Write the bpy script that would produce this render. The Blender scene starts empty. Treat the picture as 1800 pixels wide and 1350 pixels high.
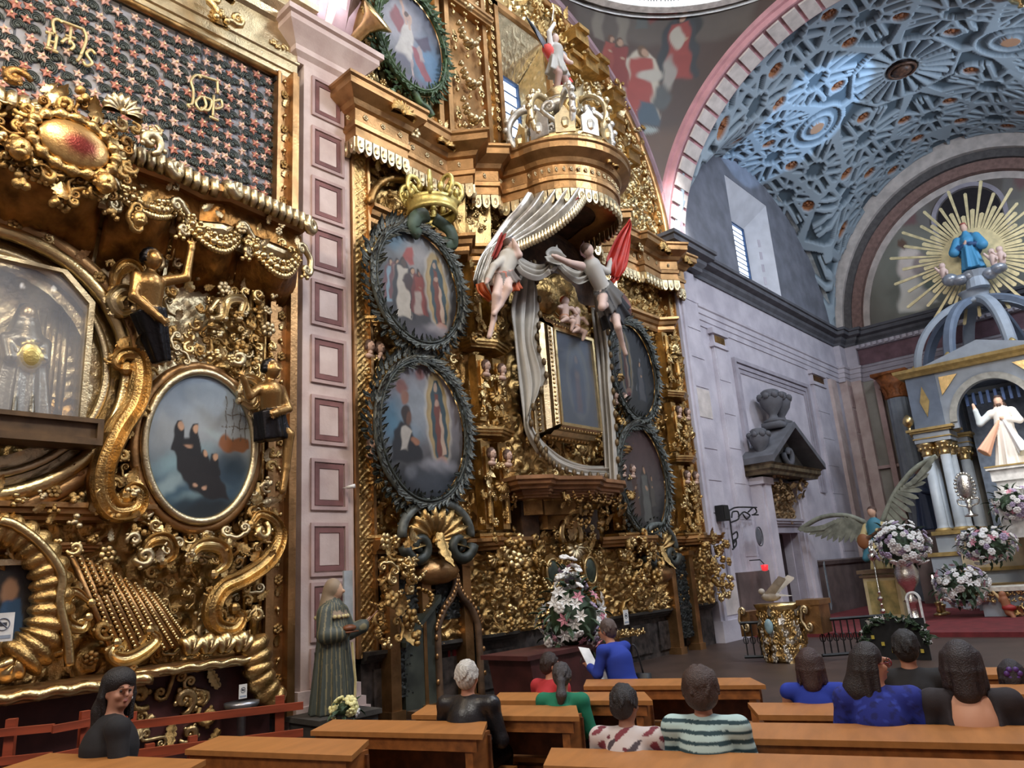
import bpy, bmesh, math, random
import numpy as np
from mathutils import Vector, Matrix
PI = math.pi
rnd = random.Random(7)
nrs = np.random.RandomState(11)
S = bpy.context.scene
COL = S.collection

# ---------------------------------------------------------------- camera
F = 1291.56                                     # focal length in pixels of the 1800 px wide frame
RX = np.array([0.67562688, 0.14441734, 0.72296054])     # nave axis seen by the camera (right, down, forward)
RY = np.array([-0.73416874, 0.22126613, 0.64190152])    # towards the left wall
RZ = np.array([-0.06726497, -0.96446095, 0.25552005])   # up
RM = np.array([RX, RY, RZ])
CAM = np.array([0.0, 0.0, 1.85])
cam = bpy.data.cameras.new('camera')
camo = bpy.data.objects.new('camera', cam); COL.objects.link(camo)
r_, u_, b_ = RM @ np.array([1, 0, 0]), RM @ np.array([0, -1, 0]), RM @ np.array([0, 0, -1])
camo.matrix_world = Matrix(((r_[0], u_[0], b_[0], CAM[0]), (r_[1], u_[1], b_[1], CAM[1]), (r_[2], u_[2], b_[2], CAM[2]), (0, 0, 0, 1)))
cam.sensor_width = 36; cam.lens = F / 1800 * 36; cam.clip_start = 0.05; cam.clip_end = 300
S.camera = camo

# ---------------------------------------------------------------- world, lights, exposure
S.view_settings.view_transform = 'Standard'; S.view_settings.look = 'None'
S.view_settings.gamma = 1; S.view_settings.use_curve_mapping = False
S.view_settings.exposure = -1.0
S.cycles.use_denoising = True
S.cycles.max_bounces = 6; S.cycles.diffuse_bounces = 3; S.cycles.glossy_bounces = 3; S.cycles.transmission_bounces = 4
S.cycles.sample_clamp_indirect = 6
wd = bpy.data.worlds.new('daylight'); S.world = wd; wd.use_nodes = True
bg = wd.node_tree.nodes['Background']; bg.inputs[0].default_value = (0.62, 0.76, 1.0, 1); bg.inputs[1].default_value = 3.0
def light(name, kind, loc, target, energy, color, size=1.0, size_y=None, spot=None, blend=.5):
    l = bpy.data.lights.new(name, kind); l.energy = energy; l.color = color
    if kind == 'AREA':
        l.shape = 'RECTANGLE' if size_y else 'DISK'; l.size = size
        if size_y: l.size_y = size_y
    else: l.shadow_soft_size = size
    if kind == 'SPOT': l.spot_size = spot; l.spot_blend = blend
    o = bpy.data.objects.new(name, l); COL.objects.link(o); o.location = loc
    d = Vector(target) - Vector(loc); o.rotation_euler = d.to_track_quat('-Z', 'Y').to_euler()
    return o
WARM = (1.0, .78, .50); COOL = (.80, .89, 1.0)
# added lamps standing in for daylight from the dome and from windows not modelled
light('dome_daylight_stand_in', 'AREA', (12.0, 3.8, 23.5), (12.0, 4.6, 0), 3000, COOL, 5.5)
light('nave_window_stand_in', 'AREA', (2.0, -1.2, 13.2), (4.2, 9.3, 6.5), 1900, (1, .95, .86), 2.6, 3.0)
light('crossing_window_stand_in', 'AREA', (11.5, -1.4, 13.0), (12.5, 9.3, 8.0), 2600, COOL, 2.4, 3.2)
light('rear_fill_light', 'AREA', (-7.0, 3.8, 12.5), (4.0, 6.5, 4.5), 1700, (1, .93, .82), 4.0, 3.0)  # fill lamp added behind the camera for frontal light
light('sanctuary_window_stand_in', 'AREA', (24.0, -1.4, 13.2), (24.5, 9.3, 8.0), 1500, (.72, .84, 1.0), 2.2, 3.0)
light('vault_sky_stand_in', 'SPOT', (22.5, -1.2, 12.2), (23.4, 6.7, 16.4), 6500, (.42, .66, 1.0), .1, None, .46, .03)  # spot added for the blue patch, in place of skylight
light('springer_sun_stand_in', 'SPOT', (10.5, -.8, 18.6), (17.9, 9.1, 11.6), 70000, (1, .98, .95), .3, None, .13, .8)  # this spot and the next are added for sun patches, no window behind them
light('pilaster_arch_sun_stand_in', 'SPOT', (.5, -1.2, 14.0), (5.75, 9.1, 12.1), 60000, (1, .98, .95), .3, None, .15, .8)
# warm lamps of the left altarpiece and white lamps of the sanctuary
light('altarpiece_lamp', 'AREA', (1.2, 6.2, 8.6), (3.6, 9.2, 5.0), 260, WARM, .5)
light('sanctuary_lamp', 'SPOT', (21.5, 3.2, 8.6), (27.0, 3.6, 2.6), 2000, (1, .95, .88), .35, None, 1.0, .7)
light('altar_lamp', 'POINT', (23.2, 1.5, 4.6), (25, 3, 2), 260, (1, .93, .82), .3)

# ---------------------------------------------------------------- materials
MATS = {}
def srgb(r, g, b):
    f = lambda c: (c / 255 / 12.92) if c / 255 <= .04045 else ((c / 255 + .055) / 1.055) ** 2.4
    return (f(r), f(g), f(b))
def newmat(name):
    m = bpy.data.materials.new(name); m.use_nodes = True
    return m, m.node_tree, m.node_tree.nodes['Principled BSDF']
def mat(name, col, rough=.6, metal=0.0, var=.12, scale=6.0, bump=.0, bscale=40.0, spec=.5, alpha=None, emit=None, col2=None, stretch=None, vor=False):
    """procedural principled material: base colour mottled by noise, optional fine bump"""
    if name in MATS: return MATS[name]
    m, nt, p = newmat(name); N, L = nt.nodes, nt.links
    tc = N.new('ShaderNodeTexCoord'); mp = N.new('ShaderNodeMapping'); L.new(tc.outputs['Object'], mp.inputs[0])
    if stretch: mp.inputs['Scale'].default_value = stretch
    nz = N.new('ShaderNodeTexNoise'); nz.inputs['Scale'].default_value = scale; nz.inputs['Detail'].default_value = 5; L.new(mp.outputs[0], nz.inputs['Vector'])
    rp = N.new('ShaderNodeValToRGB'); c2 = col2 or tuple(max(0, c * (1 - var * 2)) for c in col)
    c1 = tuple(min(1, c * (1 + var)) for c in col)
    rp.color_ramp.elements[0].position = .35; rp.color_ramp.elements[0].color = (*c2, 1)
    rp.color_ramp.elements[1].position = .65; rp.color_ramp.elements[1].color = (*c1, 1)
    L.new(nz.outputs['Fac'], rp.inputs[0]); L.new(rp.outputs[0], p.inputs['Base Color'])
    p.inputs['Roughness'].default_value = rough; p.inputs['Metallic'].default_value = metal
    p.inputs['Specular IOR Level'].default_value = spec
    if bump:
        if vor:
            n2 = N.new('ShaderNodeTexVoronoi'); n2.inputs['Scale'].default_value = bscale; out = n2.outputs['Distance']
        else:
            n2 = N.new('ShaderNodeTexNoise'); n2.inputs['Scale'].default_value = bscale; n2.inputs['Detail'].default_value = 4; out = n2.outputs['Fac']
        L.new(mp.outputs[0], n2.inputs['Vector'])
        b = N.new('ShaderNodeBump'); b.inputs['Strength'].default_value = bump; b.inputs['Distance'].default_value = .02
        L.new(out, b.inputs['Height']); L.new(b.outputs[0], p.inputs['Normal'])
    if emit: p.inputs['Emission Color'].default_value = (*emit[:3], 1); p.inputs['Emission Strength'].default_value = emit[3]
    MATS[name] = m; return m
def vmat(name, rough=.7, metal=0, bump=0, bscale=60, sheen=0):
    """colour taken from the mesh's own painted colour attribute"""
    if name in MATS: return MATS[name]
    m, nt, p = newmat(name); N, L = nt.nodes, nt.links
    a = N.new('ShaderNodeVertexColor'); a.layer_name = 'Col'
    L.new(a.outputs[0], p.inputs['Base Color'])
    p.inputs['Roughness'].default_value = rough; p.inputs['Metallic'].default_value = metal
    if bump:
        tc = N.new('ShaderNodeTexCoord'); n2 = N.new('ShaderNodeTexNoise'); n2.inputs['Scale'].default_value = bscale; n2.inputs['Detail'].default_value = 4
        L.new(tc.outputs['Object'], n2.inputs['Vector'])
        b = N.new('ShaderNodeBump'); b.inputs['Strength'].default_value = bump; b.inputs['Distance'].default_value = .015
        L.new(n2.outputs['Fac'], b.inputs['Height']); L.new(b.outputs[0], p.inputs['Normal'])
    MATS[name] = m; return m
def glassmat(name, col=(1, 1, 1), rough=.02, alpha=.25):
    if name in MATS: return MATS[name]
    m, nt, p = newmat(name); N, L = nt.nodes, nt.links
    p.inputs['Base Color'].default_value = (*col, 1); p.inputs['Roughness'].default_value = rough
    p.inputs['Alpha'].default_value = alpha; p.inputs['Specular IOR Level'].default_value = .8
    MATS[name] = m; return m
GOLD = mat('gilding', (.56, .36, .14), .36, 1.0, .22, 5, .5, 38)
GOLDB = mat('bright_gilding', (.68, .50, .24), .28, 1.0, .10, 7, .25, 40)
GOLDD = mat('worn_gilding', (.33, .19, .07), .42, 1.0, .25, 4, .45, 30)
GOLDP = mat('pale_gilding', (.64, .52, .32), .36, 1.0, .12, 6, .3, 40)
GOLDR = mat('red_gold_moulding', (.42, .235, .10), .40, .9, .18, 3, .25, 25)
SILV = mat('silvered_gesso', (.62, .58, .52), .33, .75, .14, 7, .3, 40)
DARKG = mat('dark_green_leaf', srgb(44, 54, 42), .6, 0, .3, 9)
REDD = mat('dark_red_lacquer', srgb(74, 36, 34), .5, 0, .2, 3, .1, 20)
BLACK = mat('black_iron', (.015, .015, .016), .5, .3, .1)
WHITE = mat('white_paint', (.75, .74, .72), .6)
PINK = mat('pink_stone', srgb(198, 180, 174), .85, 0, .06, 2.5, .15, 30, col2=srgb(182, 160, 154))
PINKD = mat('rose_stone_joint', srgb(176, 150, 146), .85, 0, .08, 3, .15, 30)
MAROON = mat('maroon_stone_band', srgb(122, 82, 80), .8, 0, .15, 3)
LAV = mat('lavender_stone', srgb(196, 190, 198), .9, 0, .05, 1.6, .2, 18, col2=srgb(178, 172, 182))
LAVD = mat('grey_stone_moulding', srgb(164, 158, 168), .9, 0, .08, 2.5, .2, 20)
SLATE = mat('slate_grey_stone', srgb(92, 92, 98), .85, 0, .12, 2.5, .15, 20)
DARKST = mat('dark_stone', srgb(58, 54, 50), .75, 0, .2, 4, .2, 20)
BLUEP = mat('blue_grey_paint', srgb(158, 166, 176), .55, 0, .06, 3)
BLUED = mat('slate_blue_paint', srgb(112, 124, 142), .55, 0, .08, 3)
WOOD = mat('honey_pew_wood', srgb(166, 110, 58), .45, 0, .07, 2.2, .06, 30, stretch=(6, 1, 6))
WOODE = mat('pew_end_wood', srgb(150, 90, 42), .5, 0, .18, 2.2, .06, 30, stretch=(6, 1, 6))
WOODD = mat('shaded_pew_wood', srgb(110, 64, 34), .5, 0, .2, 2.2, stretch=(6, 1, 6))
REDW = mat('red_brown_bench_wood', srgb(148, 66, 40), .5, 0, .16, 2.5, stretch=(1, 6, 6))
VC = vmat('painted_figure', .62)
VCG = vmat('painted_gilt_figure', .45)
VP = vmat('oil_painting', .5, 0, .08, 90)
VGD = vmat('gilded_figure', .32, .85, .25, 40)
VS = vmat('skin', .55)
HAIRV = vmat('hair_strands', .5, 0, .6, 130)
VCL = vmat('cloth', .85, 0, .15, 220)

# ---------------------------------------------------------------- objects
def tag(o, label=None, cat=None, group=None, kind=None):
    if label: o['label'] = label
    if cat: o['category'] = cat
    if group: o['group'] = group
    if kind: o['kind'] = kind
    return o
def thing(name, label, cat, loc=(0, 0, 0), rz=0.0, group=None):
    o = bpy.data.objects.new(name, None); COL.objects.link(o); o.location = loc; o.rotation_euler = (0, 0, rz)
    o.empty_display_size = .1
    return tag(o, label, cat, group)
def mesh(name, V, Fc, m=None, smooth=False, cols=None):
    me = bpy.data.meshes.new(name)
    V = np.asarray(V, dtype=np.float32)
    if isinstance(Fc, np.ndarray):
        n, k = Fc.shape
        me.vertices.add(len(V)); me.vertices.foreach_set('co', V.ravel())
        me.loops.add(n * k); me.loops.foreach_set('vertex_index', Fc.astype(np.int32).ravel())
        me.polygons.add(n); me.polygons.foreach_set('loop_start', np.arange(0, n * k, k, dtype=np.int32))
        me.update(calc_edges=True)
    else:
        me.from_pydata([tuple(map(float, v)) for v in V], [], [tuple(map(int, f)) for f in Fc]); me.update()
    if smooth: me.polygons.foreach_set('use_smooth', np.ones(len(me.polygons), dtype=bool))
    if cols is not None:
        a = me.color_attributes.new('Col', 'FLOAT_COLOR', 'POINT')
        c = np.ones((len(V), 4), dtype=np.float32); c[:, :3] = cols; a.data.foreach_set('color', c.ravel())
    if m: me.materials.append(m)
    return me
def obj(name, me, parent=None, loc=None, rot=None, scale=None):
    """link a mesh; world coordinates are made local when the parent is an unrotated Empty"""
    o = bpy.data.objects.new(name, me); COL.objects.link(o)
    if parent is not None: o.parent = parent
    if loc is not None: o.location = loc
    if rot is not None: o.rotation_euler = rot
    if scale is not None: o.scale = scale if hasattr(scale, '__len__') else (scale,) * 3
    return o
class MB:
    """collects shapes into one mesh"""
    def __init__(s): s.V = []; s.F = []; s.n = 0
    def add(s, V, Fc):
        V = [tuple(v) for v in V]; s.V += V; s.F += [tuple(i + s.n for i in f) for f in Fc]; s.n += len(V); return s
    def box(s, x0, x1, y0, y1, z0, z1):
        return s.add([(x0, y0, z0), (x1, y0, z0), (x1, y1, z0), (x0, y1, z0), (x0, y0, z1), (x1, y0, z1), (x1, y1, z1), (x0, y1, z1)],
                     [(0, 3, 2, 1), (4, 5, 6, 7), (0, 1, 5, 4), (1, 2, 6, 5), (2, 3, 7, 6), (3, 0, 4, 7)])
    def hexa(s, P): return s.add(P, [(0, 3, 2, 1), (4, 5, 6, 7), (0, 1, 5, 4), (1, 2, 6, 5), (2, 3, 7, 6), (3, 0, 4, 7)])
    def prism(s, poly, y0, y1):
        """outline in (x, z) extruded from y0 (front) to y1 (back)"""
        n = len(poly); V = [(x, y0, z) for x, z in poly] + [(x, y1, z) for x, z in poly]
        Fc = [tuple(range(n)), tuple(range(2 * n - 1, n - 1, -1))] + [(i, i + n, (i + 1) % n + n, (i + 1) % n) for i in range(n)]
        return s.add(V, Fc)
    def slab(s, poly, z0, z1):
        n = len(poly); V = [(x, y, z0) for x, y in poly] + [(x, y, z1) for x, y in poly]
        return s.add(V, [tuple(range(n)), tuple(range(2 * n - 1, n - 1, -1))] + [(i, i + n, (i + 1) % n + n, (i + 1) % n) for i in range(n)])
    def tube(s, P, r, sides=6, closed=False, flat=1.0, cap=True):
        V, Fc = tube(P, r, sides, closed, flat, cap); return s.add(V, Fc)
    def lathe(s, prof, segs=16, c=(0, 0, 0), a0=0, a1=2 * PI):
        V, Fc = lathe(prof, segs, c, a0, a1); return s.add(V, Fc)
    def ball(s, c, r, seg=8, ring=5):
        rr = r if hasattr(r, '__len__') else (r, r, r)
        V = [(c[0], c[1], c[2] + rr[2])]
        for i in range(1, ring):
            t = PI * i / ring
            for j in range(seg):
                a = 2 * PI * j / seg; V.append((c[0] + rr[0] * math.sin(t) * math.cos(a), c[1] + rr[1] * math.sin(t) * math.sin(a), c[2] + rr[2] * math.cos(t)))
        V.append((c[0], c[1], c[2] - rr[2])); Fc = []
        for j in range(seg): Fc.append((0, 1 + j, 1 + (j + 1) % seg))
        for i in range(ring - 2):
            for j in range(seg):
                a = 1 + i * seg + j; b = 1 + i * seg + (j + 1) % seg; Fc.append((a, a + seg, b + seg, b))
        l = len(V) - 1; o = 1 + (ring - 2) * seg
        for j in range(seg): Fc.append((o + j, l, o + (j + 1) % seg))
        return s.add(V, Fc)
    def me(s, name, m, smooth=False): return mesh(name, s.V, s.F, m, smooth)
    def build(s, name, m, parent=None, smooth=False, **k): return obj(name, s.me(name, m, smooth), parent, **k)
def tube(P, r, sides=6, closed=False, flat=1.0, cap=True):
    P = np.asarray(P, float); n = len(P); r = np.broadcast_to(np.asarray(r, float), (n,))
    T = np.zeros_like(P)
    if closed: T = np.roll(P, -1, 0) - np.roll(P, 1, 0)
    else: T[1:-1] = P[2:] - P[:-2]; T[0] = P[1] - P[0]; T[-1] = P[-1] - P[-2]
    T /= np.maximum(np.linalg.norm(T, axis=1, keepdims=True), 1e-9)
    up = np.array([0, 1., 0]) if np.abs(T[:, 1]).mean() < .7 else np.array([0, 0, 1.])
    V = []
    for i in range(n):
        a = np.cross(T[i], up); na = np.linalg.norm(a); a = a / na if na > 1e-6 else np.array([1., 0, 0])
        b = np.cross(a, T[i])
        for j in range(sides):
            t = 2 * PI * j / sides; V.append(P[i] + r[i] * (math.cos(t) * a + flat * math.sin(t) * b))
    Fc = []
    m = n if closed else n - 1
    for i in range(m):
        i2 = (i + 1) % n
        for j in range(sides):
            j2 = (j + 1) % sides; Fc.append((i * sides + j, i * sides + j2, i2 * sides + j2, i2 * sides + j))
    if cap and not closed:
        Fc.append(tuple(range(sides - 1, -1, -1))); Fc.append(tuple((n - 1) * sides + j for j in range(sides)))
    return V, Fc
def lathe(prof, segs=16, c=(0, 0, 0), a0=0, a1=2 * PI):
    full = abs(a1 - a0 - 2 * PI) < 1e-6; n = segs if full else segs + 1; V = []; Fc = []
    for r, z in prof:
        for j in range(n):
            a = a0 + (a1 - a0) * j / segs; V.append((c[0] + r * math.cos(a), c[1] + r * math.sin(a), c[2] + z))
    for i in range(len(prof) - 1):
        for j in range(segs):
            j2 = (j + 1) % n; Fc.append((i * n + j, i * n + j2, (i + 1) * n + j2, (i + 1) * n + j))
    if full: Fc.append(tuple(range(n - 1, -1, -1))); Fc.append(tuple((len(prof) - 1) * n + j for j in range(n)))
    return V, Fc
def sweep(P, A, B, prof, closed=False, close_prof=True):
    """profile (a, b) carried along P with axes A[i], B[i]"""
    P, A, B = (np.asarray(q, float) for q in (P, A, B)); n = len(P); k = len(prof); V = []
    for i in range(n):
        for a, b in prof: V.append(P[i] + a * A[i] + b * B[i])
    Fc = []; m = n if closed else n - 1; kk = k if close_prof else k - 1
    for i in range(m):
        i2 = (i + 1) % n
        for j in range(kk):
            j2 = (j + 1) % k; Fc.append((i * k + j, i2 * k + j, i2 * k + j2, i * k + j2))
    if not closed and close_prof: Fc.append(tuple(range(k))); Fc.append(tuple((n - 1) * k + j for j in range(k - 1, -1, -1)))
    return V, Fc
def plan_axes(pts, side=1):
    """mitred outward normals of a plan polyline (outward = right-hand side seen along it when side = 1)"""
    p = np.asarray(pts, float); d = np.diff(p, axis=0); d /= np.linalg.norm(d, axis=1, keepdims=True)
    nn = np.stack([d[:, 1], -d[:, 0]], 1) * side; A = []
    for i in range(len(p)):
        if i == 0: a = nn[0]
        elif i == len(p) - 1: a = nn[-1]
        else:
            a = nn[i - 1] + nn[i]; a /= np.linalg.norm(a); a = a / max(.35, float(a @ nn[i]))
        A.append((a[0], a[1], 0))
    return np.array(A)
def cornice(mb, pts, z, prof, side=1):
    A = plan_axes(pts, side); P = [(x, y, z) for x, y in pts]; V, Fc = sweep(P, A, [(0, 0, 1)] * len(pts), prof); mb.add(V, Fc)
def arch(mb, cx, cz, rx, rz, y, prof, a0=0, a1=PI, n=40, axis='y', c=None):
    """profile (radial outwards, towards viewer) carried round an arch; axis 'y': arch in the xz plane at y; 'x': in the yz plane at x=y"""
    P, A, B = [], [], []
    for i in range(n + 1):
        t = a0 + (a1 - a0) * i / n; ct, st = math.cos(t), math.sin(t); q = np.array([ct / rx, st / rz]); q /= np.linalg.norm(q)
        if axis == 'y': P.append((cx + rx * ct, y, cz + rz * st)); A.append((q[0], 0, q[1])); B.append((0, -1, 0))
        else: P.append((y, cx + rx * ct, cz + rz * st)); A.append((0, q[0], q[1])); B.append((-1, 0, 0))
    full = abs(a1 - a0 - 2 * PI) < 1e-6
    if full: P, A, B = P[:-1], A[:-1], B[:-1]
    V, Fc = sweep(P, A, B, prof, closed=full); mb.add(V, Fc)
def ray(px, py):
    d = RM @ np.array([px - 900, py - 675, F]); return d
def wp(px, py, y):
    """point of the plane Y=y (parallel to the left wall) seen at a pixel of the photograph"""
    d = ray(px, py); p = CAM + d * (y / d[1]); return p
def xp(px, py, x):
    d = ray(px, py); return CAM + d * (x / d[0])
def zp(px, py, z):
    d = ray(px, py); return CAM + d * ((z - CAM[2]) / d[2])
def grid(nx, nz, f, flip=False):
    """f(U, V) -> (n, 3) points on the unit square; returns V, F arrays"""
    u, v = np.meshgrid(np.linspace(0, 1, nx + 1), np.linspace(0, 1, nz + 1)); P = f(u.ravel(), v.ravel())
    i = np.arange(nx * nz); q = (i // nx) * (nx + 1) + i % nx
    Fc = np.stack([q, q + 1, q + nx + 2, q + nx + 1], 1)
    return P, (Fc[:, ::-1].copy() if flip else Fc)
def smoothstep(a, b, x):
    t = np.clip((x - a) / (b - a), 0, 1); return t * t * (3 - 2 * t)
# ================================================================ THE SETTING
YW = 9.3                    # face of the left wall
XC0, XC1 = 6.6, 17.6        # crossing bay
YM = 3.8                    # nave axis
def struct(name, mb, m, parent=None, smooth=False):
    o = mb.build(name, m, parent, smooth) if isinstance(mb, MB) else obj(name, mesh(name, mb[0], mb[1], m, smooth), parent)
    if parent is None: o['kind'] = 'structure'
    return o
FLOORM = mat('worn_stone_floor', srgb(70, 54, 47), .45, 0, .15, 1.2, .1, 20)
struct('floor', MB().box(-10, 34, -1.7, 12, -.2, 0), FLOORM)
# left wall of the nave and crossing, with the opening of the splayed window
LW = MB()
for x0, x1, z0, z1 in ((-10, 10.8, 0, 18), (12.5, 17.6, 0, 18), (10.8, 12.5, 0, 11.2), (10.8, 12.5, 14.6, 18)): LW.box(x0, x1, 9.55, 10.6, z0, z1)
wall_left = struct('wall_left', LW, LAVD)
struct('wall_right', MB().box(-10, 34, -2.3, -1.7, 0, 18), LAV)
struct('wall_rear', MB().box(-10.6, -10, -2.3, 10.6, 0, 18), LAV)
struct('ceiling', MB().box(-10, 6.6, -2.3, 10.6, 17.4, 17.9), LAV)
# pilaster between the altarpieces: base, shaft, panels, capital
pil = MB(); pil.box(5.7, 6.58, 9.16, 9.6, .6, 10.35); pil.box(5.52, 6.7, 8.98, 9.6, 0, .30); pil.box(5.56, 6.66, 9.03, 9.6, .30, .42); pil.box(5.62, 6.62, 9.09, 9.6, .42, .6)
pilo = struct('trim_1', pil, PINK); tag(pilo, 'pink stone pilaster with sunken maroon-edged panels between the altarpieces')
zt = [10.14, 9.20, 8.29, 7.41, 6.51, 5.60, 4.67, 3.72, 2.80, 1.98, 1.12]
for i, z in enumerate(zt):
    h = .74 if i < 9 else (.78 if i == 9 else .5)
    b = MB(); x0, x1, z0, z1 = 5.84, 6.46, z - h, z
    for w, yy in ((0, 9.13), ):
        b.box(x0, x1, 9.125, 9.17, z1 - .05, z1); b.box(x0, x1, 9.125, 9.17, z0, z0 + .05); b.box(x0, x0 + .05, 9.125, 9.17, z0 + .05, z1 - .05); b.box(x1 - .05, x1, 9.125, 9.17, z0 + .05, z1 - .05)
    b.build('panel_moulding', PINKD, pilo)
    b = MB(); a = .07
    b.box(x0 + a, x1 - a, 9.14, 9.17, z1 - a - .07, z1 - a); b.box(x0 + a, x1 - a, 9.14, 9.17, z0 + a, z0 + a + .07); b.box(x0 + a, x0 + a + .07, 9.14, 9.17, z0 + a + .07, z1 - a - .07); b.box(x1 - a - .07, x1 - a, 9.14, 9.17, z0 + a + .07, z1 - a - .07)
    b.build('panel_border', MAROON, pilo)
    MB().box(x0 + .15, x1 - .15, 9.148, 9.17, z0 + .15, z1 - .15).build('panel', PINK, pilo)
cap = MB()
capprof = [(-.3, 0), (.04, 0), (.05, .10), (.13, .16), (.13, .26), (.22, .36), (.36, .50), (.36, .60), (.42, .62), (.42, .72), (-.3, .72)]
cornice(cap, [(5.62, 9.6), (5.62, 9.2), (6.66, 9.2), (6.66, 9.6)], 10.28, capprof)
struct('trim_2', cap, PINK)
# transverse arch above that pilaster, with sunken panels on face and soffit
ta = MB(); arch(ta, YM, 10.9, 5.45, 5.45, 5.75, [(0, 0), (1.0, 0), (1.0, -.8), (0, -.8)], 0, PI, 36, 'x')
tao = struct('trim_3', ta, PINK)
for k in range(2, 34):
    t = PI - PI * k / 36 * 1.0
    for rr, w in ((5.6, .7),):
        P = [(5.735, YM + r * math.cos(t + s * .036), 10.9 + r * math.sin(t + s * .036)) for r, s in ((rr, -1), (rr + w, -1), (rr + w, 1), (rr, 1))]
        Q = [(x - .03, y, z) for x, y, z in P]
        b = MB(); b.hexa(Q + P); b.build('voussoir_panel', PINKD, tao)
        P = [(x, YM + 5.45 * math.cos(t + s * .036), 10.9 + 5.45 * math.sin(t + s * .036)) for x, s in ((5.86, -1), (6.44, -1), (6.44, 1), (5.86, 1))]
        Q = [(x, YM + (y - YM) * .994, 10.9 + (z - 10.9) * .994) for x, y, z in P]
        b = MB(); b.hexa(Q + P); b.build('soffit_panel', PINKD, tao)
# wall arch over the main altarpiece and sanctuary arch, both with rose mouldings
MAUVE = mat('mauve_arch_stone', srgb(150, 126, 134), .85, 0, .1, 2.5); ROSE = mat('rose_arch_stone', srgb(190, 140, 146), .85, 0, .08, 2.5); CREAM = mat('cream_stone', srgb(206, 196, 190), .85, 0, .1, 3)
step = [(5.45, -.4), (5.45, .06), (5.62, .06), (5.64, .14), (5.86, .14), (5.88, .08), (6.06, .08), (6.08, .2), (6.24, .2), (6.26, .1), (6.42, .1), (6.42, -.4)]
wa = MB(); arch(wa, 12.1, 10.6, 1, 1, YW, [(a - 1 + .0, b) for a, b in step], 0, PI, 44, 'y'); struct('trim_4', wa, MAUVE)
sa = MB(); arch(sa, YM, 10.6, 1, 1, XC1, [(a - 1, b) for a, b in step], 0, PI, 44, 'x'); sao = struct('trim_5', sa, ROSE)
bead = MB()
for k in range(120):
    t = PI * (k + .5) / 120; bead.ball((XC1 - .2, YM + 6.16 * math.cos(t), 10.6 + 6.16 * math.sin(t)), .05, 6, 4)
bead.build('bead_row', CREAM, sao)['kind'] = 'stuff'
sb = MB(); arch(sb, YM, 10.6, 1, 1, XC1, [(4.45, 0), (4.45, -.9), (4.75, -.9), (4.75, 0)], 0, PI, 44, 'x'); sbo = struct('trim_6', sb, ROSE)
for k in range(36):
    t = PI * (k + .5) / 36; w = .034
    P = [(x, YM + 5.45 * math.cos(t + s * w), 10.6 + 5.45 * math.sin(t + s * w)) for x, s in ((17.68, -1), (18.42, -1), (18.42, 1), (17.68, 1))]
    Q = [(x, YM + (y - YM) * .990, 10.6 + (z - 10.6) * .990) for x, y, z in P]
    MB().hexa(Q + P).build('soffit_panel', CREAM, sbo)
# sanctuary-arch pier with stone blocks
pr = MB(); pr.box(17.25, 17.62, 9.05, 9.6, 0, 10); pr.box(17.62, 18.5, 9.12, 9.6, 0, 10); pr.box(17.38, 17.52, 9.0, 9.1, .4, 9.8); pr.box(17.2, 18.6, 8.98, 9.6, 0, .5)
pro = struct('trim_7', pr, LAV)
for k in range(11):
    z = .6 + k * .85; MB().box(17.72, 18.44, 9.10, 9.14, z, z + .80).build('stone_block', LAV if k % 2 else CREAM if k % 3 == 0 else LAV, pro)
# sanctuary entablature: dark cornice above lavender fascias, broken forward over the pier
ent = MB(); pl = [(17.05, 9.6), (17.05, 8.98), (18.65, 8.98), (18.65, 9.25), (30.2, 9.25), (30.2, 9.0), (30.75, 9.0), (30.75, 8.6), (31.0, 8.6), (31.0, -1.7)]
cornice(ent, pl, 10.05, [(-.3, 0), (.05, 0), (.06, .10), (.16, .2), (.18, .3), (.36, .36), (.36, .5), (.42, .52), (.42, .62), (-.3, .62)])
struct('trim_8', ent, SLATE)
fas = MB(); pl2 = [(18.65, 9.29), (30.2, 9.29), (30.2, 9.05), (30.8, 9.05), (30.8, 8.62), (31.0, 8.62)]
cornice(fas, pl2, 8.55, [(-.3, 0), (.02, 0), (.02, .16), (.05, .18), (.05, .34), (.08, .36), (.08, .52), (.12, .55), (.13, .62), (.04, .66), (.04, 1.5), (-.3, 1.5)])
struct('trim_9', fas, LAV)
cornice(fb := MB(), [(31.0, 8.62), (31.0, -1.7)], 8.55, [(-.3, 0), (.02, 0), (.02, .16), (.06, .18), (.06, .34), (.10, .36), (.10, .52), (.14, .55), (.15, .62), (.04, .66), (.04, 1.3), (.2, 1.32), (.2, 1.5), (-.3, 1.5)])
fbo = struct('trim_10', fb, LAVD)
dent = MB()
for k in range(46): y = 8.5 - k * .22; dent.box(30.72, 31, y - .07, y + .07, 9.9, 10.03)
dent.build('dentils', LAV, fbo)['kind'] = 'stuff'
FRZ = mat('plum_frieze', srgb(112, 84, 92), .85, 0, .15, 3)
MB().box(30.94, 31, -1.7, 8.6, 9.22, 9.86).build('frieze_band', FRZ, fbo)
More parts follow.
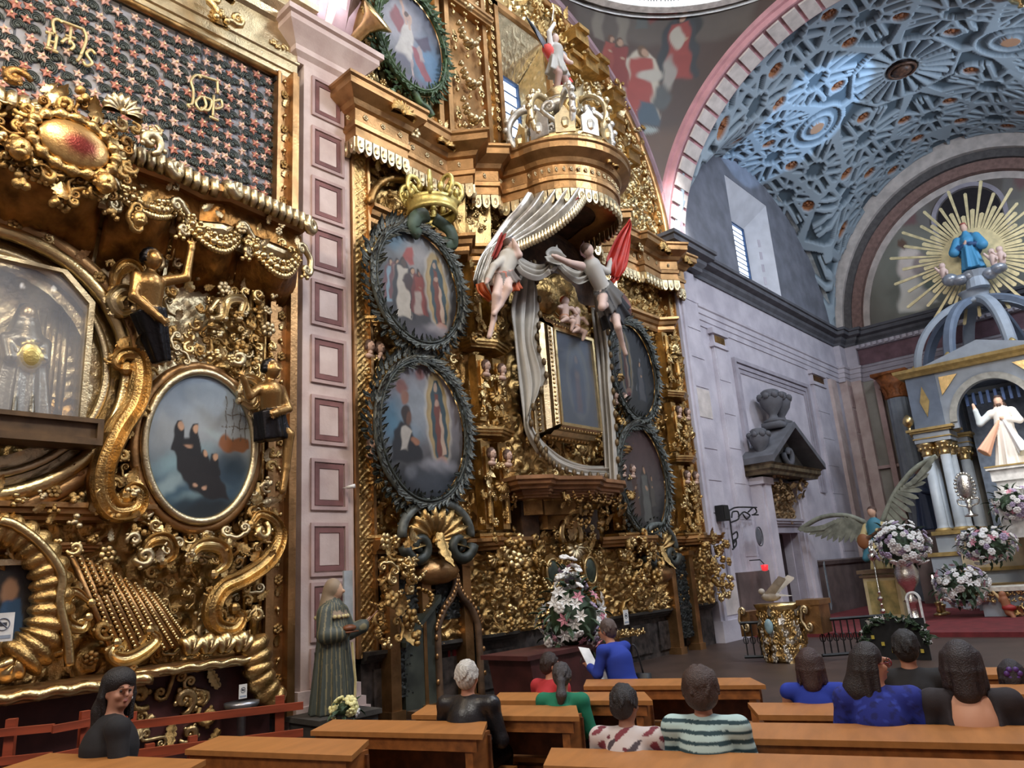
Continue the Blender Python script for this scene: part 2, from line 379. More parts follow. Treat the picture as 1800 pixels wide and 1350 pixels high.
# left wall of the sanctuary with door opening and lunette window opening
SW = MB(); DX0, DX1, DZ = 21.2, 22.9, 2.62
for x0, x1, z0, z1 in ((18.4, DX0, 0, 10.6), (DX1, 31.6, 0, 10.6), (DX0, DX1, DZ, 10.6), (17.7, 22.2, 10.6, 17), (25.6, 31.6, 10.6, 17), (22.2, 25.6, 14.8, 17)): SW.box(x0, x1, YW, 9.9, z0, z1)
wl2 = struct('wall_left.001', SW, LAV)
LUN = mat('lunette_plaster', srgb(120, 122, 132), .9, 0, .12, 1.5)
LN = MB()
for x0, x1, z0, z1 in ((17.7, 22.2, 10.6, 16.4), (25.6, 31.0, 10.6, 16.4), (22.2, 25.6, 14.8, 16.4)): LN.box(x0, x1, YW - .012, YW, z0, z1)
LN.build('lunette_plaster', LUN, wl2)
# pilasters, frames and blocks of that wall
sp = MB()
for x0, x1 in ((19.35, 20.15), (27.0, 28.2)):
    sp.box(x0, x1, 9.2, YW, .9, 8.5); sp.box(x0 - .08, x1 + .08, 9.15, YW, 8.0, 8.12); sp.box(x0 - .1, x1 + .1, 9.13, YW, 8.4, 8.56); sp.box(x0 - .1, x1 + .1, 9.12, YW, .0, .9)
spo = struct('trim_11', sp, LAV)
for x0, x1 in ((19.35, 20.15), (27.0, 28.2)):
    for k in range(5): MB().box(x0 + .1, x1 - .1, 9.18, 9.22, 8.13 + (k % 2) * .04, 8.36).build('capital_carving', GOLDD, spo) if k == 0 else None
    for k in range(7): MB().box(x0 + .06, x1 - .06, 9.185, 9.21, 1.0 + k, 1.96 + k).build('stone_block', LAV, spo)
fr = MB()
for a, y in ((0, 9.2), (.16, 9.24), (.3, 9.27)):
    fr.prism([(20.6 + a, 4.0), (20.6 + a, 7.9 - a), (26.5 - a, 7.9 - a), (26.5 - a, 4.0), (26.38 - a, 4.0), (26.38 - a, 7.78 - a), (20.72 + a, 7.78 - a), (20.72 + a, 4.0)], y, YW)
struct('trim_12', fr, LAVD)
bw = MB()                                  # corner pilasters left of the back wall
bw.box(30.25, 30.8, 9.0, YW, 0, 8.6); bw.box(28.9, 29.5, 9.17, YW, 0, 8.5); bw.box(30.75, 31.05, 8.62, 9.1, 0, 8.6)
bwo = struct('trim_13', bw, PINK)
for k in range(8): MB().box(30.35, 30.7, 8.98, 9.02, .5 + k, 1.4 + k).build('pilaster_panel', PINKD, bwo)
dado = MB(); dado.box(18.6, DX0 - .5, 9.1, YW, 0, 1.6); dado.box(DX1 + .5, 30.2, 9.1, YW, 0, 1.6); cornice(dado, [(DX1 + .5, 9.1), (30.2, 9.1)], 1.6, [(0, 0), (.06, 0), (.08, .06), (.1, .12), (0, .16)])
struct('baseboard_left', dado, mat('brown_dado', srgb(104, 88, 84), .8, 0, .15, 2))
# window in the lunette: splayed reveal, frame, panes
def splay_window(name, o, i, yo, yi, mrev, mfr, nbars, label, mull=0, frost=None):
    """o, i: (x0, x1, z0, z1) of outer and inner opening"""
    rv = MB(); O = [(o[0], yo, o[2]), (o[1], yo, o[2]), (o[1], yo, o[3]), (o[0], yo, o[3])]; I = [(i[0], yi, i[2]), (i[1], yi, i[2]), (i[1], yi, i[3]), (i[0], yi, i[3])]
    for k in range(4):
        a, b = k, (k + 1) % 4; e = Vector(((0, -.06), (.06, 0), (0, .06), (-.06, 0))[k])
        q = [O[a], O[b], I[b], I[a]]; rv.hexa(q + [(p[0] + e[0], p[1], p[2] + e[1]) for p in q])
    ro = struct(name, rv, mrev); tag(ro, label)
    f = MB(); w = .07; x0, x1, z0, z1 = i
    f.box(x0, x0 + w, yi - .06, yi + .06, z0, z1); f.box(x1 - w, x1, yi - .06, yi + .06, z0, z1); f.box(x0 + w, x1 - w, yi - .06, yi + .06, z0, z0 + w); f.box(x0 + w, x1 - w, yi - .06, yi + .06, z1 - w, z1)
    f.build('window_frame', mfr, ro)
    dz = (z1 - z0 - 2 * w) / nbars
    for k in range(nbars):
        zz = z0 + w + k * dz
        MB().box(x0 + w, x1 - w, yi + .01, yi + .025, zz + .012, zz + dz - .012).build('pane', PANE, ro)
        if k: MB().box(x0 + w, x1 - w, yi - .02, yi + .03, zz - .012, zz + .012).build('glazing_bar', mfr, ro)
    if mull: MB().box((x0 + x1) / 2 - .012, (x0 + x1) / 2 + .012, yi - .02, yi + .03, z0 + w, z1 - w).build('glazing_bar', mfr, ro)
    return ro
m_, nt_, p_ = newmat('glowing_daylight_glass'); MATS['pane'] = PANE = m_
p_.inputs['Base Color'].default_value = (.8, .88, 1, 1); p_.inputs['Emission Color'].default_value = (.82, .91, 1, 1); p_.inputs['Emission Strength'].default_value = 5.0; p_.inputs['Roughness'].default_value = .2  # panes emit light themselves, in place of daylight behind the glass
WFR = mat('blue_steel_frame', srgb(52, 78, 116), .5, .3, .1)
REV = mat('pale_plaster_reveal', srgb(206, 206, 212), .9, 0, .05, 2)
W2 = splay_window('window_2', (22.2, 25.6, 10.75, 14.8), (23.6, 24.75, 11.4, 13.8), YW, 10.0, REV, WFR, 11, 'tall pale splayed window in the vaulted lunette')
for k, (dx, z) in enumerate(((0, 13.1), (.12, 12.6), (-.05, 12.1), (.1, 11.6), (0, 11.2))):   # faint relief blocks on the right jamb of the reveal
    xx = 25.15; MB().hexa([(xx, 9.65, z), (xx + .22, 9.52, z), (xx + .22, 9.52, z + .3), (xx, 9.65, z + .3), (xx + .01, 9.75, z), (xx + .23, 9.62, z), (xx + .23, 9.62, z + .3), (xx + .01, 9.75, z + .3)]).build('stucco_mark', LAV, W2)
W1 = splay_window('window_1', (10.8, 12.5, 11.2, 14.6), (11.5, 12.3, 11.75, 13.7), 9.3, 10.05, GOLDP, WFR, 6, 'gilt splayed window behind the big crown')

# ---------------------------------------------------------------- sanctuary vault: blue coffered groin vault with lunettes
VXC = 24.55; VH = 6.6
def vault_z(x, y):
    yy = np.clip(np.abs(y - YM) / 5.5, 0, 1); xx = np.clip(np.abs(x - 24.3) / 6.35, 0, 1)
    A = VH * np.sqrt(np.maximum(0, 1 - yy * yy)); B = 5.4 * np.sqrt(np.maximum(0, 1 - xx * xx)) * (1 + (VH / 5.4 - 1) * (1 - yy))
    return 10.5 + (np.maximum(A, 0) ** 24 + np.maximum(B, 0) ** 24) ** (1 / 24) * np.where((A > .5) & (B > .5), 1 / (1 + .0 * A), 1), A, B
crosses = [(2.35, 2.05), (3.55, .0), (0.0, 4.55), (4.9, 1.75), (1.9, 3.75), (4.1, 3.5), (5.9, .3), (5.9, 3.2), (2.2, 5.1), (6.2, 4.9)]
crosses = np.array([(sx * a, sy * b) for a, b in crosses for sx in (1, -1) for sy in (1, -1)]); crosses = np.unique(crosses.round(3), axis=0)
rounds = [(1.25, 1.72), (2.9, .75), (1.0, 4.3), (3.1, 3.1), (4.4, 2.6), (4.6, .75), (3.1, 4.6), (5.6, 2.0), (5.2, 4.2)]
rounds = np.array([(sx * a, sy * b) for a, b in rounds for sx in (1, -1) for sy in (1, -1)])
bigs = np.array([(0, 2.9), (0, -2.9)])
def vault_pattern(px, py):
    """height 0..1 of the stucco ribs in plan coordinates about the vault's centre, and a painted-colour key"""
    sh = px.shape; p = np.stack([px.ravel(), py.ravel()], 1); n = len(p)
    d = np.sqrt(((p[:, None, :] - crosses[None]) ** 2).sum(2)); o = np.argsort(d, 1)[:, :2]; i0 = o[:, 0]; d0 = d[np.arange(n), i0]; d1 = d[np.arange(n), o[:, 1]]
    v = p - crosses[i0]; th = np.arctan2(v[:, 1], v[:, 0])
    k = np.round(th / (PI / 4)) * (PI / 4); perp = np.abs(d0 * np.sin(th - k))
    off = np.abs(perp - .17); rib = (((off < .075) & (d0 > .30)) | ((perp < .06) & (d0 > 1.05))) & (d0 < 1.35)
    ax, ay = np.abs(v[:, 0]), np.abs(v[:, 1]); crs = ((ax < .13) & (ay < .36)) | ((ay < .13) & (ax < .36)) | ((ax < .26) & (ay < .26))
    ring = (~crs) & (d0 < .46)
    edge = (d1 - d0) < .22
    h = (rib | ring | edge).astype(float); key = np.zeros(n)
    h[crs] = 0
    for c in rounds:
        q = np.sqrt(((p - c) ** 2).sum(1)); h[q < .34] = 1; h[q < .22] = .3; key[q < .22] = 1
    for c in bigs:
        q = np.sqrt(((p - c) ** 2).sum(1)); m = q < .95; h[m] = 1; m = q < .82; h[m] = .2; m = q < .58; h[m] = 1; m = q < .46; h[m] = .5; m = q < .27; h[m] = 1.2; key[q < .24] = 2
    q = np.sqrt((p ** 2).sum(1)); a = np.arctan2(p[:, 1], p[:, 0]); oc = q * np.cos((a % (PI / 4)) - PI / 8) / math.cos(PI / 8)
    m = oc < 1.75; h[m] = 1; m = oc < 1.6; h[m] = 0
    pet = np.cos(a * 22) * .5 + .5; m = (q < 1.5) & (q > .55); h[m] = np.where(pet[m] > .4, .5 + .8 * pet[m], 0)
    m = q <= .62; h[m] = 1.0; m = q < .48; h[m] = 0; key[m] = 3
    return h.reshape(sh), key.reshape(sh)
NXv, NYv = 330, 300
def vf(u, v):
    x = 17.95 + u * 12.75; y = -1.7 + v * 11.0; z, A, B = vault_z(x, y)
    h, key = vault_pattern(x - VXC, (y - YM)); vf.k = key; vf.h = h
    nz = -(.15 * h); gx = (24.3 - x) / 6.35 * (B > A); gy = (YM - y) / 5.5 * (A >= B)
    nx = gx * .15 * h; ny = gy * .15 * h
    return np.stack([x + nx, y + ny, z + nz], 1)
P, Fc = grid(NXv, NYv, vf, flip=True)
zmax = 0.06
keep = np.array([(P[f, 2] > 10.62).any() for f in Fc]) if False else (P[Fc, 2].max(1) > 10.6)
# inside the lunette walls nothing hangs below the cross arches
Fc = Fc[keep]
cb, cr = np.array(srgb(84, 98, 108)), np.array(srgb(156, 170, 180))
h = np.clip(vf.h, 0, 1)[:, None]; cols = cb * (1 - h) + cr * h  # two-tone stucco paint; recess shade is also put into the darker tone
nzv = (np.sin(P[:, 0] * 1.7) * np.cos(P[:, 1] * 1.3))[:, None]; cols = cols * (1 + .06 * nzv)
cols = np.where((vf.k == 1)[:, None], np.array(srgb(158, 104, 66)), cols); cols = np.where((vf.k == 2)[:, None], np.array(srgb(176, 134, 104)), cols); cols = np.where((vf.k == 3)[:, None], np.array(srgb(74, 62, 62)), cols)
STUC = vmat('blue_stucco', .85)
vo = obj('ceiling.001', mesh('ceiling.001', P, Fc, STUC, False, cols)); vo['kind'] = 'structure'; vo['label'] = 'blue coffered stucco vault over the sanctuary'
RBR = mat('orange_brown_boss', srgb(150, 92, 54), .6, 0, .3, 14, .4, 40); RBP = mat('pale_boss', srgb(186, 160, 136), .6, 0, .2, 14)
for c in rounds:
    x, y = VXC + c[0], YM + c[1]
    if x < 18.2 or x > 30.5 or abs(y - YM) > 5.2: continue
    z = float(vault_z(np.array(x), np.array(y))[0]); b = MB()
    b.ball((0, 0, 0), (.09, .09, .07), 8, 4)
    for k in range(6): a = k * PI / 3; b.ball((.13 * math.cos(a), .13 * math.sin(a), .02), (.065, .065, .05), 6, 4)
    b.build('vault_boss', RBR, vo, True, loc=(x, y, z - .06))
b = MB(); b.ball((0, 0, 0), (.3, .3, .14), 12, 5); b.tube([(.4 * math.cos(a), .4 * math.sin(a), 0) for a in np.linspace(0, 2 * PI, 20, endpoint=False)], .05, 5, True)
b.build('centre_boss', mat('umber_boss', srgb(96, 66, 50), .5, 0, .3, 10), vo, True, loc=(VXC, YM, 10.5 + VH - .06))
# rib along the lunette edge
lr = MB(); arch(lr, 24.3, 10.5, 6.35, 5.4, YW, [(-.02, .0), (-.02, .16), (.16, .16), (.16, 0)], .02, PI - .02, 40, 'y'); struct('trim_14', lr, mat('pale_grey_rib', srgb(168, 172, 172), .85))
# ---------------------------------------------------------------- back wall: banded arch, recessed painted lunette
BWM = MB(); NA = 40
BWM.box(31.0, 31.9, -1.7, 9.9, 0, 10.55)
o_ = [(YM + 5.5 * math.cos(PI * k / NA), 10.5 + VH * math.sin(PI * k / NA)) for k in range(NA + 1)]; i_ = [(YM + 4.35 * math.cos(PI * k / NA), 10.6 + 5.5 * math.sin(PI * k / NA)) for k in range(NA + 1)]
struct('wall_back', BWM, mat('back_wall_plaster', srgb(150, 146, 138), .9, 0, .1, 1.2))
HAZB = MB()
for r0, r1, dep, m, nm in ((5.1, 5.75, .28, CREAM, 'trim_15'), (4.82, 5.1, .1, mat('grey_arch_band', srgb(96, 92, 92), .85), 'trim_16'), (4.45, 4.82, .0, mat('rosy_arch_band', srgb(142, 112, 104), .85), 'trim_17'), (4.2, 4.45, -.25, CREAM, 'trim_18'), (3.95, 4.2, -.45, mat('brown_arch_band', srgb(110, 84, 76), .85), 'trim_19')):
    b = MB(); k = VH / 5.5 * 1.0
    arch(b, YM, 10.45, r0, r0 * 1.17, 31.0, [(0, -1.0), (0, dep), ((r1 - r0) * 1.08, dep), ((r1 - r0) * 1.08, -1.0)], 0, PI, NA, 'x'); struct(nm, b, m)

# niche wall and painted lunette of the back wall
CLOSE = MB(); CLOSE.prism([(YM, 0)], 0, 0) if False else None
# ================================================================ painting on flat canvases (colour attribute of a fine grid)
class Canvas:
    """paints soft shapes into colours held at points (u, v); u to the right, v up, both about -1..1"""
    def __init__(s, u, v, base): s.u, s.v = u + .014 * np.sin(21 * v + 3 * np.sin(9 * u)), v + .014 * np.sin(19 * u + 3 * np.sin(11 * v)); s.c = np.tile(np.array(srgb(*base)), (len(u), 1)); s.rs = np.random.RandomState(5)
    def mix(s, m, col, a=1.0): m = np.clip(m * a, 0, 1)[:, None]; s.c = s.c * (1 - m) + np.array(srgb(*col)) * m; return s
    def grad(s, v0, v1, col, a=1.0): return s.mix(smoothstep(v0, v1, s.v) if v1 > v0 else 1 - smoothstep(v1, v0, s.v), col, a)
    def blob(s, cx, cy, rx, ry, col, soft=.25, rot=0, a=1.0):
        x, y = s.u - cx, s.v - cy; c, n = math.cos(rot), math.sin(rot); q = np.sqrt(((x * c + y * n) / rx) ** 2 + ((-x * n + y * c) / ry) ** 2)
        return s.mix(1 - smoothstep(1 - soft, 1 + soft, q), col, a)
    def poly(s, pts, col, soft=.01, a=1.0):
        """soft polygon by signed distance"""
        P = np.array(pts, float); d = np.full(len(s.u), 1e9); ins = np.zeros(len(s.u), bool); n = len(P)
        for i in range(n):
            x0, y0 = P[i]; x1, y1 = P[(i + 1) % n]; ex, ey = x1 - x0, y1 - y0; wx, wy = s.u - x0, s.v - y0
            t = np.clip((wx * ex + wy * ey) / (ex * ex + ey * ey + 1e-12), 0, 1); d = np.minimum(d, np.hypot(wx - t * ex, wy - t * ey))
            c = ((y0 > s.v) != (y1 > s.v)); ins ^= c & (s.u < (x1 - x0) * (s.v - y0) / (y1 - y0 + 1e-12) + x0)
        return s.mix(smoothstep(-soft, soft, np.where(ins, d, -d)), col, a)
    def line(s, pts, w, col, a=1.0):
        for (x0, y0), (x1, y1) in zip(pts[:-1], pts[1:]):
            ex, ey = x1 - x0, y1 - y0; t = np.clip(((s.u - x0) * ex + (s.v - y0) * ey) / (ex * ex + ey * ey + 1e-12), 0, 1)
            s.mix(1 - smoothstep(w * .7, w * 1.3, np.hypot(s.u - x0 - t * ex, s.v - y0 - t * ey)), col, a)
        return s
    def cloud(s, amp=.12, k=3.0):
        n = np.zeros(len(s.u))
        for j in range(7):
            a, b, ph, f = s.rs.uniform(-1, 1), s.rs.uniform(-1, 1), s.rs.uniform(0, 6), k * 1.5 ** j; n += np.sin(f * (a * s.u + b * s.v) + ph + 2 * np.sin(f * .6 * (b * s.u - a * s.v))) / (1.35 ** j)
        s.c = np.clip(s.c * (1 + amp * n[:, None] / 2.2), 0, 1); return s
    def figure(s, x, y, h, robe, skin=(190, 150, 120), hair=(50, 36, 28), cloak=None, lean=0):
        """a standing robed figure of height h with its feet at (x, y)"""
        w = h * .2; X = lambda f, k: (x + f * w + lean * k * h, y + k * h)
        if cloak: s.poly([X(-1.25, 0), X(1.15, 0), X(1.1, .45), X(.75, .8), X(.3, .9), X(-.3, .9), X(-.8, .78), X(-1.15, .45)], cloak, h * .02)
        s.poly([X(-.8, 0), X(.8, 0), X(.62, .5), X(.55, .8), X(-.55, .8), X(-.62, .5)], robe, h * .02)
        s.blob(*X(0, .88), h * .065, h * .085, hair, .2); s.blob(x + lean * .88 * h + h * .02, y + h * .87, h * .045, h * .06, skin, .25); s.blob(x + lean * .55 * h + w * .2, y + h * .58, h * .05, h * .035, skin, .3)
        return s
def radiant(c, x, y, h, tilt=0):
    """a generic robed lady in an almond-shaped glory"""
    c.blob(x, y + h * .5, h * .235, h * .56, (222, 214, 200), .12, tilt, .55); c.blob(x, y + h * .5, h * .20, h * .52, (176, 150, 104), .06, tilt); c.blob(x, y + h * .5, h * .17, h * .49, (196, 172, 124), .15, tilt, .7)
    P = lambda a, b: (x + a * h - (b - .5) * h * math.sin(tilt), y + b * h)
    c.poly([P(-.10, .06), P(.12, .08), P(.15, .45), P(.12, .75), P(.05, .93), P(-.03, .93), P(-.10, .75), P(-.13, .42)], (62, 84, 92), .012)
    c.poly([P(-.07, .05), P(.05, .04), P(.05, .62), P(.02, .78), P(-.03, .78), P(-.06, .6)], (126, 70, 58), .012); c.poly([P(.01, .08), P(.09, .1), P(.07, .55), P(.03, .6)], (206, 178, 156), .012)
    c.blob(*P(0, .85), h * .035, h * .05, (196, 170, 148), .2); c.blob(*P(0, .66), h * .045, h * .04, (196, 160, 140), .25); c.blob(*P(.01, .03), h * .1, h * .045, (198, 150, 132), .3); c.blob(*P(.01, -.02), h * .06, h * .03, (150, 80, 84), .3)
def paint_grid(nx, nz, ellipse=True):
    u, v = np.meshgrid(np.linspace(-1, 1, nx + 1), np.linspace(-1, 1, nz + 1)); u, v = u.ravel(), v.ravel()
    i = np.arange(nx * nz); q = (i // nx) * (nx + 1) + i % nx; Fc = np.stack([q, q + 1, q + nx + 2, q + nx + 1], 1)
    if ellipse:
        # squeeze the square grid onto the disc so that its rim is smooth
        x = u * np.sqrt(1 - v * v / 2); y = v * np.sqrt(1 - u * u / 2); return x, y, Fc
    return u, v, Fc
# ---------------------------------------------------------------- pendentives, drum and dome of the crossing
R0 = 5.5; SP = math.sqrt(2) * 5.5; RR = 5.12; ZR = 16.5
def pend_surface(sx, sy, painter, name):
    def f(u, v):
        # u: angle across the corner, v: from the ring (1) down to the corner (0)
        a = (u * .5 - .0) * PI; rc = RR; t = v ** .8
        ca, sa = np.cos(a), np.sin(a); m = 5.52 / np.maximum(ca, sa)          # out to the square's edge
        # interpolate between ring point and corner-directed point on the square
        sq = np.stack([m * ca, m * sa], 1); rg = np.stack([rc * ca, rc * sa], 1); p = rg * t[:, None] + sq * (1 - t)[:, None]
        p = np.minimum(p, 5.52); r2 = (p ** 2).sum(1); z = 10.6 + np.sqrt(np.maximum(0, SP * SP + 0.9 - r2)) + .35 * t
        z = np.minimum(z, ZR)
        return np.stack([12.1 + sx * p[:, 0], YM + sy * p[:, 1], z], 1)
    nx, nz = (220, 130) if painter else (24, 12)
    u, v = np.meshgrid(np.linspace(0, 1, nx + 1), np.linspace(0, 1, nz + 1)); P, Fc = grid(nx, nz, f, flip=(sx * sy > 0))
    X = (P[:, 0] - 12.1) * sx; Y = (P[:, 1] - YM) * sy
    a = (X - Y) / 3.0; zz = (P[:, 2] - 15.2) / 1.3
    c = Canvas(a / 1.4 + .11, -.95 + (zz + .95) / 1.4, (88, 66, 56)); c.cloud(.15, 2.5)
    if painter: painter(c); c.c = c.c * .5 + c.c.mean(1, keepdims=True) * .10
    o = obj(name, mesh(name, P, Fc, VP if painter else VP, True, c.c)); o['kind'] = 'structure'; return o
def pend_paint(c):
    c.grad(-1, -.6, (70, 44, 34), .3); c.poly([(-.75, .15), (.9, .1), (.9, 1), (-.75, 1)], (98, 86, 76), .05)
    for x in (-.52, -.28): c.poly([(x - .05, .1), (x + .05, .1), (x + .05, .95), (x - .05, .95)], (134, 124, 110), .02)
    c.poly([(-.22, .98), (.62, .98), (.55, .5), (.2, .55), (.0, .35), (-.1, .7)], (140, 46, 38), .03); c.poly([(.02, .95), (.3, .95), (.26, .42), (.08, .42)], (162, 58, 46), .03); c.poly([(-.16, .3), (-.04, .3), (-.04, .8), (-.16, .8)], (92, 96, 92), .015)
    c.blob(.30, .30, .17, .16, (44, 46, 46), .15); c.figure(.27, -.28, .80, (168, 54, 42), cloak=(52, 58, 64), skin=(196, 150, 120)); c.blob(.25, .2, .06, .12, (196, 188, 172), .2); c.blob(.19, -.2, .06, .2, (170, 164, 156), .25)
    c.figure(-.12, -.78, .95, (176, 60, 46), cloak=(206, 196, 176), hair=(110, 78, 46), lean=.05); c.blob(-.01, -.22, .13, .07, (196, 190, 178), .25); c.poly([(-.12, -.86), (.1, -.86), (.08, -.55), (-.1, -.55)], (66, 92, 112), .02); c.blob(0, -.92, .1, .05, (170, 190, 190), .25)
    c.figure(-.40, -.3, .52, (168, 66, 48), hair=(110, 70, 44)); c.figure(-.30, -.4, .6, (150, 50, 40), hair=(96, 64, 40)); c.blob(.12, -.5, .08, .16, (84, 90, 92), .3); c.grad(-.8, -1.1, (120, 82, 48), .6)
    c.cloud(.08, 7)
pend_surface(1, 1, pend_paint, 'ceiling.002'); 
for sx, sy, n in ((-1, 1, 3), (1, -1, 4), (-1, -1, 5)): pend_surface(sx, sy, None, 'ceiling.%03d' % n)
ring = MB(); V, Fc = lathe([(RR + .12, -.12), (RR - .1, -.12), (RR - .14, .0), (RR - .02, .04), (RR - .02, .62), (RR - .2, .66), (RR - .26, .8), (RR + .3, .85), (RR + .3, -.12)], 72, (12.1, YM, ZR)); ring.add(V, Fc[:-2])
ringo = struct('trim_20', ring, WHITE); tag(ringo, 'white ring with dark lettering under the dome')
lt = MB()
for k in range(44):                       # the inscription: only the feet of its letters show
    a = .35 + k * .031; c_, s_ = math.cos(a), math.sin(a); h = .36
    def pt(dx, dz): return (12.1 + (RR - .035) * c_ - s_ * dx, YM + (RR - .035) * s_ + c_ * dx, ZR + .14 + dz)
    for dx in ((-.04, .04) if k % 3 else (0,)):
        lt.tube([pt(dx, 0), pt(dx, h)], .014, 4)
    if k % 3: lt.tube([pt(-.04, h * (.5 if k % 2 else 1)), pt(.04, h * (.5 if k % 2 else 1))], .014, 4)
lt.build('lettering', mat('dark_letter_paint', srgb(60, 56, 60), .8), ringo)
dome = MB(); V, Fc = lathe([(RR + .1, ZR + .8), (RR + .1, ZR + 3.4)] + [((RR + .1) * math.cos(t), ZR + 3.4 + (RR + .1) * math.sin(t)) for t in np.linspace(.1, PI / 2 - .02, 10)], 40, (12.1, YM, 0)); dome.add(V, [f[::-1] for f in Fc[:-2]])
struct('ceiling.006', dome, mat('dome_plaster', srgb(206, 200, 190), .9, 0, .05, 1))
top = MB()                                # flat roof between dome ring and the bay's corners, above the arches
for x0, x1, y0, y1 in ((6.6, 18.0, 9.3, 10.6), (6.6, 18, -2.3, -1.7)): top.box(x0, x1, y0, y1, 16.3, 17.9)
top.box(17.6, 18.0, -2.3, 10.6, 17.1, 18.2); top.box(6.2, 6.6, -2.3, 10.6, 16.9, 17.9); struct('ceiling.007', top, LAV)
# wall above the sanctuary arch is covered by the pendentives; close the sanctuary ends
cl = MB(); cl.box(31.9, 32.3, -2.3, 10.6, 0, 18); cl.box(17.9, 32, -2.3, 10.6, 17.9, 18.2); struct('wall_back.001', cl, DARKST)
# painted lunette of the back wall
nx, nz = 90, 60
def lf(u, v):
    a = PI * u; r = v; return np.stack([np.full(len(u), 31.30), YM + 4.2 * r * np.cos(a), 10.62 + 4.75 * r * np.sin(a)], 1)
P, Fc = grid(120, 60, lf, flip=False)
c = Canvas(-(P[:, 1] - YM) / 4.6, (P[:, 2] - 10.5) / 5.4 - .12, (112, 102, 94)); c.cloud(.12, 2)
c.grad(.35, .75, (92, 84, 82), .8); c.blob(-.5, .2, .36, .42, (140, 142, 130), .7); c.blob(.5, .2, .36, .42, (140, 142, 130), .7); c.cloud(.2, 5)
for sx in (-1, 1):
    c.poly([(sx * .66, -.02), (sx * .36, -.02), (sx * .4, .22), (sx * .5, .32), (sx * .62, .2)], (246, 242, 232), .02); c.blob(sx * .5, .33, .1, .13, (240, 226, 216), .2); c.blob(sx * .52, .5, .035, .05, (110, 84, 70), .2); c.blob(sx * .42, .3, .07, .1, (176, 160, 156), .3); c.blob(sx * .38, .14, .08, .1, (120, 132, 120), .4); c.blob(sx * .5, .05, .14, .07, (246, 240, 226), .3)
for sx in (-1, 1): c.poly([(sx * .36, .55), (sx * .27, .55), (sx * .27, 1), (sx * .36, 1)], (120, 116, 112), .01); c.poly([(sx * .5, .62), (sx * .37, .62), (sx * .37, .95)], (124, 92, 92), .02)
lun = obj('lunette_painting', mesh('lunette_painting', P, Fc, VP, False, c.c)); lun.name = 'lunette_painting'
tag(lun, 'painted lunette with pale robed angels inside the banded arch of the back wall', 'painting')
nw = MB(); nw.prism([(YM + 1.05 * math.cos(PI * k / 20), 12.6 + 1.55 + 1.05 * math.sin(PI * k / 20)) for k in range(21)] + [(YM - 1.05, 12.9), (YM + 1.05, 12.9)], 31.25, 31.34)
nw.V = [(y, x, z) for x, y, z in nw.V]; nwo = nw.build('dark_window', mat('dark_niche', srgb(34, 28, 32), .8)); tag(nwo, None, None, None, 'structure'); nwo.name = 'window_3'
b = MB(); arch(b, YM, 14.15, 1.1, 1.1, 31.3, [(0, 0), (0, .1), (.16, .1), (.16, 0)], 0, PI, 24, 'x'); b.box(31.2, 31.3, YM - 1.26, YM - 1.1, 12.9, 14.15); b.box(31.2, 31.3, YM + 1.1, YM + 1.26, 12.9, 14.15); b.build('window_frame', LAVD, nwo)
# ================================================================ carved ornament, unit size, facing -Y
def spiral(cx, cz, r0, r1, a0, turns, n):
    t = np.linspace(0, 1, n); a = a0 + turns * 2 * PI * t; r = r0 * (r1 / r0) ** t
    return [(cx + q * math.cos(b), 0, cz + q * math.sin(b)) for q, b in zip(r, a)]
def orn_c():
    """C-scroll with a volute at both ends"""
    mb = MB(); top = spiral(0, .34, .22, .05, PI * .9, -1.35, 12); bot = spiral(0, -.34, .22, .05, PI * 1.1, 1.35, 12)
    mid = [(-.22 - .12 * math.sin(PI * t), 0, -.27 + .54 * t) for t in np.linspace(0, 1, 6)]
    P = bot[::-1] + mid + top; n = len(P); r = [.035 + .055 * math.sin(PI * (i + .5) / n) ** .8 for i in range(n)]
    mb.tube(P, r, 6, False, 1.25); mb.ball(top[-1], .075, 6, 4); mb.ball(bot[-1], .075, 6, 4); return mb
def orn_s():
    mb = MB(); top = spiral(.1, .34, .24, .05, PI * .95, -1.3, 12); bot = spiral(-.1, -.34, .24, .05, -PI * .05, -1.3, 12)
    P = bot[::-1] + [(-.04, 0, -.12), (-.1, 0, 0), (-.13, 0, .14)][0:0] + [(.12 - .24 * t, 0, -.28 + .56 * t) for t in np.linspace(.15, .85, 4)] + top
    n = len(P); r = [.03 + .05 * math.sin(PI * (i + .5) / n) ** .7 for i in range(n)]; mb.tube(P, r, 6, False, 1.2); mb.ball(top[-1], .07, 6, 4); mb.ball(bot[-1], .07, 6, 4); return mb
def orn_curl():
    """leafy curl: a thick tapering spiral with lobes on its back"""
    mb = MB(); P = spiral(.05, .05, .42, .07, -PI * .55, 1.25, 18); n = len(P); mb.tube(P, [.05 + .1 * math.sin(PI * min(1, (i + 2) / n)) for i in range(n)], 6, False, 1.1)
    for i in (2, 5, 8, 11):
        p = np.array(P[i]); o = p - np.array([.05, 0, .05]); o /= np.linalg.norm(o); c = p + o * .12; mb.ball(tuple(c + np.array([0, -.03, 0])), (.09, .07, .09), 6, 4)
    mb.ball(P[-1], .1, 6, 4); return mb
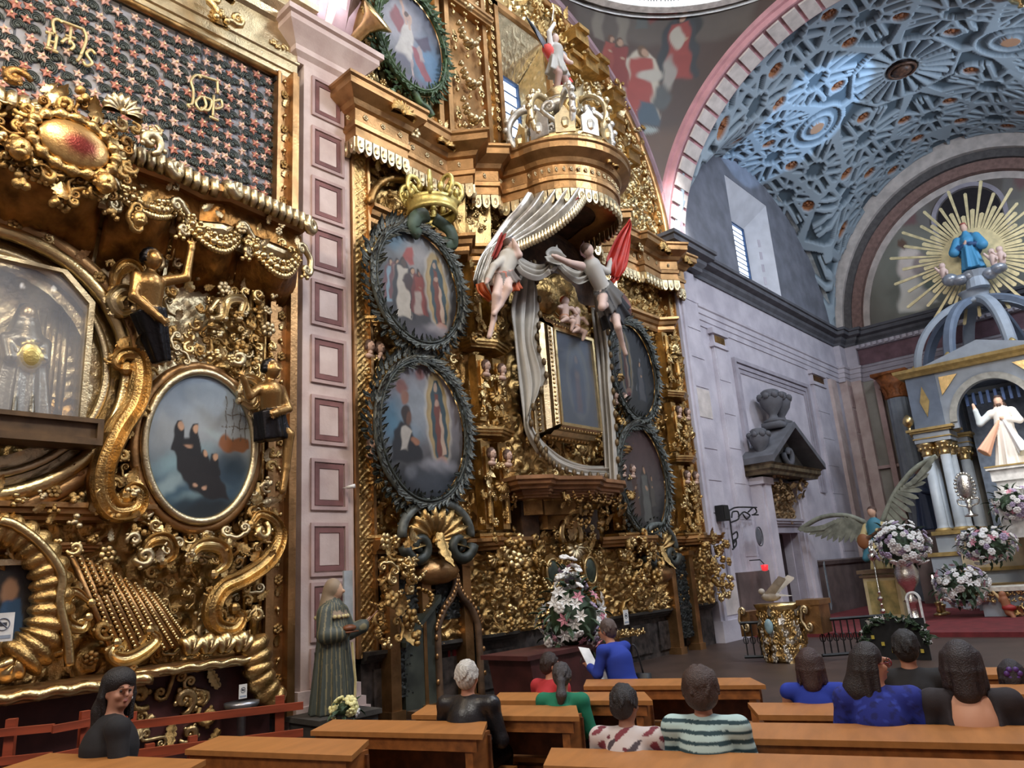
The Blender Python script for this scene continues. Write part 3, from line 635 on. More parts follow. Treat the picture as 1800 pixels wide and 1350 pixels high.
def orn_leaf(L=1.0, W=.32, lobes=4, curl=.35):
    """acanthus leaf growing up from the origin, its tip curling forward"""
    V, Fc = [], []; n = lobes * 3 + 1
    for i in range(n + 1):
        t = i / n; z = L * t; w = W * math.sin(PI * min(.97, .12 + .88 * t)) ** .7 * (1 - .32 * (i % 3 == 0)); y = -curl * t ** 2.2 * L; zz = z - .25 * L * max(0, t - .7)
        for j, k in enumerate((-1, -.5, 0, .5, 1)): V.append((w * k, y - (.10 * (1 - abs(k)) - .05 * (abs(k) == .5)) * (1 - t * .5) + .02, zz - .05 * abs(k)))
    for i in range(n):
        for j in range(4): a = i * 5 + j; Fc.append((a, a + 1, a + 6, a + 5))
    V2 = [(x, y + .05, z) for x, y, z in V]; m = len(V); F2 = [tuple(m + q for q in f[::-1]) for f in Fc]; mb = MB(); mb.add(V + V2, Fc + F2); return mb
def orn_rosette(k=6):
    mb = MB()
    for j in range(k): a = 2 * PI * j / k; mb.ball((.28 * math.cos(a), -.02, .28 * math.sin(a)), (.19, .10, .19), 6, 4)
    mb.ball((0, -.1, 0), .15, 6, 4); return mb
def orn_shell(k=9):
    V, Fc = [], []; nr = 4; n = k * 4
    for i in range(nr + 1):
        t = i / nr
        for j in range(n + 1):
            a = PI * (-.08 + 1.16 * j / n); rb = .5 * (.06 + .94 * t) * (1 + (.05 * math.cos(j / 4 * 2 * PI) * t)); d = -.18 * math.sin(PI * t * .75) - .055 * t * math.cos(j / 4 * 2 * PI); V.append((rb * math.cos(a), d, rb * math.sin(a)))
    for i in range(nr):
        for j in range(n): a = i * (n + 1) + j; Fc.append((a, a + 1, a + n + 2, a + n + 1))
    m = len(V); V2 = [(x, .03, z) for x, y, z in V]; mb = MB(); mb.add(V + V2, Fc + [tuple(m + q for q in f[::-1]) for f in Fc] + [(nr * (n + 1) + j, nr * (n + 1) + j + 1, m + nr * (n + 1) + j + 1, m + nr * (n + 1) + j) for j in range(n)]); mb.ball((0, -.1, 0), .1, 6, 4); return mb
def orn_cluster(seed):
    mb = MB(); r = random.Random(seed)
    for j in range(9): a = r.uniform(0, 2 * PI); q = r.uniform(.0, .36); s = r.uniform(.09, .17); mb.ball((q * math.cos(a), -.08 + .2 * q, q * math.sin(a)), s, 6, 4)
    return mb
def orn_bud():
    mb = MB(); mb.lathe([(.02, 0), (.14, .06), (.2, .18), (.16, .32), (.08, .42), (.02, .46)], 8); mb.tube([(0, 0, .02), (0, 0, -.2), (.05, 0, -.38)], [.06, .05, .03], 5); return mb
def orn_garland(n=11, w=.5, d=.55):
    mb = MB(); r = random.Random(3)
    for i in range(n):
        t = i / (n - 1) * 2 - 1; s = .085 + .05 * (1 - t * t)
        for k in range(3): mb.ball((w * t + r.uniform(-.04, .04), -.05 + r.uniform(-.05, .05), -d * (1 - t * t) + r.uniform(-.04, .04)), s * r.uniform(.55, .9), 6, 4)
    return mb
def orn_drop():
    """hanging tassel-shaped lambrequin leaf"""
    mb = MB(); mb.prism([(-.5, 0), (.5, 0), (.5, -.62), (.3, -.9), (0, -1), (-.3, -.9), (-.5, -.62)], -.09, .09); mb.ball((0, -.09, -.5), (.3, .1, .34), 6, 4); return mb
ORN = {}
def orn(kind, m):
    k = (kind, m.name)
    if k not in ORN:
        f = {'c_scroll': orn_c, 's_scroll': orn_s, 'leaf_curl': orn_curl, 'acanthus_leaf': orn_leaf, 'rosette': orn_rosette, 'scallop_shell': orn_shell, 'fruit_cluster': lambda: orn_cluster(4), 'berry_cluster': lambda: orn_cluster(9), 'flower_bud': orn_bud, 'garland': orn_garland, 'fringe_leaf': orn_drop, 'long_leaf': lambda: orn_leaf(1.0, .2, 5, .2)}[kind]
        ORN[k] = f().me(kind, m, kind != 'fringe_leaf')
    return ORN[k]
def put(kind, m, parent, x, y, z, s, rot=0, fx=1, tilt=0, yaw=0, dep=1.0):
    """one carved piece: rot turns it in its plane, yaw turns it about the upright"""
    o = bpy.data.objects.new(kind, orn(kind, m)); COL.objects.link(o); o.parent = parent
    o.location = (x, y, z); o.rotation_euler = Matrix.Rotation(yaw, 3, 'Z').to_4x4().to_3x3().__matmul__(Matrix.Rotation(tilt, 3, 'X')).__matmul__(Matrix.Rotation(-rot, 3, 'Y')).to_euler()
    o.scale = (s * fx, s * dep, s); return o
def scatter(parent, rects, kinds, n, smin, smax, y, mats, seed=1, axis=None, gap=.55, jy=.06, avoid=()):
    """carved pieces spread without crowding over rectangles (x0, x1, z0, z1); avoid: ellipses (x, z, rx, rz)"""
    r = random.Random(seed); pts = []; tries = 0
    tot = sum((b - a) * (d - c) for a, b, c, d in rects)
    while len(pts) < n and tries < n * 40:
        tries += 1; q = r.uniform(0, tot)
        for a, b, c, d in rects:
            q -= (b - a) * (d - c)
            if q <= 0: break
        x, z, s = r.uniform(a, b), r.uniform(c, d), r.uniform(smin, smax)
        if any(((x - e[0]) / e[2]) ** 2 + ((z - e[1]) / e[3]) ** 2 < 1 for e in avoid): continue
        if any((x - p[0]) ** 2 + (z - p[1]) ** 2 < (gap * (s + p[2]) / 1) ** 2 for p in pts): continue
        pts.append((x, z, s)); k = r.choice(kinds); rot = r.uniform(0, 2 * PI) if k != 'acanthus_leaf' else r.uniform(-1.2, 1.2)
        put(k, r.choice(mats), parent, x, y + r.uniform(-jy, jy * .3), z, s * (.8 if k == 'acanthus_leaf' else 1), rot, r.choice((-1, 1)), r.uniform(-.3, .3), r.uniform(-.35, .35), r.uniform(.8, 1.5))
    return pts
def foliage_field(x, z, cell=.55, seed=0, mirror=None):
    """relief of leafy whorls, 0..1"""
    if mirror is not None: x = np.abs(x - mirror)
    r = np.random.RandomState(seed); h = np.zeros_like(x); gi, gj = np.floor(x / cell).astype(int), np.floor(z / cell).astype(int)
    tab = r.uniform(-.32, .32, (64, 64, 2)); sgn = r.choice([-1, 1], (64, 64)); ph = r.uniform(0, 6.28, (64, 64)); best = np.full(x.shape, 9.); bh = np.zeros_like(x)
    for di in (-1, 0, 1):
        for dj in (-1, 0, 1):
            i, j = (gi + di) % 64, (gj + dj) % 64; cx = (gi + di + .5 + tab[i, j, 0]) * cell; cz = (gj + dj + .5 + tab[i, j, 1]) * cell
            dx, dz = x - cx, z - cz; q = np.hypot(dx, dz) / cell; a = np.arctan2(dz, dx)
            w = .5 + .5 * np.sin(sgn[i, j] * a * 2 + 9 * np.log(q + .12) + ph[i, j]); lob = .82 + .18 * np.cos(a * 7 + ph[i, j] + q * 6); v = (w ** 1.3) * lob * np.clip(1.25 - q, 0, 1) ** .5 + .8 * np.exp(-(q / .13) ** 2)
            m = q < best; best = np.where(m, q, best); bh = np.where(m, v, bh)
    return np.clip(bh, 0, 1.3)
def diamond_field(x, z, p=.3):
    a, b = (x + z) / p, (x - z) / p; fa, fb = np.abs(a - np.round(a)), np.abs(b - np.round(b)); line = np.maximum(np.exp(-(fa / .07) ** 2), np.exp(-(fb / .07) ** 2))
    ca, cb_ = a - np.floor(a) - .5, b - np.floor(b) - .5; q = np.hypot(ca, cb_); an = np.arctan2(cb_, ca); fl = np.exp(-(q / .2) ** 2) * (.6 + .4 * np.cos(4 * an))
    return np.maximum(line * .7, fl)
def relief(name, x0, x1, z0, z1, y, amp, fn, m, parent, step=.035, mask=None):
    nx, nz = max(2, int((x1 - x0) / step)), max(2, int((z1 - z0) / step))
    def f(u, v):
        x, z = x0 + (x1 - x0) * u, z0 + (z1 - z0) * v; return np.stack([x, y - amp * fn(x, z), z], 1)
    P, Fc = grid(nx, nz, f)
    if mask is not None:
        c = P[Fc].mean(1); Fc = Fc[mask(c[:, 0], c[:, 2])]
    return obj(name, mesh(name, P, Fc, m, True), parent)
def moulding_h(mb, pts, z, h, out):
    """simple stepped string course along plan points: height h, projection out"""
    cornice(mb, pts, z, [(-.25, 0), (out * .3, 0), (out * .35, h * .2), (out * .7, h * .35), (out * .75, h * .6), (out, h * .7), (out, h), (-.25, h)])
def twist(P, r, k, sides=7, amp=.3):
    """rope along P"""
    P = np.asarray(P, float); n = len(P); V, Fc = tube(P, r, sides); V = np.array(V); idx = np.arange(len(V)); i, j = idx // sides, idx % sides
    c = P[i]; s = 1 + amp * np.sin(j / sides * 2 * PI + i * k); return (c + (V - c) * s[:, None]).tolist(), Fc
def smooth_path(pts, n=8):
    """Catmull-Rom through 3-D points"""
    p = [np.array(q, float) for q in pts]; p = [2 * p[0] - p[1]] + p + [2 * p[-1] - p[-2]]; out = []
    for i in range(1, len(p) - 2):
        for k in range(n):
            t = k / n; out.append(.5 * ((2 * p[i]) + (-p[i - 1] + p[i + 1]) * t + (2 * p[i - 1] - 5 * p[i] + 4 * p[i + 1] - p[i + 2]) * t * t + (-p[i - 1] + 3 * p[i] - 3 * p[i + 1] + p[i + 2]) * t ** 3))
    out.append(p[-2]); return out
# ================================================================ sculpted figures: smooth unions of limbs turned into one skin
class Sculpt:
    def __init__(s): s.p = []
    def limb(s, a, b, ra, rb, col, k=.03): s.p.append(('l', np.array(a, float), np.array(b, float), ra, rb, col, k)); return s
    def chain(s, pts, rs, col, k=.03):
        for i in range(len(pts) - 1): s.limb(pts[i], pts[i + 1], rs[i], rs[i + 1], col, k)
        return s
    def egg(s, c, r, col, k=.02, rot=None): s.p.append(('e', np.array(c, float), np.array(r, float), rot, col, k)); return s
    def robe(s, a, b, ra, rb, col, folds=9, amp=.1, flat=.75, k=.03, ph=0.): s.p.append(('r', np.array(a, float), np.array(b, float), ra, rb, col, k, folds, amp, flat, ph)); return s
    def cut(s, n, d, k=.0): s.p.append(('c', np.array(n, float), d)); return s
    def cutegg(s, c, r): s.p.append(('x', np.array(c, float), np.array(r, float))); return s
    def bbox(s):
        lo, hi = [], []
        for q in s.p:
            if q[0] in 'lr': m = max(q[3], q[4]) * 1.15; lo += [q[1] - m, q[2] - m]; hi += [q[1] + m, q[2] + m]
            elif q[0] == 'e': m = q[2].max() if q[3] is not None else q[2]; lo.append(q[1] - m); hi.append(q[1] + m)
        return np.min(lo, 0), np.max(hi, 0)
    def mesh(s, name, res, m, smooth=True):
        lo, hi = s.bbox(); lo = lo - 2 * res; hi = hi + 2 * res; N = np.ceil((hi - lo) / res).astype(int) + 1
        D = np.full(N, 9e9, np.float32); BD = np.full(N, 9e9, np.float32); CI = np.zeros(N, np.int16); cols = []; ax = [lo[i] + res * np.arange(N[i]) for i in range(3)]
        for q in s.p:
            if q[0] in 'cx':
                X, Y, Z = np.meshgrid(*ax, indexing='ij')
                if q[0] == 'c': d = X * q[1][0] + Y * q[1][1] + Z * q[1][2] - q[2]
                else: d = (np.sqrt(((X - q[1][0]) / q[2][0]) ** 2 + ((Y - q[1][1]) / q[2][1]) ** 2 + ((Z - q[1][2]) / q[2][2]) ** 2) - 1) * q[2].min(); d = -d
                D = np.maximum(D, d); continue
            if q[0] in 'lr': mm = max(q[3], q[4]) * 1.15; a_, b_ = np.minimum(q[1], q[2]) - mm, np.maximum(q[1], q[2]) + mm; k, col = q[6], q[5]
            else: mm = q[2].max(); a_, b_ = q[1] - mm, q[1] + mm; k, col = q[5], q[4]
            a_ = a_ - k - 2 * res; b_ = b_ + k + 2 * res
            i0 = np.maximum(0, np.floor((a_ - lo) / res).astype(int)); i1 = np.minimum(N, np.ceil((b_ - lo) / res).astype(int) + 1); sl = tuple(slice(i0[i], i1[i]) for i in range(3))
            X, Y, Z = np.meshgrid(ax[0][sl[0]], ax[1][sl[1]], ax[2][sl[2]], indexing='ij')
            if q[0] == 'e':
                x, y, z = X - q[1][0], Y - q[1][1], Z - q[1][2]
                if q[3] is not None: M = np.array(q[3]); x, y, z = (M[0, i] * x + M[1, i] * y + M[2, i] * z for i in range(3))
                k0 = np.sqrt((x / q[2][0]) ** 2 + (y / q[2][1]) ** 2 + (z / q[2][2]) ** 2); k1 = np.sqrt((x / q[2][0] ** 2) ** 2 + (y / q[2][1] ** 2) ** 2 + (z / q[2][2] ** 2) ** 2); d = k0 * (k0 - 1) / np.maximum(k1, 1e-6)
            else:
                e = q[2] - q[1]; L2 = float(e @ e) + 1e-12; wx, wy, wz = X - q[1][0], Y - q[1][1], Z - q[1][2]; t = (wx * e[0] + wy * e[1] + wz * e[2]) / L2
                if q[0] == 'l':
                    t = np.clip(t, 0, 1); d = np.sqrt((wx - t * e[0]) ** 2 + (wy - t * e[1]) ** 2 + (wz - t * e[2]) ** 2) - (q[3] + (q[4] - q[3]) * t)
                else:
                    tc = np.clip(t, 0, 1); dx, dy, dz = wx - t * e[0], wy - t * e[1], wz - t * e[2]; th = np.arctan2(dy, dx); rad = np.sqrt(dx ** 2 + (dy / q[9]) ** 2 + dz ** 2 * (abs(e[2]) < .5 * math.sqrt(L2)))
                    R = (q[3] + (q[4] - q[3]) * tc); R = R * (1 + q[8] * (1 - .75 * tc) * (np.sin(q[7] * th + q[10]) + .4 * np.sin((q[7] * 2 + 1) * th + 1 + q[10]))); d1 = (rad - R) * .8; d2 = (np.abs(t - .5) - .5) * math.sqrt(L2); d = np.maximum(d1, d2)
            ci = len(cols); cols.append(col); b = BD[sl]; mk = d < b; BD[sl] = np.where(mk, d, b); c_ = CI[sl]; CI[sl] = np.where(mk, ci, c_)
            o = D[sl]; h = np.clip(.5 + .5 * (o - d) / max(k, 1e-4), 0, 1) if k > 0 else (d < o).astype(float); big = o > 1e8
            D[sl] = np.where(big, d, o * (1 - h) + d * h - k * h * (1 - h))
        V, Fc, gi = surface_nets(D); ci = CI[gi[:, 0], gi[:, 1], gi[:, 2]]; V = lo + V * res
        C = np.zeros((len(V), 3))
        for i, c in enumerate(cols):
            mk = ci == i
            if mk.any(): C[mk] = c(V[mk]) if callable(c) else np.array(c)
        return mesh(name, V, Fc, m, smooth, C)
def surface_nets(D):
    ins = D < 0; nx, ny, nz = D.shape; c = np.zeros((nx - 1, ny - 1, nz - 1), np.int8); acc = np.zeros((nx - 1, ny - 1, nz - 1, 3), np.float32); cnt = np.zeros((nx - 1, ny - 1, nz - 1), np.int8)
    corner = [(i, j, k) for i in (0, 1) for j in (0, 1) for k in (0, 1)]; sl = lambda o: (slice(o[0], nx - 1 + o[0]), slice(o[1], ny - 1 + o[1]), slice(o[2], nz - 1 + o[2]))
    for o in corner: c += ins[sl(o)]
    act = np.argwhere((c > 0) & (c < 8)); 
    if len(act) == 0: return np.zeros((0, 3)), np.zeros((0, 4), int), act
    i, j, k = act.T; pos = np.zeros((len(act), 3)); n = np.zeros(len(act))
    for a in corner:
        for b in corner:
            if sum(b) - sum(a) == 1 and all(y >= x for x, y in zip(a, b)):
                da = D[i + a[0], j + a[1], k + a[2]]; db = D[i + b[0], j + b[1], k + b[2]]; m = (da < 0) != (db < 0); t = np.where(m, da / np.where(m, da - db, 1), 0)
                for q in range(3): pos[:, q] += np.where(m, a[q] + t * (b[q] - a[q]), 0)
                n += m
    pos = pos / n[:, None] + act; idx = np.full((nx - 1, ny - 1, nz - 1), -1); idx[i, j, k] = np.arange(len(act)); Fs = []
    for q in range(3):
        a = [slice(1, -1)] * 3; a[q] = slice(0, -1); b = list(a); b[q] = slice(1, None); A, B = ins[tuple(a)], ins[tuple(b)]; off = [1, 1, 1]; off[q] = 0
        for flip in (0, 1):
            e = np.argwhere((A & ~B) if not flip else (~A & B)) + np.array(off)
            if len(e) == 0: continue
            u, v = (q + 1) % 3, (q + 2) % 3; du = np.zeros(3, int); du[u] = 1; dv = np.zeros(3, int); dv[v] = 1
            g = lambda x: idx[x[:, 0], x[:, 1], x[:, 2]]
            f = np.stack([g(e - du - dv), g(e - dv), g(e), g(e - du)], 1); Fs.append(f if not flip else f[:, ::-1])
    Fc = np.concatenate(Fs); Fc = Fc[(Fc >= 0).all(1)]; return pos, Fc, act
C_ = srgb
def rotz(a): return Matrix.Rotation(a, 3, 'Z')
# ================================================================ LEFT ALTARPIECE with the glazed niche (nave bay)
AL = thing('altarpiece', 'dense gilded baroque altarpiece around the round glazed niche, left of the pink pilaster', 'altarpiece')
def W_(px, py, y): p = wp(px, py, y); return (p[0], p[1], p[2])
AX0, AX1 = .2, 5.46
# carved back panels: diamond lattice beside the niche, leafy whorls below
relief('lattice_panel', AX0, 4.9, 4.2, 7.0, 9.28, .035, lambda x, z: diamond_field(x, z, .30), GOLDP, AL)
relief('carved_panel', AX0, 5.1, 1.1, 4.2, 9.28, .07, lambda x, z: foliage_field(x, z, .48, 3), GOLD, AL, .03)
relief('carved_panel', 4.3, 5.12, 4.2, 7.0, 9.27, .08, lambda x, z: foliage_field(x, z, .42, 5), GOLD, AL, .03)
b = MB()                                    # right-hand stile: stepped mouldings and a studded border
b.box(5.12, 5.20, 9.05, 9.5, .5, 7.3); b.box(5.22, 5.27, 9.12, 9.5, .5, 9.9); b.box(5.28, 5.44, 9.18, 9.5, .5, 9.9); b.box(5.44, 5.52, 9.05, 9.5, .3, 9.95); b.box(5.53, 5.58, 9.1, 9.5, .3, 9.95)
b.build('stile', GOLDR, AL)
b = MB()
for k in range(16): z = 1.0 + k * .39; b.tube([(4.98, 9.1, z), (4.98, 9.1, z + .36)], .07, 8)
for x in (4.86, 5.08): b.tube([(x, 9.14, 1.0), (x, 9.14, 7.0)], .04, 6)
b.build('reeded_shaft', GOLD, AL, True)
for k in range(44): put(('rosette', 'flower_bud', 'acanthus_leaf')[k % 3], GOLDB if k % 3 else GOLD, AL, 5.36, 9.16, .8 + k * .208, .16, rnd.uniform(-.6, .6))
# ledge with rope moulding, lower ledges
b = MB(); 
cornice(b, [(-.6, 8.60), (3.45, 8.60), (3.45, 9.5)], 1.02, [(-.5, 0), (.02, 0), (.05, .06), (.12, .08), (.12, .13), (-.5, .13)], 1)
cornice(b, [(3.45, 8.86), (4.85, 8.86), (4.85, 9.5)], 1.06, [(-.5, 0), (.02, 0), (.05, .05), (.1, .07), (.1, .12), (-.5, .12)], 1); b.build('ledge', GOLDR, AL)
b = MB(); n = 90; b.add(*twist([(-.6 + 4.1 * i / n, 8.49, 1.09) for i in range(n + 1)], .055, 1.1)); b.add(*twist([(3.4 + 1.5 * i / 32, 8.77, 1.12) for i in range(33)], .05, 1.1)); b.build('rope_moulding', GOLDB, AL, True)
b = MB(); b.box(-.6, 3.2, 8.9, 9.5, 0, 1.02); b.box(3.2, 5.2, 9.05, 9.5, 0, 1.06); b.box(-.6, 5.2, 8.8, 9.5, 0, .12); b.build('dado', REDD, AL)
for k, (px, py, s, r) in enumerate([(250, 1215, .5, .5), (270, 1250, .4, 2.4), (300, 1195, .45, -.7), (320, 1225, .5, .1), (305, 1260, .4, 3.0), (345, 1205, .45, .9), (365, 1245, .42, -2.2), (385, 1200, .4, .6), (235, 1270, .4, 2.2), (330, 1280, .38, -1), (385, 1275, .4, 2.6), (270, 1290, .36, 1.2), (350, 1225, .4, -.6)]):
    p = wp(px, py, 9.0); put(('leaf_curl', 'long_leaf', 's_scroll')[k % 3], GOLDB if k % 2 else GOLD, AL, p[0], p[1], p[2] - .05, s * .8, r, rnd.choice((-1, 1)))
# big ribbed ribbons: lobed bands curving round the shell arch on the far left and at the lower right foot
def lobed(pts, y, r, lobes, name, m=GOLD, r2=None, sides=10, flat=.8):
    P = smooth_path([W_(px, py, y) for px, py in pts], 10); n = len(P); t = np.linspace(0, 1, n); rr = (r + ((r2 or r) - r) * t) * (.80 + .26 * np.abs(np.sin(PI * lobes * t)) ** .7)
    V, Fc = tube(P, rr, sides, False, flat); mb = MB(); mb.add(V, Fc); return mb.build(name, m, AL, True)
lobed([(30, 1165), (75, 1120), (92, 1060), (85, 1000), (50, 950), (0, 930), (-40, 935)], 8.75, .24, 15, 'lobed_arch', GOLD, .15)
lobed([(40, 1170), (15, 1178), (5, 1160)], 8.7, .12, 3, 'lobed_scroll', GOLDB)
lobed([(490, 1235), (470, 1215), (455, 1185), (450, 1155), (440, 1125)], 8.85, .16, 6, 'lobed_foot', GOLD, .22)
b = MB(); b.tube(smooth_path([W_(*q, 8.6) for q in [(122, 1170), (118, 1120), (105, 1060), (108, 1010), (75, 960), (30, 925), (0, 915)]], 8), .05, 6); b.build('scalloped_lip', GOLDB, AL, True)
# slanting harp of beaded ribs
b = MB(); c = MB()
for k in range(9):
    p0, p1 = W_(122 + k * 17, 968 + k * 9, 8.95), W_(205 + k * 15, 1165 - k * 4, 8.95); b.tube([p0, p1], .038, 6)
    for t in np.linspace(.04, .96, 24): q = np.array(p0) * (1 - t) + np.array(p1) * t; c.ball((q[0] + .055, q[1] - .03, q[2]), .024, 6, 4)
b.build('rib', GOLDR, AL, True); o = c.build('bead_row', GOLDB, AL, True); o['kind'] = 'stuff'
# scroll bands drawn round the niche, the oval and the right side
def band(pts, y, r0, m=GOLDB, name='scroll_band', ends=(.35, .35)):
    """fluted scroll band rolling up at both ends"""
    P = smooth_path([W_(px, py, y) for px, py in pts], 8); n = len(P); t = np.linspace(0, 1, n); rr = r0 * (ends[0] + (1 - ends[0]) * np.minimum(1, t / .35)) * (ends[1] + (1 - ends[1]) * np.minimum(1, (1 - t) / .35)); P = np.array(P); T = np.gradient(P, axis=0); T /= np.linalg.norm(T, axis=1, keepdims=True); A = np.cross(T, (0, 1, 0)); A /= np.linalg.norm(A, axis=1, keepdims=True); V = []; pr = [(-1, .3), (-1, -.5), (-.75, -.95), (-.5, -.5), (-.25, -.62), (0, -.8), (.25, -.62), (.5, -.5), (.75, -.95), (1, -.5), (1, .3)]; k = len(pr)
    for i in range(n): V += [P[i] + A[i] * rr[i] * a + np.array([0, rr[i] * b, 0]) for a, b in pr]
    Fc = [(i * k + j, i * k + (j + 1) % k, (i + 1) * k + (j + 1) % k, (i + 1) * k + j) for i in range(n - 1) for j in range(k)]; mb = MB(); mb.add(V, Fc); mb.ball(P[0], r0 * .7, 8, 5); mb.ball(P[-1], r0 * .7, 8, 5); o = mb.build(name, m, AL)
    for i in range(6, n - 4, 5): put('leaf_curl' if i % 2 else 'acanthus_leaf', m, AL, *(P[i] + A[i] * rr[i] * (1.15 if i % 3 else -1.15)), r0 * 1.5, math.atan2(A[i][0], A[i][2]) + (0 if i % 3 else PI), rnd.choice((-1, 1)))
    return o
band([(222, 648), (205, 640), (215, 625), (240, 628), (246, 660), (236, 710), (205, 760), (180, 820), (178, 870), (200, 900), (238, 895), (246, 868), (232, 858), (222, 872)], 8.85, .13, GOLD)
band([(235, 545), (212, 550), (200, 530), (215, 515), (238, 525), (262, 560), (268, 610)], 8.8, .1, GOLDP)
band([(238, 500), (240, 480), (222, 470), (205, 485), (200, 510)], 8.85, .1, GOLD)
band([(440, 925), (455, 905), (480, 915), (490, 945), (470, 985), (430, 1015), (390, 1035), (372, 1070), (380, 1100), (410, 1105), (425, 1085), (412, 1070)], 8.85, .11, GOLD)
band([(250, 985), (262, 955), (290, 950), (300, 975), (285, 990)], 8.85, .09, GOLD); band([(330, 985), (350, 960), (385, 962), (395, 990), (375, 1010)], 8.85, .09)
band([(160, 1060), (130, 1040), (110, 1060), (115, 1095), (145, 1105), (155, 1085)], 8.7, .07, GOLDB); band([(205, 1130), (195, 1150), (215, 1160), (245, 1150), (275, 1125), (262, 1108)], 8.75, .08, GOLDB)
band([(420, 690), (432, 665), (455, 680), (445, 715), (420, 705)], 8.8, .07, GOLDP); band([(395, 560), (400, 530), (425, 530), (420, 560)], 8.85, .07, GOLDP); band([(370, 545), (385, 530), (388, 555), (372, 560)], 8.85, .06, GOLDP)
for k in range(4): lobed([(320 + k * 30, 1140 - k * 2), (336 + k * 30, 1132 - k * 2), (348 + k * 30, 1140 - k * 2)], 8.75, .11, 3, 'lobed_scroll', GOLDB)
# carved masses
AV = [(4.14, 3.72, .86, 1.12), (1.75, 4.45, 1.62, 1.62), (2.35, 2.0, 1.35, 1.2)]
scatter(AL, [(3.2, 5.0, 1.25, 6.4)], ['leaf_curl', 'c_scroll', 'acanthus_leaf', 'fruit_cluster', 's_scroll', 'leaf_curl'], 280, .16, .32, 9.08, [GOLD, GOLD, GOLDB, GOLDP], 3, None, .36, .12, AV)
scatter(AL, [(4.3, 5.05, 4.6, 5.9)], ['fruit_cluster', 'berry_cluster', 'leaf_curl', 'rosette'], 46, .15, .26, 8.92, [GOLD, GOLDB, GOLDP], 5, None, .4, .12, AV)
scatter(AL, [(3.3, 5.0, 4.5, 5.0), (4.85, 5.1, 2.0, 4.6), (3.3, 4.9, 2.3, 2.9)], ['leaf_curl', 'acanthus_leaf', 'c_scroll', 'berry_cluster'], 60, .2, .34, 8.86, [GOLD, GOLDB, GOLDP], 8, None, .42, .1, AV[:1])
scatter(AL, [(.8, 3.2, 1.3, 2.8)], ['leaf_curl', 'acanthus_leaf', 'rosette'], 40, .15, .3, 8.95, [GOLD, GOLDD, GOLDB], 9, None, .45, .05, [(2.6, 2.0, .5, .8)])
scatter(AL, [(.8, 3.4, 2.45, 3.1)], ['fruit_cluster', 'leaf_curl', 'berry_cluster', 'acanthus_leaf'], 44, .16, .28, 8.8, [GOLDB, GOLD, GOLDP], 12, None, .4)
b = MB(); moulding_h(b, [(.5, 8.95), (3.45, 8.95), (3.45, 9.4)], 2.78, .18, .14); moulding_h(b, [(.5, 9.05), (3.0, 9.05), (3.0, 9.4)], 2.45, .1, .08); b.build('string_course', GOLDR, AL)
# ---------------------------------------------------------------- round niche: ring mouldings, glazed case with a robed figure
NC = (1.75, 4.45); ring = [(math.cos(t), math.sin(t)) for t in np.linspace(0, 2 * PI, 64, endpoint=False)]
for r, w, y, m, nm in ((1.60, .10, 8.98, GOLDR, 'niche_outer_moulding'), (1.46, .09, 8.92, GOLDB, 'niche_moulding'), (1.24, .05, 8.96, GOLDP, 'niche_inner_moulding'), (1.70, .05, 9.05, GOLD, 'niche_back_moulding')):
    MB().tube([(NC[0] + r * c, y, NC[1] + r * s_) for c, s_ in ring], w, 8, True, .8).build(nm, m, AL, True)
nx, nz = 60, 10
def ringf(u, v):
    a = 2 * PI * u; r = 1.05 + .5 * v; x, z = NC[0] + r * np.cos(a), NC[1] + r * np.sin(a); return np.stack([x, 9.08 - .03 * diamond_field(x, z, .26) - .06 * (1 - v), z], 1)
P, Fc = grid(180, 16, ringf, True); obj('niche_field', mesh('niche_field', P, Fc, GOLDP, True), AL)
for k in range(30): t = 2 * PI * k / 30; put(('leaf_curl', 'rosette', 'acanthus_leaf')[k % 3], (GOLDB, GOLD, GOLDR)[k % 3], AL, NC[0] + 1.58 * math.cos(t), 8.9, NC[1] + 1.58 * math.sin(t), .17, -t, 1)
GC = thing('display_case', 'glazed eight-sided case holding a robed figure, in the round gilded niche', 'showcase', (1.75, 8.9, 3.55))
x0, x1, z0, z1, c = -1.02, 1.02, .22, 2.05, .32; oct_ = [(x0, z0), (x1, z0), (x1, z1 - c), (x1 - c, z1), (x0 + c, z1), (x0, z1 - c)]
fr = MB(); inn = [(x * .94, .22 + (z - .22) * .955 + .04) for x, z in oct_]
for k in range(6):
    a, b_ = oct_[k], oct_[(k + 1) % 6]; ia, ib = inn[k], inn[(k + 1) % 6]; fr.hexa([(a[0], -.06, a[1]), (b_[0], -.06, b_[1]), (ib[0], -.06, ib[1]), (ia[0], -.06, ia[1]), (a[0], .05, a[1]), (b_[0], .05, b_[1]), (ib[0], .05, ib[1]), (ia[0], .05, ia[1])])
fr.build('case_frame', GOLDP, GC)
bk = MB(); bk.prism(oct_, .44, .5); bk.box(x0, x0 + .03, 0, .46, z0, z1 - c); bk.box(x1 - .03, x1, 0, .46, z0, z1 - c); bk.build('case_back', mat('faded_gilt_lining', srgb(118, 98, 60), .4, .7, .2, 5, .4, 14), GC)
cl = MB()
for x in (-.8, -.68, .5, .62, .74, .86): cl.tube([(x, .36, z0 + .05), (x, .36, z1 - c - .05)], .045, 8)
cl.build('case_column', GOLDP, GC, True)
MB().prism(inn, -.012, -.004).build('pane', glassmat('case_glass', (.75, .78, .85), .02, .13), GC)
b = MB(); b.box(-1.15, 1.12, -.34, .05, 0, .05); b.box(-1.15, 1.12, -.34, .05, .24, .29); b.box(-1.15, -1.09, -.34, .05, .05, .24); b.box(1.06, 1.12, -.34, .05, .05, .24); b.box(-1.09, 1.06, -.28, .05, .05, .24); b.box(-1.09, 1.06, -.335, -.28, .05, .075); b.build('case_shelf', mat('brown_case_wood', srgb(92, 70, 46), .45, .2, .2, 5), GC)
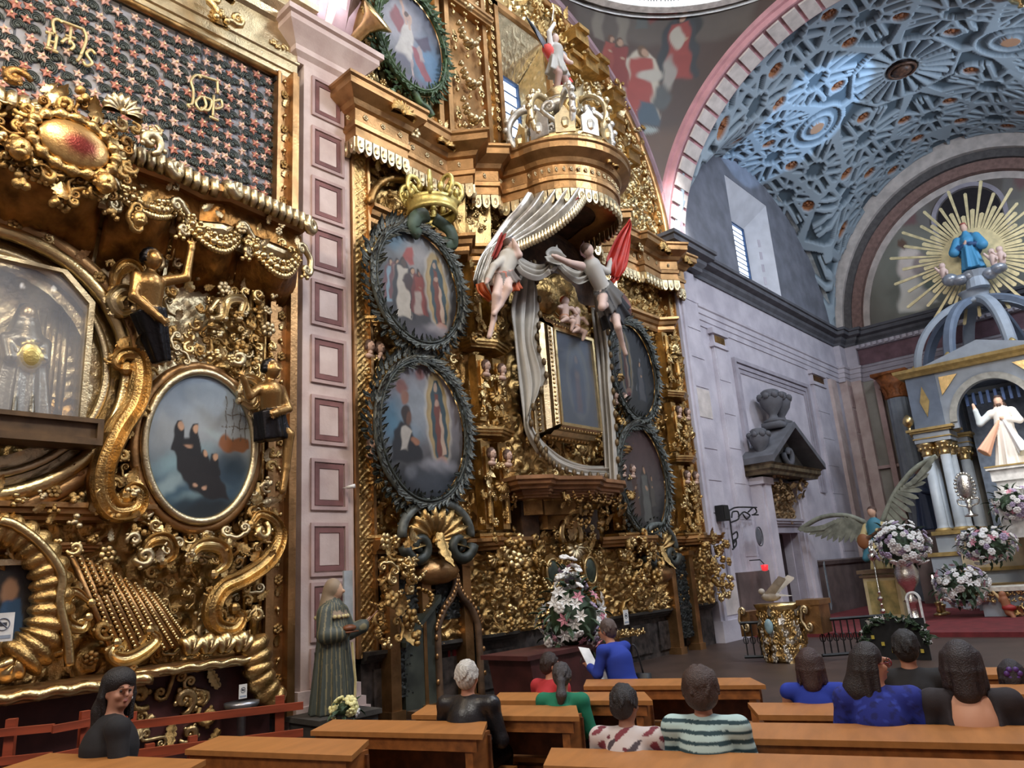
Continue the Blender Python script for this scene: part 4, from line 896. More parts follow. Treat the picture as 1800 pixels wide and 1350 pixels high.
st = Sculpt(); sil = C_(122, 118, 108); st.robe((-.12, .22, .3), (-.12, .22, 1.25), .32, .2, sil, 9, .12).limb((-.12, .22, 1.2), (-.12, .22, 1.38), .2, .12, sil).egg((-.12, .21, 1.52), (.085, .1, .12), C_(170, 150, 120)).limb((-.3, .2, 1.2), (-.28, .05, .95), .08, .06, sil).limb((.06, .2, 1.2), (.04, .05, .98), .08, .06, sil).egg((-.1, .02, .98), (.13, .04, .17), C_(180, 160, 100)).robe((-.12, .25, .95), (-.12, .26, 1.66), .28, .08, C_(120, 118, 112), 7, .08)
so = obj('niche_saint', st.mesh('niche_saint', .022, VGD), None, loc=(2.30, 8.9, 3.55)); tag(so, 'pale robed saint figure standing inside the glazed niche case', 'statue')
# upper lamps reflected by the glass are the altarpiece's own lamp; two small spotlights on the shelf edge
# ---------------------------------------------------------------- oval picture of nuns in a boat
def oval_picture(name, label, cx, cz, rx, rz, y, painter, tiltx=0):
    o = thing(name, label, 'painting', (cx, y, cz)); x, z, Fc = paint_grid(110, 130); c = Canvas(x, z, (90, 90, 90)); painter(c)
    obj('canvas', mesh('canvas', np.stack([x * rx, np.zeros(len(x)), z * rz], 1), Fc, VP, True, c.c), o); return o
def boat(c):
    c.grad(-1, 1, (156, 164, 170)); c.grad(.1, 1, (110, 132, 156), .7); c.grad(.25, -.9, (58, 92, 112)); c.grad(-.5, -1, (26, 42, 52)); c.cloud(.22, 3.2); c.blob(-.3, -.2, .5, .14, (120, 150, 158), .7, .3, .8); c.blob(.35, .15, .3, .06, (150, 166, 170), .6, -.2, .6); c.blob(-.55, -.55, .35, .1, (140, 160, 164), .6, .5, .7); c.blob(.1, -.62, .5, .07, (120, 144, 150), .6, .2, .6); c.blob(.6, -.35, .4, .3, (24, 46, 62), .6, 0, .9); c.blob(.3, -.9, .7, .2, (20, 30, 36), .5)
    c.poly([(.36, .12), (.9, .16), (.94, .0), (.8, -.05), (.5, -.06), (.38, .0)], (112, 72, 44), .02); c.blob(.45, .06, .12, .12, (126, 78, 44), .3)
    for x in (.46, .6, .74, .85): c.line([(x, .1), (x - .02, .72)], .008, (72, 62, 54)); c.line([(x - .1, .3), (x + .1, .3)], .006, (80, 70, 60)); c.line([(x - .08, .48), (x + .08, .48)], .006, (80, 70, 60))
    c.poly([(-.5, -.05), (-.36, .1), (-.1, .05), (.05, -.2), (.3, -.36), (.45, -.52), (.58, -.72), (.1, -.72), (-.2, -.58), (-.42, -.35)], (22, 19, 21), .02)
    for x, z, h in ((-.42, -.1, .42), (-.14, -.16, .46), (.05, -.36, .3), (.24, -.4, .32)): c.poly([(x - .13, z), (x + .13, z), (x + .1, z + h * .55), (x + .04, z + h * .98), (x - .04, z + h * .98), (x - .1, z + h * .6)], (18, 15, 17), .015); c.blob(x + .02, z + h * .82, .045, .05, (178, 140, 112), .25)
    c.blob(-.25, -.02, .08, .03, (160, 124, 100), .4); c.blob(-.1, -.55, .05, .03, (176, 140, 116), .4); c.blob(.08, -.57, .04, .03, (176, 140, 116), .4); c.cloud(.05, 12)
OP = oval_picture('oval_painting', 'oval seascape painting of black-robed women in a boat, in a plain gilt rim', 4.14, 3.72, .68, .92, 8.93, boat)
el = [(math.cos(t), math.sin(t)) for t in np.linspace(0, 2 * PI, 72, endpoint=False)]
MB().tube([(.70 * a, -.02, .945 * b_) for a, b_ in el], .05, 8, True).build('frame', GOLDP, OP, True); MB().tube([(.78 * a, .06, 1.03 * b_) for a, b_ in el], .07, 8, True).build('outer_frame', GOLDR, OP, True)
for k in range(34):
    t = 2 * PI * k / 34; put(('leaf_curl', 'acanthus_leaf', 'berry_cluster')[k % 3], (GOLD, GOLDB, GOLDP)[k % 3], AL, 4.14 + .96 * math.cos(t), 8.9, 3.72 + 1.22 * math.sin(t), .22, PI / 2 - t + rnd.uniform(-.4, .4), rnd.choice((-1, 1)))
# ---------------------------------------------------------------- projecting canopy: scalloped rim, soffit, hanging valances
PL = [(-.6, 8.33), (1.9, 8.33), (2.42, 8.40), (2.72, 8.50), (3.42, 8.52), (3.92, 8.66), (4.2, 8.50), (5.5, 8.70), (5.5, 9.4)]
b = MB(); cornice(b, PL, 6.98, [(-.6, 0), (-.06, 0), (-.02, .05), (.03, .10), (.03, .2), (-.6, .2)]); b.build('canopy_shelf', GOLDR, AL)
def along(pl, step):
    out = []; 
    for (xa, ya), (xb, yb) in zip(pl[:-1], pl[1:]):
        L = math.hypot(xb - xa, yb - ya); n = max(1, int(L / step))
        for i in range(n): t = (i + .5) / n; out.append((xa + (xb - xa) * t, ya + (yb - ya) * t, math.atan2(yb - ya, xb - xa), L / n))
    return out
b = MB()
for x, y, a, L in along(PL[:-1], .11): b.tube([(x - .0, y - .0, 7.20), (x, y - .09, 7.17), (x, y - .1, 7.06), (x, y - .03, 7.0)], .06, 6)
o = b.build('scalloped_rim', GOLDP, AL, True); o['kind'] = 'stuff'
for x, y, z in ((3.42, 8.42, 7.1), (4.22, 8.4, 7.1), (2.72, 8.4, 7.1), (5.5, 8.62, 7.08), (1.9, 8.25, 7.1)):
    MB().tube(spiral(0, 0, .14, .03, PI, 1.3, 14), [.04 + .03 * (1 - i / 14) for i in range(14)], 6).build('rim_volute', GOLDP, AL, True, loc=(x, y, z), rot=(0, 0, .5))
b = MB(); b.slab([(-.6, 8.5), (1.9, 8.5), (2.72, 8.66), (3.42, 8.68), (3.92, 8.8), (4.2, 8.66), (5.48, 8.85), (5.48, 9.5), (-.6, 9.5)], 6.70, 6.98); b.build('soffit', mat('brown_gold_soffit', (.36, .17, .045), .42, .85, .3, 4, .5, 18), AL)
b = MB(); cornice(b, [(1.2, 8.62), (2.7, 8.72), (3.4, 8.78), (3.9, 8.92), (4.2, 8.76), (5.42, 8.95), (5.42, 9.5)], 6.42, [(-.5, 0), (0, 0), (.03, .05), (.03, .12), (.07, .2), (.07, .3), (-.5, .3)]); b.build('valance_course', GOLDP, AL)
def valance(xa, ya, xb, yb, z, drop):
    """bellied hanging segment with a beaded rim and a shell-ribbed underside"""
    n, k = 16, 6; V, Fc = [], []; mx, my = xb - xa, yb - ya
    for i in range(n + 1):
        t = i / n; e = math.sin(PI * t)
        for j in range(k + 1):
            s_ = j / k; V.append((xa + mx * t + .12 * s_, (ya + my * t - .22 * e) * (1 - s_) + 9.27 * s_, z - drop * e * (1 - s_) - .72 * s_ ** 1.25 - .10 * math.sin(PI * s_) + .018 * math.cos(i * PI)))
    for i in range(n):
        for j in range(k): a = i * (k + 1) + j; Fc.append((a, a + 1, a + k + 2, a + k + 1))
    m = len(V); V += [(x, y, z_ + .05) for x, y, z_ in V]; Fc += [tuple(m + q for q in f[::-1]) for f in Fc]
    for i in range(n): a = i * (k + 1); Fc.append((a, a + k + 1, m + a + k + 1, m + a))
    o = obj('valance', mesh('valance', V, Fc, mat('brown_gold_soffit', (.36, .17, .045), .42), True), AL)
    b = MB()
    for i in range(22):
        t = (i + .5) / 22; e = math.sin(PI * t); x, y, zz = xa + mx * t, ya + my * t - .24 * e, z - drop * e; b.ball((x, y, zz), .045, 6, 4)
        if i % 2: b.ball((x, y, zz + .10), .06, 6, 4); b.ball((x, y - .03, zz + .2), .04, 6, 4)
    b.build('valance_beading', GOLDB, AL, True)['kind'] = 'stuff'
    for q in (.15, .38, .62, .85): put('rosette', GOLDB, AL, xa + mx * q, ya + my * q - .24 * math.sin(PI * q) - .02, z - drop * math.sin(PI * q) + .15, .16, q * 3)
for xa, ya, xb, yb, d in ((1.3, 8.5, 2.7, 8.6, .30), (2.75, 8.6, 3.55, 8.72, .26), (3.6, 8.72, 4.5, 8.8, .42), (4.5, 8.75, 5.46, 8.86, .5)): valance(xa, ya, xb, yb, 6.62, d)
for x, y in ((2.72, 8.5), (3.58, 8.6), (4.5, 8.66), (5.44, 8.72)): put('c_scroll', GOLDP, AL, x, y, 6.55, .45, .4, -1, 0, .3); put('fruit_cluster', GOLDB, AL, x, y, 6.3, .22)
scatter(AL, [(1.6, 5.3, 6.45, 6.95)], ['rosette', 'acanthus_leaf', 'berry_cluster', 'leaf_curl'], 40, .12, .2, 8.62, [GOLDB, GOLDP], 21, None, .4, .06)
# oval medallion on the canopy, held by cherubs
MX, MY, MZ = 2.2, 8.10, 6.75
md = MB(); md.ball((0, 0, 0), (.36, .10, .27), 40, 26); mv = np.array(md.V); q_ = np.hypot((mv[:, 0] - .04) / .26, (mv[:, 2] + .02) / .19)[:, None] + .12 * np.sin(mv[:, :1] * 60); w_ = smoothstep(.35, 1.15, q_); obj('medallion_boss', mesh('medallion_boss', md.V, md.F, VGD, True, np.array((.13, .02, .015)) * (1 - w_) + np.array((.5, .31, .12)) * w_), AL, loc=(MX, MY, MZ), rot=(0, .12, 0))
V, Fc = tube([(.42 * a, 0, .32 * b_) for a, b_ in el], [.06 + .02 * math.sin(i * 1.4) for i in range(72)], 8, True); MB().add(V, Fc).build('medallion_rim', GOLD, AL, True, loc=(MX, MY, MZ), rot=(0, .12, 0))
for k in range(22):
    t = 2 * PI * k / 22; put(('leaf_curl', 'acanthus_leaf', 'c_scroll')[k % 3], (GOLD, GOLDB, GOLDD)[k % 3], AL, MX + .58 * math.cos(t), MY + .06, MZ + .47 * math.sin(t), .28, PI / 2 - t, rnd.choice((-1, 1)), 0, 0, 1.4)
scatter(AL, [(1.3, 3.1, 6.0, 6.5), (1.3, 3.2, 7.0, 7.4), (1.2, 1.9, 6.4, 7.2)], ['leaf_curl', 'acanthus_leaf', 'berry_cluster', 'c_scroll', 'fruit_cluster'], 46, .2, .36, 8.2, [GOLD, GOLDB, GOLDD], 15, None, .4, .1, [(MX, MZ, .4, .3)])
put('scallop_shell', GOLDP, AL, 2.62, 8.0, 7.3, .42); put('leaf_curl', GOLDP, AL, 2.95, 8.05, 7.08, .4, .4)
for px, py, s in ((185, 322, .11), (35, 262, .11), (245, 385, .08)):
    p = wp(px, py, 8.05); m_ = MB(); m_.ball((0, 0, 0), (s, s, s * 1.15), 10, 7); m_.ball((0, -s, -.1 * s), (s * .2, s * .25, s * .22), 6, 4); m_.ball((0, -.5 * s, -.6 * s), (s * .6, s * .5, s * .4), 8, 5); ch = m_.build('cherub_head', GOLD, AL, True, loc=tuple(p))
    h_ = MB(); [h_.ball((s * .85 * math.cos(a), .1 * s, s * .9 * math.sin(a)), s * .4, 6, 4) for a in np.linspace(-.2, PI + .2, 7)]; h_.build('curls', GOLDD, ch, True)
# ---------------------------------------------------------------- gilded carved figures
def angel(name, label, joints, loc, gold=C_(160, 124, 76), dark=C_(40, 38, 40)):
    s = Sculpt(); j = joints; s.limb(j['hip'], j['chest'], .13, .17, gold).limb(j['chest'], j['neck'], .15, .06, gold).egg(j['head'], (.095, .105, .125), gold).egg(np.array(j['head']) + np.array([.05, -.09, -.01]), (.02, .03, .025), gold)
    for side in ('l', 'r'):
        a = j['arm_' + side]; s.chain(a, [.07, .055, .042], gold, .03); e = np.array(a[-1]); d = e - np.array(a[-2]); d /= np.linalg.norm(d); n = np.cross(d, [0, 1, 0]); n /= np.linalg.norm(n) + 1e-6; s.limb(e, e + d * .07, .04, .035, gold)
        for q in (-.03, -.01, .01, .03): s.limb(e + d * .06 + n * q, e + d * (.15 - abs(q)) + n * q * 1.5, .013, .010, gold, .008)
        s.limb(e + d * .03 + n * .035, e + d * .09 + n * .07, .014, .011, gold, .008)
        if 'leg_' + side in j: s.chain(j['leg_' + side], [.1, .075, .05, .045], gold, .03)
    s.robe(j['robe'][1], j['robe'][0], j['rr'][0], j['rr'][1], dark, 7, .12, .9); h = np.array(j['head'])
    for a in np.linspace(-.3, 3.4, 8): s.egg(h + np.array([.085 * math.cos(a) - .02, .03, .10 * math.sin(a) + .02]), (.05, .07, .05), dark, .015)
    o = obj(name, s.mesh(name, .018, VGD), None, loc=loc); return tag(o, label, 'statue')
angel('carved_angel', 'gilded carved angel with dark drapery raising one arm above the seascape oval', dict(hip=(.0, 0, .35), chest=(-.03, -.05, .68), neck=(-.03, -.06, .86), head=(-.02, -.1, 1.0), arm_l=[(-.18, -.05, .76), (-.22, -.12, .48), (.05, -.2, .25)], arm_r=[(.13, -.05, .78), (.38, -.1, .88), (.42, -.12, 1.28)], robe=((.0, 0, .38), (.2, .02, -.22)), rr=(.1, .2)), tuple(wp(258, 600, 8.62)), )
angel('carved_angel', 'gilded carved angel crouching with one leg down at the right edge, beside the pink pilaster', dict(hip=(.05, 0, .3), chest=(.0, -.05, .6), neck=(-.02, -.07, .76), head=(.0, -.1, .9), arm_l=[(-.15, -.05, .64), (-.32, -.1, .5), (-.42, -.15, .68)], arm_r=[(.15, -.05, .66), (.24, -.1, .4), (.0, -.2, .3)], leg_l=[(.05, 0, .25), (.25, -.1, .05), (.22, -.1, -.4), (.16, -.12, -.7)], robe=((.02, 0, .36), (.08, 0, -.02)), rr=(.22, .2)), tuple(wp(470, 770, 8.65)))
# small picture and sign in the lobed arch at the far left
SP_ = thing('small_framed_picture', 'small dark framed picture under the lobed arch at the far left', 'painting', tuple(wp(5, 1060, 8.85)))
c = None; x, z, Fc = paint_grid(30, 40, False); c = Canvas(x, z, (34, 30, 30)); c.blob(.2, .3, .3, .35, (150, 112, 84), .3); c.poly([(-.3, -1), (.9, -1), (.6, .1), (.0, .05)], (44, 74, 104), .05); obj('canvas', mesh('canvas', np.stack([x * .24, 0 * x, z * .36], 1), Fc, VP, True, c.c), SP_)
fm = MB(); fm.box(-.30, -.24, -.05, .04, -.42, .42); fm.box(.24, .30, -.05, .04, -.42, .42); fm.box(-.24, .24, -.05, .04, .36, .42); fm.box(-.24, .24, -.05, .04, -.42, -.36); fm.build('frame', GOLDP, SP_)
def no_photo_sign(name, label, p, w, h, lean=0):
    s = thing(name, label, 'sign', tuple(p)); MB().box(-w / 2, w / 2, 0, .01, 0, h).build('card', WHITE, s, rot=(lean, 0, 0))
    b = MB(); r = w * .3; b.tube([(r * math.cos(t), -.004, h * .6 + r * math.sin(t)) for t in np.linspace(0, 2 * PI, 20, endpoint=False)], r * .09, 4, True); b.tube([(-r * .7, -.004, h * .6 + r * .7), (r * .7, -.004, h * .6 - r * .7)], r * .09, 4); b.build('no_sign_ring', mat('grey_print', srgb(110, 116, 130), .8), s); MB().box(-r * .6, r * .6, -.003, .001, h * .6 - r * .3, h * .6 + r * .3).build('camera_mark', mat('dark_print', srgb(60, 62, 70), .8), s); MB().box(-w * .4, w * .4, -.003, .001, h * .1, h * .22).build('print_line', mat('pale_print', srgb(150, 160, 176), .8), s); return s
no_photo_sign('notice_card', 'white card with crossed-out camera sign under the lobed arch', wp(2, 1128, 8.5), .18, .26)
no_photo_sign('notice_card', 'small white notice card standing left of the pilaster foot', wp(427, 1228, 8.8), .10, .16)
b = MB(); b.lathe([(.05, 0), (.05, .62), (.16, .66), (.2, .7), (.2, .74), (.02, .74)], 12, tuple(wp(425, 1230, 8.8) - np.array([0, 0, .76]))); tag(b.build('votive_stand', mat('grey_steel', (.3, .3, .32), .35, .8), None, True), 'grey steel stand under the small white notice card', 'stand')
# ---------------------------------------------------------------- flowered choir screen above the canopy
SCN = thing('flowered_screen', 'grey screen of pink star flowers and dark curls above the left altarpiece', 'screen', (3.2, 9.3, 7.2))
SCRG = mat('dusty_blue_boards', srgb(142, 144, 154), .8, 0, .15, 3)
SX0, SX1, SZ0, SZ1 = 1.0, 5.22, 7.0, 9.84
for k in range(11): xa = SX0 + (SX1 - SX0) * k / 11; MB().box(xa + .006 - 3.2, xa + (SX1 - SX0) / 11 - .006 - 3.2, .0, .05, SZ0 - 7.2, SZ1 - 7.2).build('board', SCRG, SCN)
for k in range(1, 11): xa = SX0 + (SX1 - SX0) * k / 11 - 3.2; MB().box(xa - .012, xa + .012, -.02, .0, SZ0 - 7.2, SZ1 - 7.2).build('batten', mat('dark_batten', srgb(70, 74, 84), .7), SCN)
def star_me(m):
    mb = MB(); k = 5; P = []
    for j in range(10): a = PI / 2 + PI * j / 5; r = .085 if j % 2 == 0 else .042; P.append((r * math.cos(a), r * math.sin(a)))
    V = [(0, -.05, 0)] + [(x, -.02, z) for x, z in P] + [(x, .01, z) for x, z in P]; Fc = [(0, 1 + (j + 1) % 10, 1 + j) for j in range(10)] + [(1 + j, 1 + (j + 1) % 10, 11 + (j + 1) % 10, 11 + j) for j in range(10)]; mb.add(V, Fc); return mb.me('star_flower', m)
stars = [star_me(mat('pink_star', srgb(190, 146, 136), .6, 0, .2, 5)), star_me(mat('rose_star', srgb(172, 116, 104), .6, 0, .2, 5)), star_me(mat('pale_star', srgb(200, 172, 162), .6, 0, .2, 5))]
cm = MB()
for r in (.095, .066, .038): cm.tube([(r * math.cos(t), -.02 - .1 * (.1 - r), r * math.sin(t)) for t in np.linspace(-.5, PI + .9, 10)], .013, 4)
cm.ball((0, .0, .02), (.07, .02, .055), 8, 4); curlm = cm.me('dark_curl', mat('dark_green_curl', srgb(60, 68, 66), .5, 0, .3, 9), True)
dm = MB(); dm.ball((0, 0, 0), .021, 6, 4); dotm = dm.me('flower_centre', mat('pale_gold_dot', srgb(226, 196, 160), .35, .3), True)
n_ = 0
for i in range(21):
    for j in range(14):
        x = SX0 + .1 + i * .2 + (.0 if j % 2 else .0); z = SZ0 + .1 + j * .2
        if x > SX1 - .05 or z > SZ1 - .06: continue
        jx, jz = rnd.uniform(-.04, .04), rnd.uniform(-.04, .04); s = rnd.uniform(.78, 1.02)
        f = obj('star_flower', rnd.choice(stars), SCN, loc=(x + jx - 3.2, -.045, z + jz - 7.2), rot=(0, rnd.uniform(-.4, .4), 0), scale=s); obj('flower_centre', dotm, f, loc=(0, -.05, 0))
        obj('dark_curl', curlm, SCN, loc=(x + jx + .09 - 3.2, -.02, z + jz - .10 - 7.2), rot=(0, rnd.uniform(-.5, .7), 0), scale=s * .98)
MG = mat('pale_gilt_letters', srgb(196, 178, 132), .4, .5, .1)
def monogram(strokes, y):
    b = MB()
    for q in strokes: b.tube(smooth_path([tuple(wp(px, py, y) - np.array([3.2, 9.3, 7.2])) for px, py in q], 6), .022, 5)
    return b.build('monogram', MG, SCN, True)
IHS = [[(88, 58), (84, 84)], [(100, 62), (96, 90)], [(86, 72), (100, 76)], [(80, 56), (94, 60)], [(80, 84), (90, 87)], [(92, 89), (102, 92)], [(96, 60), (93, 38), (102, 34), (110, 40)], [(100, 34), (148, 52)], [(146, 50), (152, 68), (142, 98)], [(125, 50), (122, 78)], [(115, 62), (133, 68)], [(108, 75), (118, 68), (130, 80), (124, 88)], [(142, 98), (136, 108)], [(168, 96), (160, 88), (152, 94), (158, 104), (162, 112), (152, 116), (146, 108)]]
JHP = [[(334, 190), (330, 184), (338, 182), (340, 160), (336, 142), (346, 132), (354, 138)], [(350, 132), (382, 142)], [(382, 142), (383, 165)], [(352, 170), (344, 180), (352, 194), (362, 186), (358, 172), (350, 170)], [(358, 170), (372, 178), (366, 194), (352, 190)], [(376, 168), (374, 206)], [(376, 178), (388, 176), (390, 188), (378, 192)], [(368, 205), (384, 212)]]
monogram(IHS, 9.18); monogram(JHP, 9.18)
b = MB(); b.tube([(SX0 - 3.2, -.10, SZ1 - 7.18), (SX1 + .06 - 3.2, -.10, SZ1 - 7.18)], .055, 8); b.build('top_rod', GOLDD, SCN, True); MB().box(SX1 - .02 - 3.2, SX1 + .09 - 3.2, -.13, -.02, SZ1 - 7.3, SZ1 - 7.12).build('rod_end', BLACK, SCN)
# gilded entablature above the screen
EN = MB(); cornice(EN, [(-.6, 9.25), (5.55, 9.25), (5.55, 9.6)], 9.92, [(-.3, 0), (.02, 0), (.02, .12), (.05, .14), (.05, .3), (.08, .32), (.08, .46), (.02, .5), (.02, .95), (.08, 1.0), (.12, 1.1), (.22, 1.2), (.22, 1.32), (.3, 1.36), (.3, 1.48), (-.3, 1.48)])
EN.build('upper_entablature', GOLDP, AL)
bp = wp(385, 20, 8.9); put('acanthus_leaf', GOLDB, AL, bp[0], bp[1], bp[2], .5, PI, 1, 0, 0, 1.6); put('c_scroll', GOLDB, AL, bp[0] + .1, bp[1], bp[2] + .1, .55, 1.2); put('fruit_cluster', GOLDB, AL, bp[0], bp[1] - .05, bp[2] - .1, .36); put('scallop_shell', GOLDB, AL, bp[0] - .05, bp[1], bp[2] + .3, .5)
for q in ((480, 72), (490, 80), (500, 85)): p = wp(*q, 9.15); put('leaf_curl', GOLDB, AL, *p, .16, rnd.uniform(0, 6))

CH = thing('chandelier', 'ring chandelier with small white bulbs hanging in the nave', 'chandelier', (3.75, 2.2, 8.1))
b = MB(); b.tube([(.7 * a, .7 * c, 0) for a, c in el], .03, 6, True); b.tube([(0, 0, .05), (0, 0, 8.2)], .015, 5); [b.tube([(.7 * math.cos(a), .7 * math.sin(a), 0), (0, 0, .5)], .012, 4) for a in (0, PI / 2, PI, -PI / 2)]; b.build('ring', GOLDD, CH, True)
BUL = mat('white_bulb', (1, .95, .85), .5, emit=(1, .93, .82, 60))
for k in range(8): a = 2 * PI * k / 8; MB().ball((.7 * math.cos(a), .7 * math.sin(a), .09), (.05, .05, .07), 8, 6).build('bulb', BUL, CH, True)
# ================================================================ MAIN ALTARPIECE of the crossing
AM = thing('altarpiece', 'tall gilded altarpiece with oval pictures and a central framed picture, under the wall arch', 'altarpiece')
BX0, BX1 = 6.62, 17.15; AXC = 11.4
def fol(seed, cell=.5, mir=None): return lambda x, z: foliage_field(x, z, cell, seed, mir)
# carved ground: main field, upper field cut to the arch and round the window
relief('carved_ground', BX0, BX1, 1.0, 10.3, 9.36, .085, fol(1, .52), GOLD, AM, .042)
relief('carved_ground', BX0, BX1 + .3, 10.3, 16.0, 9.38, .075, fol(2, .55), GOLDB, AM, .045, lambda x, z: (((x - 12.1) / 5.6) ** 2 + (np.maximum(z - 10.6, 0) / 5.6) ** 2 < 1) & ~((x > 10.75) & (x < 12.55) & (z > 11.15) & (z < 14.65)))
# window border and broad gilt mouldings of the upper register
b = MB(); 
for a, bb, y in ((0, .12, 9.2), (.16, .24, 9.26)):
    x0, x1, z0, z1 = 10.78 - bb, 12.52 + bb, 11.18 - bb, 14.62 + bb; b.box(x0, x0 + bb - a, y, 9.4, z0, z1); b.box(x1 - bb + a, x1, y, 9.4, z0, z1); b.box(x0, x1, y, 9.4, z1 - bb + a, z1)
b.build('window_surround', GOLDR, AM)
for k in range(30): put('rosette', GOLDB, AM, 10.58 if k % 2 else 12.72, 9.24, 11.2 + k * .118, .15, k)
def quad_relief(name, A, B, C, D, amp, fn, m, nx, nz):
    A, B, C, D = (np.array(q, float) for q in (A, B, C, D)); n = np.cross(B - A, D - A); n /= np.linalg.norm(n)
    def f(u, v):
        P = (A[None] * ((1 - u) * (1 - v))[:, None] + B[None] * (u * (1 - v))[:, None] + C[None] * (u * v)[:, None] + D[None] * ((1 - u) * v)[:, None]); return P + n[None] * (amp * fn(u * np.linalg.norm(B - A), v * np.linalg.norm(D - A)))[:, None]
    P, Fc = grid(nx, nz, f); return obj(name, mesh(name, P, Fc, m, True), AM)
quad_relief('reveal_carving', (12.49, 9.3, 11.2), (12.29, 10.0, 11.75), (12.29, 10.0, 13.7), (12.49, 9.3, 14.6), -.03, fol(7, .3), GOLDP, 20, 60)
quad_relief('reveal_carving', (10.8, 9.3, 14.59), (12.49, 9.3, 14.59), (12.3, 10.0, 13.72), (11.5, 10.0, 13.72), .03, fol(8, .3), GOLDP, 44, 24)
# outer borders
for xa, xb in ((6.62, 6.93), (16.85, 17.15)):
    relief('studded_border', xa, xb, .9, 9.2, 9.16, .03, lambda x, z: diamond_field(x - 6.62, z, .21), GOLD, AM, .018)
    b = MB(); b.box(xa, xb, 9.17, 9.5, .9, 9.2); b.box(xa - .03, xa + .02, 9.1, 9.5, .9, 9.2); b.box(xb - .02, xb + .03, 9.1, 9.5, .9, 9.2); b.build('border_strip', GOLDR, AM)
ab = MB(); arch(ab, 12.1, 10.6, 1, 1, 9.3, [(4.22, -.1), (4.22, .1), (4.26, .16), (4.4, .16), (4.45, .1), (4.45, -.1)], .02, PI - .02, 50, 'y'); ab.build('arch_border', GOLDR, AM, True)
for k in range(64):
    t = PI * (k + .5) / 64; put(('rosette', 'acanthus_leaf', 'leaf_curl')[k % 3], GOLDB, AM, 12.1 + 5.05 * math.cos(t), 9.2, 10.6 + 5.05 * math.sin(t), .26, PI / 2 - t)
# ---------------------------------------------------------------- great cornice with hanging leaf fringe; smaller architrave below
PLN = [(6.5, 9.5), (6.5, 8.86), (7.62, 8.86), (7.66, 9.0), (8.75, 9.05), (9.05, 8.66), (9.35, 8.98), (9.75, 8.66), (10.05, 8.86), (10.25, 8.30)]
arcp = [(11.45 - 1.2 * math.cos(t), 8.3 - 1.05 * math.sin(t)) for t in np.linspace(0, PI, 25)]
PLR = [(12.65, 8.30), (12.85, 8.86), (13.15, 8.66), (13.55, 8.98), (13.85, 8.66), (14.15, 9.05), (15.3, 9.0), (15.35, 8.86), (16.2, 8.9), (16.6, 8.62), (16.95, 8.9), (17.35, 8.86), (17.4, 9.5)]
GPL = PLN[:-1] + arcp + PLR[1:]
cprof = [(-.5, 0), (-.03, 0), (.0, .05), (.0, .20), (.04, .22), (.05, .3), (.02, .33), (.02, .55), (.08, .58), (.12, .66), (.24, .74), (.30, .78), (.30, .9), (.34, .93), (.34, .98), (-.5, .98)]
b = MB(); cornice(b, GPL, 9.12, cprof); b.build('great_cornice', GOLDR, AM)
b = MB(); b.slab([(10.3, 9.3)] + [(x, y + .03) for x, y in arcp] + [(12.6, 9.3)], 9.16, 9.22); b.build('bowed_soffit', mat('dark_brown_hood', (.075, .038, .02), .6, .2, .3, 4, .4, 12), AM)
for x, y, a, L in along(GPL, .155):
    c, s_ = math.cos(a), math.sin(a); w, h = L * .43, .27
    V = []
    for yy in (-.035, .03):
        for u, v in ((-w, .02), (w, .02), (w, -h * .62), (w * .6, -h * .9), (0, -h), (-w * .6, -h * .9), (-w, -h * .62)): V.append((x + c * u + s_ * yy, y + s_ * u - c * yy, 9.12 + v))
    me_ = MB().add(V, [tuple(range(7)), tuple(range(13, 6, -1))] + [(i, i + 7, (i + 1) % 7 + 7, (i + 1) % 7) for i in range(7)]); me_.ball((x + s_ * -.05 * 0 + s_ * .0, y - c * .035, 9.0), (w * .7, .03, .085), 6, 4)
    me_.build('fringe_leaf', GOLDP, AM)
for x, y, a, L in along(GPL, .32): put('rosette', GOLDP, AM, x + .03 * math.sin(a), y - .03 * math.cos(a), 9.56, .12)
for x, y, s in ((7.3, 8.6, .5), (8.5, 8.8, .42), (11.5, 7.1, .36), (14.4, 8.8, .42), (16.0, 8.6, .5), (17.2, 8.6, .42)): put('scallop_shell', GOLD, AM, x, y, 9.80, s, PI if False else 0, 1, -.2)
for x, y in ((7.75, 8.8), (15.2, 8.8)): put('rosette', GOLDP, AM, x, y, 9.75, .3)
b = MB(); sc = [(x, y + .22) for x, y in PLN[2:-1]]; cornice(b, [(6.95, 9.15), (7.9, 9.2)] + [(x, min(9.25, y + .25)) for x, y in PLN[4:-1]] + [(10.2, 9.2)], 7.78, [(-.3, 0), (.0, 0), (.03, .06), (.03, .14), (.08, .18), (.10, .26), (.16, .3), (.16, .36), (-.3, .36)]); b.build('architrave', GOLDR, AM); b = MB(); cornice(b, [(13.2, 9.2), (13.5, 9.2), (13.85, 8.9), (14.2, 9.25), (16.2, 9.2), (16.5, 8.9), (16.9, 9.2)], 7.78, [(-.3, 0), (.0, 0), (.03, .06), (.03, .14), (.08, .18), (.10, .26), (.16, .3), (.16, .36), (-.3, .36)]); b.build('architrave', GOLDR, AM)
